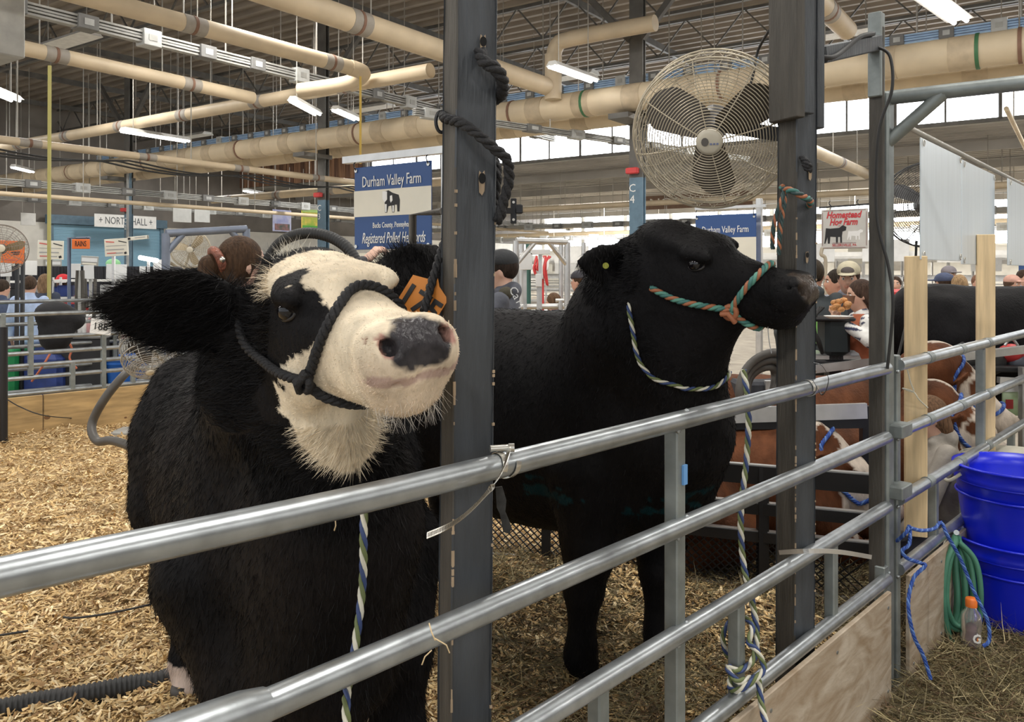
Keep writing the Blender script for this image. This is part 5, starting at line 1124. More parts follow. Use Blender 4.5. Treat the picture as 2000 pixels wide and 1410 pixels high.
o = MB().tube(spline([P(1606, 484, 8.9), P(1604, 497, 8.9), P(1612, 505, 8.9), P(1612, 540, 8.9), P(1612, 620, 8.9), P(1612, 824, 8.9)], 6), .02, 8).build('bent_pipe', [m_fan_w]); meta(o, 'bent cream pipe below the homestead sign', 'pipe')
# left side signs on stakes
def placard(px0, px1, py0, py1, D, name, label, m, tilt=0.0, txt=None, lines=None, cat='sign', stake_=None, tc=None):
    a, b = P(px0, (py0+py1)/2, D), P(px1, (py0+py1)/2, D); X = nrm(b-a+A3(0, 0, math.tan(tilt)*np.linalg.norm(b-a))); Y = nrm(np.cross(A3(0, -1, 0), X)); Y = Y if Y[2] > 0 else -Y; w_ = np.linalg.norm(b-a); h_ = (py1-py0)/F*D; c = (a+b)/2
    t = board_sign(name, label, c, X, Y, w_, h_, m, .012, cat=cat); Z_ = np.cross(X, Y); f = lambda x, y: c+X*w_*x+Y*h_*y+Z_*.003
    if txt: text(txt, .1, f(0, 0), X, Y, tc or m_ink, t, 'lettering', width=w_*.62)
    for (x, y, lw, lh, mm, an) in (lines or []):
        R = np.stack([X*math.cos(an)+Y*math.sin(an), -X*math.sin(an)+Y*math.cos(an), Z_], 1); MB().box(f(x, y), (w_*lw, h_*lh, .004), R).build('print', [mm], t)
    if stake_:
        for sx in stake_[1:] or (0,): MB().bar(c+X*w_*sx-Z_*.03+A3(0, .03, 0), np.append((c+X*w_*sx)[:2]+np.array([0, .03]), 0), .035, .035).build('stake', [stake_[0]], t)
    return t
m_org = flat('sign_orange', (.78, .17, .03)); m_sred = flat('print_red', (.62, .12, .1)); m_sgr = flat('print_grey', (.35, .35, .35)); m_slate = flat('pale_card', (.66, .67, .67)); m_mint = flat('mint_green', (.28, .62, .30))
LN = [(-.25, .33, .35, .06, m_sred, -.12), (.28, .30, .35, .05, m_ink, -.25), (0, .1, .85, .025, m_sgr, 0), (-.05, -.12, .75, .05, m_sgr, 0), (-.2, -.32, .4, .05, m_sred, 0), (.12, -.33, .3, .05, m_sgr, 0), (.38, -.35, .1, .12, m_ink, .4)]
placard(73, 124, 470, 507, 11, 'printed_placard', 'white printed placard right of the orange sign', m_cream, -.02, None, LN, stake_=(m_postb, -.1))
placard(204, 250, 466, 500, 11, 'printed_placard', 'tilted white printed placard above the green dome', m_cream, .06, None, LN, stake_=(m_alu, -.2))
placard(249, 290, 461, 468, 11, 'printed_strip', 'narrow white printed strip right of the tilted placard', m_cream, .10, None, [(-.42, 0, .12, .6, m_ink, 0), (.48, 0, .03, .9, m_ink, 0), (.1, .1, .5, .15, m_sgr, 0)])
placard(-12, 47, 470, 514, 9.5, 'orange_sign', 'large orange sign behind the smoky fan at left edge', m_org, -.05, None, [(.22, .0, .3, .05, m_ink, .1), (.25, -.08, .2, .05, m_ink, .1), (.1, -.35, .5, .03, m_sred, 0)], stake_=(m_blkst, .18, .36))
placard(140, 175, 467, 486, 10.4, 'orange_sign', 'small orange RAINS sign hanging from a hook frame', m_org, 0, 'RAINS')
o = MB().tube([P(135, 640, 10.5), P(135, 465, 10.5), P(176, 465, 10.5)], .025, 4, up=(0, 1, 0)).build('hook_frame', [mat('frame_blue_grey', (.10, .13, .19), .5)]); meta(o, 'dark blue hook frame carrying the small orange sign', 'frame')
for px in (146, 168): meta(MB().tube([P(px, 464, 10.48), P(px, 468, 10.42)], .006, 6).build('wire_link', [m_blkst]), 'wire link holding the %s corner of the small orange sign' % ('left' if px < 150 else 'right'), 'link')
for i, (a, b, c_, d_) in enumerate(((38, 72, 509, 537), (135, 157, 515, 543), (163, 183, 518, 545), (207, 247, 516, 545), (299, 322, 507, 535), (0, 22, 510, 540), (272, 284, 520, 535))):
    placard(a, b, c_, d_, 11.5, 'stall_card', ['blank pale card below the first printed placard', 'blank pale card under the small orange sign', 'blank pale card with a torn edge beside its twin', 'wide blank pale card under the green dome', 'tilted blank card left of the stall frame', 'blank pale card at the left edge below the orange sign', 'very small white card by the low tube light'][i], m_slate if i else m_white, .03*(i % 3-1), cat='card', stake_=(m_bus, 0))
o = MB().sphere(P(221, 515, 11.9), (.11, .06, .075), 14).build('green_dome', [m_mint]); meta(o, 'small green dome showing above the wide pale card', 'dome')
placard(158, 192, 500, 519, 12, 'monitor', 'grey monitor tilted above the pale cards', m_bus, -.06, None, [(0, .1, .9, .4, m_slate, 0), (0, -.3, .8, .15, m_cream, 0)], cat='screen')
placard(88, 120, 508, 520, 12, 'monitor', 'small pale monitor behind the printed placard', m_bus, 0, None, [(0, 0, .9, .5, m_slate, 0)], cat='screen')
t = thing('work_light', 'bright low tube light right of the tilted placard', 'light', P(290, 506, 11)); MB().cyl(P(273, 503, 11), P(307, 509, 11.3), .03, n=8).build('tube', [m_tube], t); MB().bar(P(290, 503, 11.2), P(290, 600, 11.2)*A3(1, 1, 0), .03, .03).build('stand', [m_alu], t)
o = placard(176, 217, 624, 653, 8.15, 'number_card', 'white card numbered 188 on the far fence below the black ear', m_white, -.12, '188', cat='card')
# ================================================================== PEOPLE
m_skin = mat('skin', (1, 1, 1), .5, attr=True, var=.05, scale=20, spec=.4); m_cloth = mat('cloth', (1, 1, 1), .85, attr=True, var=.14, scale=14, bump=.25, bscale=30)
m_hairp = mat('head_hair', (1, 1, 1), .6, spec=.15, attr=True, var=.45, scale=30, stretch=(3, 3, .4), bump=.5, bscale=60); m_scl = flat('eye_white', (.75, .73, .70), .3); m_iris = flat('eye_dark', (.03, .02, .015), .1)
SK = {'a': (.60, .36, .26), 'b': (.52, .29, .20), 'c': (.66, .42, .32)}
def smesh(name, pr, pts, pad, h, col, m, t, fn=None):
    pts = np.array(pts); V, Q = sdf_mesh(pr, pts.min(0)-pad, pts.max(0)+pad, h, 4); V = relax(V, Q, 1, .3); C = np.tile(np.array(col, float), (len(V), 1))
    if fn: C = fn(V, C)
    return obj_from(name, V, Q, m, t, smooth=True, attr=C)
def hand_prims(w_, d, pal, s, k=1.0, curl=.5):
    """palm and five bent fingers from wrist w_ along d, palm facing pal, thumb on side s"""
    d = nrm(d); pal = nrm(pal-d*(pal@d)); sd = np.cross(pal, d)*s; pr = [ell(w_+d*.045*k, (.048*k, .040*k, .016*k), np.stack([d, sd, pal], 1), .012)]; pts = []
    for i, (o, l) in enumerate(((.030, .068), (.011, .078), (-.009, .073), (-.028, .056))):
        b = w_+d*.08*k+sd*o*k; a = curl; p1 = b+(d*math.cos(a)+pal*math.sin(a))*l*.45*k; p2 = p1+(d*math.cos(a*2)+pal*math.sin(a*2))*l*.32*k; p3 = p2+(d*math.cos(a*2.8)+pal*math.sin(a*2.8))*l*.25*k
        pr += chain([b-d*.02*k, b, p1, p2, p3], [.0095*k, .0095*k, .009*k, .0082*k, .007*k], .004); pts += [p3]
    b = w_+d*.02*k+sd*.032*k; p1 = b+(d*.6+sd*.7+pal*.3)*.035*k; p2 = p1+(d*.85+sd*.2+pal*.5)*.03*k; pr += chain([b, p1, p2], [.013*k, .011*k, .0085*k], .008); return pr, pts+[p2, w_]
def person(label, xy, yaw, H, top=(.3, .3, .3), leg=(.05, .07, .13), hair=((.06, .035, .02), 'short'), skin='a', cap=None, h=.018, arms=None, look=(0, 0), vest=None, hip=None, lean=0.0, legs=None, group=None, z0=0.0, fine=False, topfn=None, shoe=(.03, .025, .02), hood=False):
    k = H/1.75; cy, sy = math.cos(yaw), math.sin(yaw); fx = A3(cy, sy, 0); ly = A3(-sy, cy, 0); o = A3(xy[0], xy[1], z0)
    hz = .93 if hip is None else hip; cl, sl_ = math.cos(lean), math.sin(lean)
    def L(x, y, z):                                                       # above the hips the trunk leans
        if z > .93: zz = z-.93; x, z = x*cl+zz*sl_, hz+zz*cl-x*sl_
        else: z = z*hz/.93
        return o+(fx*x+ly*y+Z3*z)*k
    bt = fx*sl_+Z3*cl; bf = fx*cl-Z3*sl_
    t = thing('person', label, 'person', o, group); ya, pa = look; hc = L(.015, 0, 1.60)
    hx = nrm(bf*math.cos(ya)*math.cos(pa)+ly*math.sin(ya)+bt*math.sin(pa)); hy = nrm(np.cross(bt, hx)); hzv = np.cross(hx, hy); Rh = np.stack([hx, hy, hzv], 1)
    hp = lambda x, y, z: hc+(hx*x+hy*y+hzv*z)*k
    tor = lambda g: loft(L(0, 0, .93)-bt*.12*k, bt, ly, bf, [(a*k, (b+g)*k, c*k, (d+g)*k) for a, b, c, d in ((-.02, .10, 0, .07), (.04, .165, -.01, .115), (.14, .158, -.005, .11), (.27, .152, .0, .108), (.42, .178, .01, .12), (.54, .168, .0, .10), (.61, .10, -.01, .07), (.65, .05, -.01, .045))], 2.3, .03*k)
    ar = []
    for i, s in enumerate((1, -1)):
        a = (arms or {}).get('l' if s > 0 else 'r', ((-.03, s*.24, 1.14), (.06, s*.245, .90))); ar.append([L(0, s*.175, 1.405), L(*a[0]), L(*a[1])])
    lg = []
    for s in (1, -1):
        a = (legs or {}).get('l' if s > 0 else 'r', ((.01, s*.10, .50), (-.02, s*.105, .08))); q = [L(0, s*.09, .90)]
        for p in a: q.append(o+(fx*p[0]+ly*p[1]+Z3*p[2])*k)
        lg.append(q)
    pr = [ell(hc+hzv*.02*k, A3(.098, .076, .098)*k, Rh, .02), ell(hp(.025, 0, -.045), A3(.07, .058, .075)*k, Rh, .03), ell(hp(.045, 0, -.085), A3(.035, .032, .03)*k, Rh, .02), cone(hp(.09, 0, .02), hp(.108, 0, -.022), .009*k, .014*k, .012), ell(hp(.09, 0, -.055), A3(.012, .024, .012)*k, Rh, .01),
          cone(hp(-.01, 0, -.06), L(-.01, 0, 1.43), .055*k, .062*k, .03), tor(-.012)]
    for s in (1, -1): pr += [ell(hp(-.005, s*.078, -.01), A3(.02, .009, .032)*k, Rh, .006), ell(hp(.088, s*.032, .012), A3(.014, .018, .011)*k, Rh, .01, -1)]
    for q in ar: pr += chain(q, [.048*k, .040*k, .027*k], .02)
    for q in lg: pr += chain(q, [.082*k, .055*k, .038*k], .03)
    hands = []
    for i, q in enumerate(ar):
        d = nrm(q[2]-q[1]); pal = (arms or {}).get('pal', None); pal = (fx*pal[0]+ly*pal[1]+Z3*pal[2]) if pal else (-ly if i == 0 else ly)
        hands.append(hand_prims(q[2], d, pal, 1 if i == 0 else -1, k, (arms or {}).get('curl', .45)))
        if not fine: pr += hands[-1][0]
    pts = [hp(x, y, z) for x in (-.1, .12) for y in (-.09, .09) for z in (-.12, .125)]+[p for q in ar for p in q]+[q[2]+nrm(q[2]-q[1])*.17*k for q in ar]+[p for q in lg for p in q]+[L(x, y, .8) for x in (-.1, .1) for y in (-.2, .2)]
    V, Q = sdf_mesh(pr, np.min(pts, 0)-.06, np.max(pts, 0)+.06, h, 4); V = relax(V, Q, 1, .3)
    if fine:
        for hp_, pp in hands:
            v2, q2 = sdf_mesh(hp_, np.min(pp, 0)-.05, np.max(pp, 0)+.05, .0045, 4); Q = np.concatenate([Q, q2+len(V)]); V = np.concatenate([V, v2])
    C = np.tile(np.array(SK[skin]), (len(V), 1)); lq = (V-hc)@Rh/k; lips = (lq[:, 0] > .07) & (np.abs(lq[:, 2]+.056) < .009) & (np.abs(lq[:, 1]) < .026); C[lips] *= A3(.85, .55, .5)
    ck = np.exp(-(((lq[:, 1].__abs__()-.045)/.025)**2+((lq[:, 2]+.03)/.03)**2)); C *= 1-ck[:, None]*A3(0, .12, .12)
    obj_from('body', V, Q, m_skin, t, smooth=True, attr=C)
    for s in (1, -1):
        e = MB().sphere(hp(.080, s*.032, .012), .0125*k, 10).build('eye', [m_scl], t); MB().sphere(hp(.0885, s*.032, .012), .0062*k, 8).build('iris', [m_iris], e)
        MB().tube([hp(.092, s*.016, .030), hp(.094, s*.032, .036), hp(.084, s*.05, .031)], .0035*k, 5).build('eyebrow', [m_iris], t)
    # clothes
    tp = [tor(.012)]+[x for q in ar for x in chain([q[0], q[1], q[1]*.06+q[2]*.94], [.064*k, .054*k, .042*k], .03)]+[cone(L(-.01, 0, 1.44), L(-.005, 0, 1.475), .07*k, .066*k, .02)]
    if hood: tp += [ell(L(-.07, 0, 1.47), A3(.05, .10, .06)*k, np.stack([bf, ly, bt], 1), .03), cone(L(.03, .05, 1.46), L(.03, -.05, 1.46), .03*k, .03*k, .02)]
    tpts = [p for q in ar for p in q]+[L(x, y, z) for x in (-.12, .12) for y in (-.19, .19) for z in (.84, 1.5)]
    smesh('top', tp, tpts, .08, h, top, m_cloth, t, topfn)
    if vest: smesh('vest', [tor(.026), ell(L(.0, 0, 1.15), A3(.01, .01, .01)*k)], [L(x, y, z) for x in (-.15, .15) for y in (-.2, .2) for z in (.82, 1.50)], .07, h, vest, m_cloth, t)
    lp = [x for q in lg for x in chain([q[0]+Z3*.03*k, q[1], q[2]], [.100*k, .074*k, .058*k], .03)]+[ell(L(0, 0, .92), A3(.115, .165, .10)*k, np.stack([bf, ly, bt], 1), .04)]
    smesh('trousers', lp, [p for q in lg for p in q]+[L(x, y, .95) for x in (-.1, .1) for y in (-.17, .17)], .12, h*1.15, leg, m_cloth, t)
    for q in lg:
        f = q[2]; MB().sphere(f+fx*.05*k+A3(0, 0, -.025), A3(.135, .048, .05)*k, 12, R=np.stack([fx, ly, Z3], 1)).build('shoe', [flat('shoe_%d' % (shoe[0]*1000), shoe)], t)
    # hair
    hcol, style = hair; hr = [ell(hp(-.014, 0, .030), A3(.104, .086, .106)*k, Rh, .02)]
    if style in ('long', 'bob'):
        ln = .30 if style == 'long' else .16
        hr += [loft(hp(-.045, 0, .06), -hzv, hy, hx, [(0, .05*k, 0, .05*k), (.08*k, .088*k, 0, .062*k), (ln*.7*k, .092*k, -.01*k, .055*k), (ln*k+.06*k, .06*k, -.02*k, .03*k)], 2.2, .03)]
    if style == 'tail': hr += [ell(hp(-.035, 0, -.02), A3(.085, .078, .105)*k, Rh, .03)]+chain([hp(-.10, 0, .03), hp(-.150, 0, -.0), hp(-.175, .0, -.10), hp(-.17, 0, -.24)], [.036*k, .042*k, .044*k, .02*k], .02)
    hr += [ell(hp(.10, 0, -.05), A3(.085, .072, .115)*k, Rh, .012, -1), ell(hp(.05, .09, -.055), A3(.05, .03, .06)*k, Rh, .01, -1), ell(hp(.05, -.09, -.055), A3(.05, .03, .06)*k, Rh, .01, -1)]
    if style not in ('long', 'bob', 'tail'): hr += [ell(hp(0, 0, -.14), A3(.13, .13, .09)*k, Rh, .02, -1)]
    smesh('hair', hr, [hp(x, y, z) for x in (-.22, .1) for y in (-.11, .11) for z in (-.38 if style in ('long', 'tail') else -.2, .15)], .01, min(h, .012), hcol, m_hairp, t)
    if cap:
        cb_ = [ell(hp(-.006, 0, .065), A3(.110, .091, .082)*k, Rh, .01), ell(hp(0, 0, -.045), A3(.2, .2, .090)*k, Rh, .006, -1)]
        br = [ell(hp(.130, 0, .052), A3(.070, .072, .009)*k, Rh, .01)]
        c_ = smesh('cap', cb_+br, [hp(x, y, z) for x in (-.13, .22) for y in (-.11, .11) for z in (0, .15)], .01, min(h, .009), cap[0], m_cloth, t)
        if len(cap) > 1: smesh('cap_front', [ell(hp(.045, 0, .07), A3(.072, .062, .048)*k, Rh, .01)], [hp(x, y, z) for x in (-.04, .13) for y in (-.08, .08) for z in (0, .14)], .01, .008, cap[1], m_cloth, t)
    return t, L, hp
def at(px, D): return ((px-1000)/F*D, D)
R_ = math.radians
# woman with a pony tail behind the white-faced steer
tw, Lw, hpw = person('woman with brown ponytail in leather clasp behind the white-faced steer', at(468, 3.86), R_(38), 1.83, (.05, .05, .055), hair=((.060, .033, .018), 'tail'), skin='c', h=.013, fine=True,
    arms={'r': ((.30, -.22, 1.42), (.47, -.30, 1.615)), 'l': ((.2, .2, 1.2), (.40, .08, 1.3)), 'pal': (-.3, .3, -1), 'curl': .8})
cl = MB(); ctr = hpw(-.115, -.0, .02); X_ = nrm(hpw(0, -1, 0)-hpw(0, 0, 0)); Z_ = nrm(hpw(0, 0, 1)-hpw(0, 0, 0)); Y_ = nrm(hpw(-1, 0, 0)-hpw(0, 0, 0))
cl.tube([ctr+.052*(math.cos(a)*X_+math.sin(a)*(Z_*.93+Y_*.35)) for a in np.arange(24)*.2618], .021, 8, closed=True)
c_ = cl.build('leather_clasp', [mat('tooled_leather', (.22, .075, .045), .5, var=.45, scale=40, bump=.6, bscale=60)], tw)
MB().sphere(ctr+X_*.072+Z_*.005, .014, 12).build('silver_concho', [m_band_s], c_)
hz_ = MB(); pts = resample(spline([P(505, 560, 3.8), P(528, 500, 3.72), P(556, 468, 3.66), P(600, 455, 3.6), P(645, 463, 3.56), P(680, 486, 3.52), P(700, 520, 3.5)], 10), .0045)
hz_.tube(pts, np.where(np.arange(len(pts)) % 3 < 2, .0255, .0215), 12); meta(hz_.build('corrugated_hose', [m_cable]), 'black corrugated hose arching over the white-faced steer, held by the woman', 'hose')
person('man with short dark hair looking over the steer below the farm sign', at(737, 7.2), R_(-75), 1.74, (.20, .2, .22), hair=((.02, .015, .012), 'short'), skin='a', h=.018)
tj, Lj, hj = person('man in charcoal work jacket and dark cap right of the front post', at(984, 5.6), R_(172), 1.80, (.085, .09, .11), vest=None, hair=((.03, .02, .015), 'short'), cap=((.03, .032, .035),), skin='c', h=.016, hood=True, arms={'l': ((.12, .27, 1.12), (.30, .20, 1.02)), 'r': ((-.02, -.25, 1.12), (.2, -.22, 1.0))})
smesh('collar_yoke', [cone(Lj(-.03, .15, 1.455), Lj(-.03, -.15, 1.455), .045, .045, .02)], [Lj(-.08, .2, 1.4), Lj(.05, -.2, 1.5)], .05, .014, (.05, .045, .028), m_cloth, tj)
for i, ch in enumerate('Carh'): text(ch, .075, P(1003+i*6, 568+i*11, 5.22), A3(.45, 0, -.89), A3(.89, .0, .45), m_slate, tj, 'lettering')
person('man in a red jacket and dark cap standing by the far stalls', at(1134, 9.5), R_(160), 1.66, (.30, .07, .07), cap=((.05, .05, .06),), skin='a', h=.02)
person('child in navy standing at the far stalls', at(1082, 9.0), R_(150), 1.42, (.02, .03, .07), hair=((.12, .07, .04), 'short'), h=.02)
# group right of the timber post
tg6, L6, h6 = person('man in black hoodie with green print seen from behind', at(1588, 6.6), R_(62), 1.76, (.05, .06, .065), hair=((.04, .03, .02), 'short'), skin='b', h=.016, hood=True)
MB().prism([(math.cos(a), math.sin(a)*1.2) for a in np.arange(20)*.314], L6(-.135, .0, 1.17), A3(math.sin(R_(62)), -math.cos(R_(62)), 0)*.085, Z3*.1, -.006).build('green_print', [flat('print_lime', (.22, .50, .12))], tg6)
MB().prism([(-.8, .6), (-.2, .8), (.5, .5), (.8, -.1), (.5, -.8), (0, -.3), (-.5, -.9)], L6(-.142, .0, 1.17), A3(math.sin(R_(62)), -math.cos(R_(62)), 0)*.055, Z3*.065, -.006).build('print_figure', [m_ink], tg6)
person('man with short dark hair in grey, face turned left, right of the black hoodie', at(1636, 7.4), R_(172), 1.68, (.30, .32, .38), hair=((.03, .022, .016), 'short'), skin='b', h=.018)
person('young man in tan and cream cap, grey hoodie and black vest looking down', at(1658, 6.6), R_(-118), 1.73, (.33, .35, .42), leg=(.13, .19, .32), vest=(.035, .036, .045), cap=((.55, .50, .36), (.10, .085, .08)), hair=((.05, .03, .02), 'short'), skin='a', h=.014, fine=True, look=(0, -.12), hood=True, arms={'l': ((.06, .26, 1.13), (.30, .12, 1.14)), 'r': ((.06, -.27, 1.13), (.30, -.10, 1.12)), 'pal': (0, 0, 1)})
def sleeve(V, C):
    n_ = np.sin(V[:, 2]*95)*np.sin((V[:, 0]+V[:, 1])*70); C[n_ > .42] = A3(.03, .035, .08); return C
two, Lo, ho = person('woman in rust vest and white patterned sleeves holding a plate of food', at(1684, 6.0), R_(172), 1.60, (.78, .77, .74), leg=(.07, .11, .22), vest=(.35, .10, .045), hair=((.060, .036, .026), 'bob'), skin='a', h=.012, fine=True, look=(0, -.12), topfn=sleeve, arms={'l': ((.03, .34, 1.27), (.19, .2, 1.385)), 'r': ((.10, -.24, 1.20), (.17, -.10, 1.43)), 'pal': (-.2, 0, .9), 'curl': .6})
pc = P(1638, 622, 5.55); o = MB().lathe(pc, Z3, [(0, 0), (.06, .0), (.095, .016), (.097, .018), (.06, .004), (0, .004)], 24).build('paper_plate', [m_white]); meta(o, 'white paper plate held by the woman in the rust vest', 'plate')
fd = MB()
for i in range(9): fd.sphere(P(1638+random.uniform(-9, 16), 604-i*2.2, 5.53)+A3(0, random.uniform(-.03, .03), 0), (.03, .026, .02), 8)
meta(fd.build('fried_food', [mat('fried_dough', (.55, .26, .09), .6, var=.4, scale=30, bump=.5)]), 'fried food piled on the white paper plate', 'food', kind='stuff')
o = MB().cyl(P(1657, 592, 5.75), P(1658, 577, 5.75), .036, .042, 16).build('paper_cup', [mat('brown_cup', (.20, .10, .06), .5)]); meta(o, 'small brown cup held above the plate of food', 'cup')
# woman kneeling behind the right fence
person('kneeling woman with brown hair and beige hoodie behind the right fence', at(1866, 4.55), R_(168), 1.62, (.34, .31, .27), leg=(.08, .08, .1), hair=((.16, .09, .05), 'bob'), skin='a', h=.014, fine=True, hip=.24, lean=.2, hood=True, look=(.1, -.1),
       legs={'l': ((.35, .14, .10), (-.02, .14, .06)), 'r': ((.33, -.14, .10), (-.02, -.14, .06))}, arms={'l': ((.22, .26, 1.1), (.42, .22, 1.0)), 'r': ((.2, -.26, 1.12), (.42, -.2, 1.0))})
# people at the left
person('person in a pale blue shirt and jeans seen from behind at the far left fence', at(58, 10.0), R_(100), 1.60, (.42, .53, .75), leg=(.045, .07, .2), hair=((.07, .045, .03), 'short'), skin='a', h=.018)
person('person with light brown hair beyond the pale blue shirt', at(88, 11.2), R_(80), 1.62, (.04, .05, .08), hair=((.22, .14, .08), 'bob'), h=.022)
person('person in navy cut by the left edge beyond the far fence', at(4, 10.6), R_(70), 1.55, (.06, .08, .14), hair=((.05, .035, .025), 'short'), h=.022)
person('man in a red cap and red jacket bending by the pale cards', at(124, 12.5), R_(175), 1.60, (.50, .04, .05), cap=((.6, .03, .04),), skin='a', h=.022)
person('woman in dark cap with blond hair by the stall frame', at(346, 9.6), R_(150), 1.70, (.035, .04, .07), cap=((.04, .04, .045),), hair=((.48, .32, .16), 'bob'), h=.02)
# crowd at the far right
for (px, D, H, yw, tp, hr, cp, lb) in ((1846, 9.2, 1.63, 150, (.05, .06, .14), ((.05, .03, .02), 'short'), ((.07, .09, .16),), 'man in navy cap and navy jacket beyond the black cow'),
    (1874, 9.0, 1.62, 80, (.42, .40, .36), ((.36, .24, .13), 'bob'), None, 'woman with a light brown bob beyond the black cow'),
    (1852, 11.5, 1.72, -70, (.25, .25, .28), ((.04, .03, .02), 'short'), ((.22, .20, .22),), 'man in a grey cap behind the navy cap'),
    (1908, 12.5, 1.60, -100, (.55, .30, .22), ((.2, .1, .06), 'short'), None, 'person in salmon top between the sign stakes'),
    (1930, 13, 1.58, 60, (.28, .12, .08), ((.12, .06, .04), 'bob'), None, 'person with auburn bob between the sign stakes'),
    (1975, 10.5, 1.60, -60, (.75, .74, .72), ((.1, .06, .04), 'short'), ((.6, .35, .28),), 'person in white shirt near the right edge'),
    (1998, 12, 1.68, -80, (.30, .33, .42), ((.05, .03, .02), 'short'), None, 'person in blue grey cut by the right edge'),
    (1790, 8.3, 1.66, 55, (.46, .45, .42), ((.25, .2, .15), 'short'), ((.5, .5, .48),), 'person in pale grey hoodie left of the black cow'),
    (1750, 12, 1.58, -120, (.04, .04, .05), ((.05, .03, .02), 'short'), None, 'person in black seen just right of the galvanized post'),
    (1775, 14, 1.60, -60, (.3, .3, .33), ((.05, .03, .02), 'short'), ((.12, .12, .13),), 'person in a dark cap far beyond the galvanized post')):
    person(lb, at(px, D), R_(yw), H, tp, hair=hr, cap=cp, h=.022)
# ================================================================== PROPS
# far pen fence at the left
LA = A3(-4.87, 7.87, 0); LD = A3(.688, .7257, 0); LN_ = A3(.7257, -.688, 0)
def far_panel(label, A, L0, L1, zs, ups, stubs, r=.022):
    t = thing('pipe_fence', label, 'fence', A+LD*(L0+L1)/2)
    for z in zs: MB().cyl(A+LD*L0+Z3*z, A+LD*L1+Z3*z, r, n=10).build('rail', [m_galv], t)
    for s, a, b in ups+stubs: MB().box(A+LD*s+Z3*(a+b)/2, (.045, .045, b-a), np.stack([LD, LN_, Z3], 1), 0, .004).build('upright', [m_galvp], t)
far_panel('galvanized pipe fence across the far side of the chip pen', LA, -1.6, 4.4, (1.22, .99, .84, .72, .60, .445), [(-1.2, .1, 1.2), (-.02, .42, 1.24), (.9, .42, 1.2), (2.0, .42, 1.2), (3.2, .42, 1.2)], [(.22, .62, 1.2), (.6, .45, .72), (1.2, .45, .6), (1.55, .45, .99)])
far_panel('second pipe fence just behind the far fence of the chip pen', LA-LN_*1.3, -1.5, 5.5, (1.30, 1.05, .8, .55, .3), [(-1, 0, 1.3), (1.5, 0, 1.3), (4, 0, 1.3)], [])
b_ = LA+LN_*.04; t = thing('kickboard', 'knotty timber kickboard below the far pen fence', 'board', b_)
for i in range(3): MB().box(b_+LD*(-.7+i*2.03)+Z3*.22, (2.02, .04, .41), np.stack([LD, LN_, Z3], 1), 0, .004).build('board', [m_board], t)
kn_ = MB()
for (s, z, r) in ((.35, .2, .03), (1.5, .27, .022), (1.1, .1, .015), (2.3, .2, .03), (2.9, .3, .02)): kn_.prism([(r*math.cos(a), r*.7*math.sin(a)) for a in np.arange(12)*.5236], b_+LD*s+Z3*z+LN_*.0215, LD, Z3, -.001)
kn_.build('knot', [flat('board_knot', (.16, .08, .03))], t)['kind'] = 'stuff'
o = MB().cyl(G(7, 873), G(7, 873)*A3(1, 1, 0)+A3(0, 0, 1.12), .035, n=12).cyl(G(7, 873), G(7, 873)+A3(0, 0, .05), .05, n=12).build('black_pole', [m_blkst]); meta(o, 'black pole standing in the chips at the left edge', 'pole')
# hoses and cords on the chips
m_hose_g = mat('grey_hose', (.075, .068, .06), .5, var=.15, scale=10)
o = MB().tube(resample(spline([P(272, 706, 6.0), P(240, 735, 5.8), P(205, 778, 5.7), P(182, 820, 5.7), P(180, 845, 5.65), P(192, 862, 5.6), P(215, 860, 5.55), P(240, 866, 5.5), P(285, 885, 5.4)], 10), .02), .030, 10).build('blower_hose', [m_hose_g]); meta(o, 'grey hose looping from the wire cage fan down to the chips', 'hose')
o = MB().box(G(243, 868)+A3(0, .25, .07), (.4, .3, .05), None, 0, .01).build('grey_tray', [m_bus]); meta(o, 'low grey tray on the chips beside the looping hose', 'tray')
pts = resample(spline([G(-60, 1402, .05), G(60, 1376, .05), G(160, 1360, .05), G(250, 1342, .05), G(330, 1326, .05), G(400, 1282, .05), G(450, 1250, .05), G(560, 1200, .05)], 12), .006)
o = MB().tube(pts, np.where(np.arange(len(pts)) % 3 < 2, .043, .037), 14).build('corrugated_hose', [m_cable]); meta(o, 'thick black corrugated hose lying on the chips at lower left', 'hose')
for lab, pp in (('thin black cord on the chips below the top rail', [G(124, 1205, .07), G(145, 1207, .07), G(200, 1200, .07), G(270, 1186, .07), G(340, 1168, .07)]), ('thin black cord on the chips from the black pole', [G(0, 775, .4)*0+P(8, 776, 7.8), P(40, 795, 7.6), P(90, 812, 7.5), G(165, 818, .06)]), ('short black cord at the left edge on the chips', [G(-10, 1242, .07), G(30, 1236, .07), G(55, 1232, .07)])):
    meta(MB().tube(spline(pp, 8), .005, 6).build('cord', [m_cable]), lab, 'cord')
o = MB().lathe(G(26, 824, .07), Z3, [(0, 0), (.10, 0), (.105, .03), (0, .035)], 16).build('purple_lid', [flat('purple_plastic', (.18, .04, .32))]); meta(o, 'flat purple lid on the chips by the black pole', 'lid')
o = MB().box(G(70, 838, .05), (.2, .07, .03), None, 0, .01).build('dark_brush', [m_cable]); meta(o, 'small dark brush on the chips near the kickboard', 'brush')
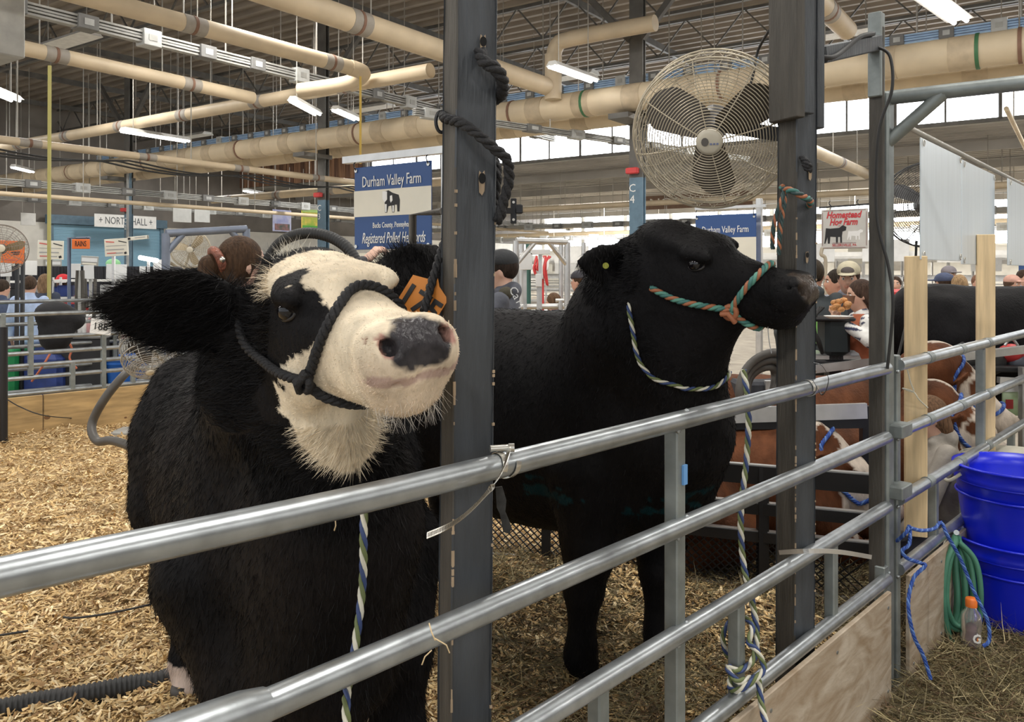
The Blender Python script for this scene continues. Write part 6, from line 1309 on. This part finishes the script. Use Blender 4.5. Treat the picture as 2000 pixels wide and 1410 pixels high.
# stuff beyond the far fence
m_drape = mat('dark_drape', (.035, .037, .045), .85, var=.3, scale=3, stretch=(9, 9, .3)); m_tarp = mat('blue_tarp', (.02, .045, .20), .6, var=.3, scale=6); m_grn = flat('green_bin', (.01, .22, .07)); m_tub = flat('blue_tub', (.02, .13, .50), .4)
for i in range(11):
    a = HU(-30+i*42, -13.8, 0); b = HU(12+i*42, -13.8, 0); d = b-a
    t = MB().prism([(x, .03*math.sin(x*40)) for x in np.linspace(0, 1, 14)]+[(x, .03*math.sin(x*40)+.04) for x in np.linspace(1, 0, 14)], a, d, U3, -1.72).build('drape', [m_drape]); meta(t, 'dark pleated drape closing the stalls below the pale cards', 'drape', 'dark drapes behind the left stalls')
def table(label, c, w_, d_, h, X):
    X = nrm(X); Y = np.cross(Z3, X); t = thing('trestle_table', label, 'table', c); MB().box(c+Z3*h, (w_, d_, .035), np.stack([X, Y, Z3], 1), 0, .006).build('table_top', [m_white], t)
    for sx in (-1, 1):
        for sy in (-1, 1): MB().bar(c+X*sx*w_*.45+Y*sy*d_*.4, c+X*sx*w_*.45+Y*sy*d_*.4+Z3*h, .03, .03).build('leg', [m_alu], t)
    return t
def shelf(label, c, w_, zs, X, n=0):
    X = nrm(X); Y = np.cross(Z3, X); t = thing('wire_rack', label, 'rack', c)
    for z in zs: MB().box(c+Z3*z, (w_, .4, .03), np.stack([X, Y, Z3], 1)).build('shelf', [m_white], t)
    for sx in (-1, 1):
        for sy in (-1, 1): MB().bar(c+X*sx*w_*.49+Y*sy*.19, c+X*sx*w_*.49+Y*sy*.19+Z3*(max(zs)+.05), .025, .025).build('post', [m_alu], t)
    for z in zs[:-1]:
        for k in range(n):
            q = c+X*w_*(-.42+.84*k/max(1, n-1))+Z3*(z+.10); MB().box(q, (w_*.11, .2, .16+.05*random.random()), np.stack([X, Y, Z3], 1), 0, .01).build('stored_box', [random.choice((m_sgr, m_ink, m_red, m_slate, m_tarp))], t)
shelf('white rack with dark boxes behind the pale blue shirt', P(12, 600, 12.2)*A3(1, 1, 0), 1.6, (.9, 1.2, 1.48), A3(1, .25, 0), 6)
shelf('white rack with boxes below the green dome', P(232, 600, 12.2)*A3(1, 1, 0), 1.7, (.6, .95, 1.25, 1.5), A3(1, .25, 0), 6)
table('long white table behind the far fence, below the rack', P(190, 600, 11.0)*A3(1, 1, 0), 2.6, .7, 1.05, A3(1, .2, 0))
for i, (px, py) in enumerate(((152, 575), (156, 570), (161, 577))):
    o = MB().bar(P(px+(-10, 0, 9)[i], 640, 9.9)*A3(1, 1, 0), P(px, 528, 9.9), .035, .03).build('board_easel_leg', [m_postb if i != 1 else m_bus]); meta(o, ['left slanted leg of the dark easel below the pale cards', 'middle upright of the dark easel below the pale cards', 'right slanted leg of the dark easel below the pale cards'][i], 'easel')
o = MB().bar(P(95, 655, 10.6)*A3(1, 1, 0), P(97, 150, 10.6)*A3(1, 1, 0)+A3(0, 0, 4.3), .04, .02).build('hanging_strap', [flat('strap_yellow', (.42, .38, .12))]); meta(o, 'yellow strap hanging from the pipes at far left', 'strap')
o = MB().bar(P(704, 320, 15)*A3(1, 1, 0)+A3(0, 0, 3.6), P(704, 160, 15)*A3(1, 1, 0)+A3(0, 0, 5.2), .04, .02).build('hanging_strap', [flat('strap_gold', (.45, .30, .05))]); meta(o, 'gold strap hanging above the farm sign', 'strap')
bt = MB(); bt.tube([P(186, 545, 10), P(184, 600, 9.9), P(183, 640, 9.8)], .02, 6).tube([P(166, 545, 10), P(170, 600, 9.9)], .02, 6); meta(bt.build('grooming_stand', [m_postb], None), 'dark grooming stand uprights by the cards', 'stand', kind=None)
t = thing('black_tarp', 'black tarp heap draped over the far fence', 'tarp', P(112, 640, 8.6)); pr = [ell(P(105, 618, 8.6), (.22, .16, .16), None, .05), ell(P(128, 625, 8.7), (.2, .16, .13), None, .06), ell(P(108, 650, 8.6), (.18, .14, .2), None, .06), ell(P(88, 612, 8.5), (.12, .1, .08), None, .05)]
smesh('tarp', pr, [P(70, 590, 8.3), P(155, 690, 9.0)], .1, .022, (.012, .012, .014), m_cloth, t)
def bucket(name, label, c, r, h, m, taper=.85, handle=True, rim=True, parent_cat='bucket', empty=True):
    t = thing(name, label, parent_cat, c); pr = [(0, .0), (r*taper, 0), (r*taper*1.01, .015), (r*.93, h*.5), (r*.985, h*.80), (r*1.02, h*.82), (r*1.0, h*.86), (r*1.02, h*.97), (r*1.05, h*.98), (r*1.05, h), (r*.99, h), (r*.95, h*.85), (r*taper*.95, .03), (0, .03)]
    MB().lathe(c, Z3, pr, 40).build('shell', [m], t)
    if handle: MB().tube(spline([c+A3(-r*1.03, 0, h*.9), c+A3(-r*.8, -r*.75, h*.72), c+A3(0, -r*1.12, h*.62), c+A3(r*.8, -r*.75, h*.72), c+A3(r*1.03, 0, h*.9)], 8), .007, 8).build('handle', [m_rw if r > .2 else m_alu], t)
    return t
bucket('storage_tub', 'blue tub left of the wire cage fan, nearer one', P(236, 716, 9.9)*A3(1, 1, 0)+A3(0, 0, .3), .2, .28, m_tub); bucket('storage_tub', 'blue tub behind the ear number card, farther one', P(258, 712, 10.2)*A3(1, 1, 0)+A3(0, 0, .32), .18, .28, m_tub)
t = thing('tub_platform', 'low dark platform carrying two blue tubs beyond the far fence', 'platform', P(246, 730, 10.1)*A3(1, 1, 0)); MB().box(P(246, 730, 10.1)*A3(1, 1, 0)+A3(0, 0, .15), (1.0, .7, .3), None, 0, .02).build('top', [m_ink], t)
for sx in (-.4, .4): MB().box(P(246, 730, 10.1)*A3(1, 1, 0)+A3(sx, -.36, .15), (.06, .03, .3)).build('leg', [m_alu], t)
t = thing('tarp_cover', 'blue tarp covered crate behind the far fence', 'tarp', P(92, 740, 9.8)*A3(1, 1, 0)); MB().box(P(92, 740, 9.8)*A3(1, 1, 0)+A3(0, 0, .33), (.6, .5, .66), None, 0, .05).build('cover', [m_tarp], t)
t = thing('storage_bin', 'green plastic bin at the left edge beyond the far fence', 'bin', P(18, 740, 9.6)*A3(1, 1, 0)); MB().box(P(18, 740, 9.6)*A3(1, 1, 0)+A3(0, 0, .35), (.32, .4, .7), None, 0, .04).build('bin', [m_grn], t); MB().box(P(18, 740, 9.6)*A3(1, 1, 0)+A3(0, 0, .72), (.36, .44, .05), None, 0, .015).build('lid', [m_grn], t)
for i, (px, py, c) in enumerate(((166, 640, m_white), (158, 637, m_white), (175, 640, flat('bottle_rose', (.55, .3, .3))))):
    p = P(px, py, 9.8); MB2 = MB(); MB2.lathe(p-Z3*.08, Z3, [(0, 0), (.035, 0), (.035, .12), (.015, .16), (.015, .2), (0, .2)], 12); meta(MB2.build('spray_bottle', [c]), ['white spray bottle standing among the grooming gear', 'second white spray bottle among the grooming gear', 'rose bottle among the grooming gear'][i], 'bottle')
t = thing('gear_bench', 'dark grooming chest carrying the spray bottles', 'chest', P(168, 750, 9.85)*A3(1, 1, 0)); MB().box(P(168, 750, 9.85)*A3(1, 1, 0)+A3(0, 0, .44), (.62, .4, .84), None, 0, .03).build('body', [m_ink], t); MB().box(P(168, 750, 9.85)*A3(1, 1, 0)+A3(0, 0, .87), (.66, .44, .05), None, 0, .02).build('lid', [m_sgr], t)
m_orc = flat('orange_cord', (.55, .16, .08)); meta(MB().tube(spline([P(112, 658, 9.2), P(98, 690, 9.1), P(80, 720, 9.0), P(62, 745, 9.0)], 6), .012, 6).tube(spline([P(125, 655, 9.2), P(140, 680, 9.3), P(136, 700, 9.3), P(150, 720, 9.3)], 6), .012, 6).build('extension_lead', [m_orc]), 'orange cord hanging over the far fence rails', 'cord')
# tall pipe stall frames
def stall_frame(label, p0, p1, D0, D1, y0, yt, r=.03, m=None):
    a = P(p0, yt[0], D0); b = P(p1, yt[1], D1); t = thing('pipe_stall', label, 'frame', a*A3(1, 1, 0))
    for q in (a, b): MB().cyl(q*A3(1, 1, 0), q, r, n=10).build('post', [m or m_bluegal], t)
    MB().cyl(a, b, r, n=10).build('header', [m or m_bluegal], t); d = nrm(b-a)
    for q, s in ((a, 1), (b, -1)): MB().cyl(q-Z3*.22, q+d*s*.2, r*.8, n=8).build('brace', [m or m_bluegal], t)
    return t
m_bluegal = mat('painted_pipe_bluegrey', (.17, .20, .26), .5, .3)
stall_frame('tall blue grey pipe stall frame left of the woman with the ponytail', 324, 481, 9.0, 9.6, 600, (456, 447), .045)
t = stall_frame('aluminium stall frame with white cards right of the front post', 1008, 1108, 7.6, 7.8, 600, (470, 473), .03, m_alu)
for i, (a, b, c_, d_) in enumerate(((1011, 1040, 494, 527), (1036, 1075, 487, 497), (1046, 1058, 535, 560))): placard(a, b, c_, d_, 8.2, 'stall_card', ['pale card hung in the aluminium stall frame', 'thin pale strip hung in the aluminium stall frame', 'small white card low in the aluminium stall frame'][i], m_slate, .02, cat='card', stake_=(m_alu, 0))
for i, px in enumerate((1019, 1032, 1096, 1140, 1218)): o = MB().cyl(P(px, 470+i*4, 9+i*.6)*A3(1, 1, 0), P(px, 462+i*4, 9+i*.6), .03, n=8).build('stall_post', [(m_alu, m_grn, m_alu, m_alu, m_alu)[i] if i != 1 else flat('post_dark_green', (.04, .12, .10))]); meta(o, ['pale stall post nearest the front post', 'dark green stall post by the jacketed man', 'pale stall post under the red ropes', 'pale stall post by the red jacket', 'leaning pale stall post under the ear of the black steer'][i], 'post')
rr = MB()
for i in range(9):
    x = 1048+i*3; y1 = 540+random.uniform(-14, 18); w_ = random.uniform(-7, 9)
    rr.tube(spline([P(x, 500, 9.5), P(x+w_, 515, 9.46), P(x+w_*.4, y1, 9.45), P(x+w_*1.6, 522, 9.44), P(x+3, 501, 9.5)], 6), .012, 6, m=int(i % 3 == 1))
rr.bar(P(1060, 500, 9.5), P(1060, 500, 9.5)*A3(1, 1, 0), .03, .03)
meta(rr.build('rope_halters', [m_red, m_white]), 'bundle of red and white rope halters hanging at the far stalls', 'halters', kind='stuff')
o = MB().cyl(P(1140, 600, 8.6)+A3(-.9, 0, 0), P(1140, 600, 8.6)+A3(.6, .1, .02), .03, n=8).cyl(P(1085, 587, 8.6), P(1185, 586, 8.6), .02, n=8).cyl(P(1095, 590, 8.6)*A3(1, 1, 0), P(1095, 586, 8.6), .025, n=8).cyl(P(1175, 590, 8.6)*A3(1, 1, 0), P(1175, 586, 8.6), .025, n=8).build('stall_rail', [m_alu]); meta(o, 'aluminium rails across the far stalls left of the black steer ear', 'rail')
table('pale table far behind the black steer', P(1110, 600, 12)*A3(1, 1, 0), 2.4, .7, 1.05, A3(1, -.1, 0))
# rows of far pens: white rails and stall uprights under the lower roof
for r0, (v, lab) in enumerate(((24, 'nearest row of white pen rails across the hall'), (29, 'second row of white pen rails across the hall'), (36, 'third row of white pen rails across the hall'), (44, 'farthest row of white pen rails across the hall'))):
    t = thing('pen_row', lab, 'pen', B(-34, v))
    for z in (.6, 1.0, 1.4, 2.1): MB().bar(B(-36, v, z), B(14, v, z), .06, .06 if z < 2 else .12).build('rail', [m_alu if z < 2 else m_white], t)
    p_ = MB()
    for u in np.arange(-36, 14.1, 2.5): p_.bar(B(u, v, 0), B(u, v, 2.1), .07, .07)
    p_.build('upright', [m_alu], t)['kind'] = 'stuff'
    for k in range(14):
        u = -35+k*3.4+random.random()*1.5; pl = MB().box(B(u, v-.1, 1.75+.5*random.random()), (.9+random.random()*.6, .03, .5+.2*random.random()), np.stack([U3, V3, Z3], 1)); pl.build('stall_banner', [random.choice((m_white, m_slate, m_cream, m_navy, m_slate, m_white))], t)
# black panel with rails and expanded mesh between the cattle
m_mesh = mat('black_mesh', (.014, .014, .015), .5, .3)
ma, mb_ = A3(-.35, 4.72, 0), A3(1.80, 3.93, 0); md = nrm(mb_-ma); mL = np.linalg.norm(mb_-ma); mn = A3(md[1], -md[0], 0); t = thing('mesh_barrier', 'black panel of rails and expanded mesh behind the legs of the black steer', 'panel', ma)
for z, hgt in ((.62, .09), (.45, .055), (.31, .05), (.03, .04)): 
    rl = MB().bar(ma+Z3*z, mb_+Z3*z, .05, hgt).build('rail', [m_blkst], t); MB().bar(ma+Z3*(z+hgt/2+.003), mb_+Z3*(z+hgt/2+.003), .035, .006).build('glint_edge', [m_alu], rl)  # pale strip imitates the glint along each rail's top edge
for s in (0, .25, .5, .75, 1): MB().bar(ma+(mb_-ma)*s, ma+(mb_-ma)*s+Z3*.66, .05, .05, up=(1, 0, 0)).build('post', [m_blkst], t)
xm = MB(); dx = .042; n_ = int(mL/dx)
for i in range(-7, n_):
    for sg in (1, -1):
        a = ma+md*(i*dx if sg > 0 else (i+7)*dx)+Z3*.04; b = a+md*sg*7*dx*.98+Z3*.26
        s0 = (a-ma)@md; s1_ = (b-ma)@md
        if min(s0, s1_) < 0 or max(s0, s1_) > mL: continue
        xm.bar(a, b, .005, .010, up=mn)
xm.build('expanded_mesh', [m_mesh], t)['kind'] = 'stuff'
o = MB().bar(P(1405, 812, 4.62), P(1692, 802, 4.60), .03, .085).build('aluminium_rail', [m_alu]); meta(o, 'wide aluminium rail between the red cattle', 'rail')
o = MB().bar(P(1425, 829, 4.64), P(1692, 826, 4.62), .05, .05).build('black_rail', [m_blkst]); meta(o, 'black rail just under the wide aluminium rail', 'rail')
for px in (1436, 1690): o = MB().box(P(px, 800, 4.66)*A3(1, 1, 0)+A3(0, 0, .44), (.05, .05, .88)).build('rail_post', [m_blkst]); meta(o, 'black post carrying the %s end of the rails between the red cattle' % ('left' if px < 1500 else 'right'), 'post')
# trolley with grooming gear behind the fence
c = P(1640, 700, 5.8); t = thing('grooming_trolley', 'aluminium framed trolley with black tray in front of the rust vest', 'trolley', c*A3(1, 1, 0))
MB().bar(P(1575, 722, 5.85), P(1708, 706, 5.85), .05, .06).build('front_rail', [m_alu], t); MB().box(P(1600, 694, 6.0), (.62, .3, .05), None, 0, .012).build('tray', [m_alu], t); MB().box(P(1600, 706, 5.98), (.6, .28, .05), None, 0, .01).build('drawer', [m_blkst], t); MB().box(P(1668, 690, 5.95), (.16, .2, .06), None, 0, .02).build('latch_box', [mat('light_plastic', (.5, .52, .55), .4)], t)
for px in (1572, 1648, 1700): MB().box(P(px, 720, 5.87)*A3(1, 1, 0)+A3(0, 0, .5), (.05, .05, 1.0)).build('leg', [m_alu], t)
for px in (1610,): MB().box(P(px, 745, 6.0)*A3(1, 1, 0)+A3(0, 0, .55), (.5, .25, .45), None, 0, .01).build('side_panel', [m_blkst], t)
t = thing('blower_stand', 'black blower stand with looping hoses beside the nose of the black steer', 'blower', P(1610, 690, 5.9)*A3(1, 1, 0)); MB().box(P(1628, 655, 5.9), (.18, .2, .28), None, 0, .03).build('tank', [flat('tank_dark', (.008, .014, .016))], t); MB().box(P(1618, 622, 5.9), (.3, .25, .03), None, 0, .01).build('tray', [m_blkst], t)
MB().box(P(1628, 700, 5.9)*A3(1, 1, 0)+A3(0, 0, .55), (.1, .1, 1.0)).build('column', [m_blkst], t)
for i in range(3): MB().tube(spline([P(1600+i*4, 600, 5.85), P(1590-i*3, 630, 5.8), P(1596+i*2, 665, 5.8), P(1606, 690, 5.85)], 8), .012, 7).build('cable', [m_cable], t)
t = thing('hose_coil', 'grey vacuum hose coiled beside the navy and cream lead rope', 'hose', P(1480, 740, 5.0))
for i, (rx, rz) in enumerate(((.14, .18), (.11, .15), (.085, .12))): MB().tube([P(1492-i*3, 745+i*4, 5.0+i*.03)+A3(rx*math.cos(a)+.35*rz*math.sin(a), .02*math.sin(3*a), rz*math.sin(a)) for a in np.linspace(-.4, 3.9, 26)], .026, 10).build('loop', [m_hose_g], t)
t = thing('hose_stand', 'low black cabinet holding the grey hose coil', 'cabinet', P(1470, 740, 5.25)*A3(1, 1, 0)); MB().box(P(1480, 745, 5.35)*A3(1, 1, 0)+A3(0, 0, .48), (.34, .3, .92), None, 0, .02).build('body', [m_drape], t); MB().box(P(1500, 745, 5.2)*A3(1, 1, 0)+A3(0, 0, .7), (.04, .04, .5)).build('post', [m_alu], t)
# wheelbarrow, small bucket, boxes beyond the gate post
c = P(1758, 640, 7.0); t = thing('wheelbarrow', 'red wheelbarrow beyond the galvanized post', 'wheelbarrow', c*A3(1, 1, 0)); V = [c+A3(*q) for q in ((-.34, -.2, .12), (.30, -.2, .12), (.30, .2, .12), (-.34, .2, .12), (-.2, -.14, -.14), (.08, -.14, -.14), (.08, .14, -.14), (-.2, .14, -.14))]
MB().add(V, [[0, 1, 5, 4], [1, 2, 6, 5], [2, 3, 7, 6], [3, 0, 4, 7], [4, 5, 6, 7]]).build('tray', [m_red], t); MB().lathe(c+A3(.02, -.03, -.42), A3(0, 1, 0), [(0, -.03), (.12, -.03), (.15, -.02), (.15, .02), (.12, .03), (0, .03)], 18).build('wheel', [flat('wheel_rubber', (.35, .32, .25))], t)
for s in (-.13, .13): MB().tube([c+A3(.0, s, -.42), c+A3(.1, s, -.16), c+A3(.62, s, -.02)], .018, 8).build('handle', [m_pine], t); MB().bar(c+A3(.35, s, -.1), c+A3(.38, s, -.98), .03, .03).build('leg', [m_blkst], t)
bucket('feed_bucket', 'small blue bucket under the red wheelbarrow', P(1766, 676, 6.9)+A3(0, -.4, -.1), .11, .2, flat('bucket_cobalt', (.03, .06, .42)))
t = thing('straw_bale', 'straw bale beyond the galvanized post under the blue bucket', 'bale', P(1766, 700, 6.7)*A3(1, 1, 0)); MB().box(P(1766, 700, 6.6)*A3(1, 1, 0)+A3(0, 0, .42), (.6, .45, .84), None, 0, .03).build('bale', [mat('straw_bale', (.5, .36, .15), .9, var=.4, scale=30, bump=.6)], t)
for z in (.3, .65): MB().box(P(1766, 700, 6.6)*A3(1, 1, 0)+A3(0, 0, z), (.615, .465, .012)).build('twine', [m_orc], t)
o = MB().box(P(1752, 592, 8.8), (.22, .12, .3), None, 0, .03).bar(P(1752, 600, 8.9)*A3(1, 1, 0), P(1752, 578, 8.9), .04, .04).build('red_jacket_bundle', [m_red]); meta(o, 'red bundle hanging by the pens beyond the galvanized post', 'bundle')
# gear piled between the right fence and the black cow
t = thing('gear_table', 'low aluminium gear table under the black cow', 'table', P(1900, 700, 5.6)*A3(1, 1, 0)); MB().bar(P(1740, 712, 5.2), P(2040, 678, 5.6), .05, .05).build('front_rail', [m_alu], t); MB().box(P(1925, 715, 5.75), (1.2, .4, .04), None, 0, .01).build('shelf', [m_blkst], t)
for px in (1850, 2000): MB().box(P(px, 720, 5.5)*A3(1, 1, 0)+A3(0, 0, .5), (.05, .05, 1.0)).build('leg', [m_alu], t)
for i, (px, py, r, c) in enumerate(((1880, 706, .11, m_cable), (1905, 712, .10, m_drape), (1930, 708, .12, m_cable), (1975, 690, .09, m_red), (1990, 706, .09, flat('bag_slate', (.12, .13, .16))), (1855, 712, .09, m_drape))):
    t = thing('gear_bag', ['round black gear bag left on the gear table', 'dark soft bag beside the round black one', 'black bag in the middle of the gear table', 'red bag near the right edge on the gear table', 'slate bag below the red one', 'small dark bag at the left end of the gear table'][i], 'bag', P(px, py, 5.7)); MB().sphere(P(px, py, 5.7), (r, r*.8, r*.75), 14).build('body', [c], t); MB().tube(spline([P(px, py, 5.62)+A3(-r*.5, 0, r*.6), P(px, py, 5.62)+A3(0, 0, r*1.15), P(px, py, 5.62)+A3(r*.5, 0, r*.6)], 6), .009, 6).build('strap', [m_alu if i % 2 else m_ink], t)
pn = placard(1958, 2010, 752, 812, 5.6, 'painted_panel', 'painted farm scene panel with red barn low at the right edge', mat('panel_meadow', (.20, .34, .10), .6, col2=(.55, .62, .5), scale=6), 0, None, [(-.25, -.12, .28, .3, flat('barn_red', (.35, .03, .03)), 0), (0, .38, .98, .2, m_slate, 0)], cat='panel')
o = MB().bar(P(1950, 742, 5.5), P(2030, 746, 5.5), .04, .04).build('pale_rail', [m_alu]); meta(o, 'short pale rail above the painted farm panel', 'rail')
# ---- aisle: stacked blue muck tubs, bin, hose, bottle
m_blue = mat('cobalt_tub', (.006, .018, .62), .32, var=.06, scale=3)
c0 = A3(2.375, 3.84, 0)
for i in range(2):
    c = c0+A3(-.0, 0, .02+i*.335); t = bucket('muck_tub', ['lower cobalt blue muck tub standing on the hay', 'upper cobalt blue muck tub stacked on the lower one'][i], c, .265-.0*i, .385, m_blue, .82, False)
    for z in (.25, .31): MB().tube([c+A3((.265*(.93+.05*z/.385)+.006)*math.cos(a), (.265*(.93+.05*z/.385)+.006)*math.sin(a), z) for a in np.arange(40)*.157], .006, 6, closed=True).build('hoop', [m_blue], t)
    for s in (2.9, -.6): p = c+A3(.275*math.cos(s), .275*math.sin(s), .33); MB().tube(spline([p+A3(0, -.06, .01), p+A3(-.03 if s > 0 else .03, -.02, -.03), p+A3(-.03 if s > 0 else .03, .03, -.03), p+A3(0, .06, .01)], 6), .008, 8).build('rope_handle', [m_rw], t)
c = A3(2.72, 4.42, 0); t = thing('galvanized_bin', 'galvanized trash can with ridged lid behind the blue tubs', 'bin', c); MB().lathe(c, Z3, [(0, 0), (.22, 0), (.25, .6), (.255, .62), (.24, .62), (.21, .03)], 32).build('can', [m_galvp], t)
lid = MB().lathe(c+Z3*.62, Z3, [(.275, -.03), (.28, 0), (.27, .02), (.2, .045), (.19, .04), (.12, .06), (.11, .055), (0, .07)], 36).build('lid', [mat('lid_weathered', (.48, .46, .38), .5, .3, var=.2)], t)
for a in range(10): MB().bar(c+Z3*.655+.08*A3(math.cos(a*.628), math.sin(a*.628), .2), c+Z3*.645+.25*A3(math.cos(a*.628), math.sin(a*.628), 0), .012, .012).build('rib', [m_galvp], lid)
m_gh = mat('green_hose', (.06, .20, .13), .45, var=.2, scale=9); t = thing('garden_hose', 'green garden hose hung in loops beside the blue tubs', 'hose', P(1870, 1240, 3.72))
MB().tube([P(1868, 1045, 3.8), P(1868, 1040, 3.70)], .012, 8).build('hook', [m_galv], t)
for i in range(7):
    x0 = 1856+i*5; w_ = 16+3.5*i-(i % 2)*7; b_ = 1235+((i*37) % 28)-(i % 3)*14
    MB().tube(spline([P(1868, 1044+i*2, 3.72-.01*i), P(x0-w_, 1100, 3.71-.012*i), P(x0-w_-6, 1170, 3.70-.012*i), P(x0-w_*.8, b_-12, 3.69-.01*i), P(x0, b_, 3.68-.01*i), P(x0+w_*.6, b_-25, 3.69-.01*i), P(x0+w_*.8, 1160, 3.70-.012*i), P(x0+w_*.5, 1095, 3.72-.012*i), P(1872, 1046+i*2, 3.73-.01*i)], 8), .0125, 9).build('loop', [m_gh], t)
c = G(1897, 1272); t = thing('drink_bottle', 'clear drink bottle with orange cap and white G beside the green hose', 'bottle', c); k = 1.12
MB().lathe(c, Z3, [(0, .003), (.034*k, .003), (.037*k, .01), (.037*k, .07), (.033*k, .085), (.037*k, .10), (.037*k, .145), (.033*k, .165), (.02*k, .185), (.019*k, .2)], 24).build('body', [mat('bottle_clear', (.75, .72, .74), .08, trans=.85, var=.02)], t)
MB().lathe(c, Z3, [(0, .006), (.032*k, .006), (.034*k, .065), (.030*k, .085), (.033*k, .10), (0, .10)], 20).build('drink', [flat('drink_grey', (.20, .12, .12), .2)], t)
MB().lathe(c, Z3, [(.021*k, .195), (.0215*k, .226), (.018*k, .232), (0, .232)], 18).build('cap', [flat('cap_orange', (.85, .20, .03), .4)], t)
text('G', .05, c+A3(0, -.0385*k, .07), A3(1, 0, 0), Z3, m_white, t, 'lettering', bold=.0015); MB().prism([(-.004, -.012), (.006, -.002), (.001, -.001), (.005, .012), (-.006, .001), (-.001, 0)], c+A3(.002, -.0405*k, .07), A3(.8, 0, 0), Z3*.8, -.001).build('bolt_mark', [flat('bolt_orange', (.85, .25, .03))], t)
# torn strip hanging under the front rail
o = MB().prism([(0, 0), (.012, .002), (.02, -.03), (.018, -.055), (.03, -.09), (.026, -.105), (.014, -.10), (.008, -.06), (.002, -.045)], P(968, 952, 1.75), A3(1, 0, 0)*1.15, Z3*.95, -.003).build('torn_strip', [mat('torn_felt', (.06, .058, .055), .95, var=.4, scale=40)]); meta(o, 'torn dark strip hanging beside the front post under the top rail', 'strip')
# twisted cord and rod details in the upper right
o = MB().tube(spline([P(1455, 200, 2.9), P(1470, 150, 2.9), P(1480, 100, 2.92), P(1502, 60, 2.8)], 6), .005, 6).build('fan_cord', [m_cable]); meta(o, 'thin fan cord running up to the timber post', 'cord')
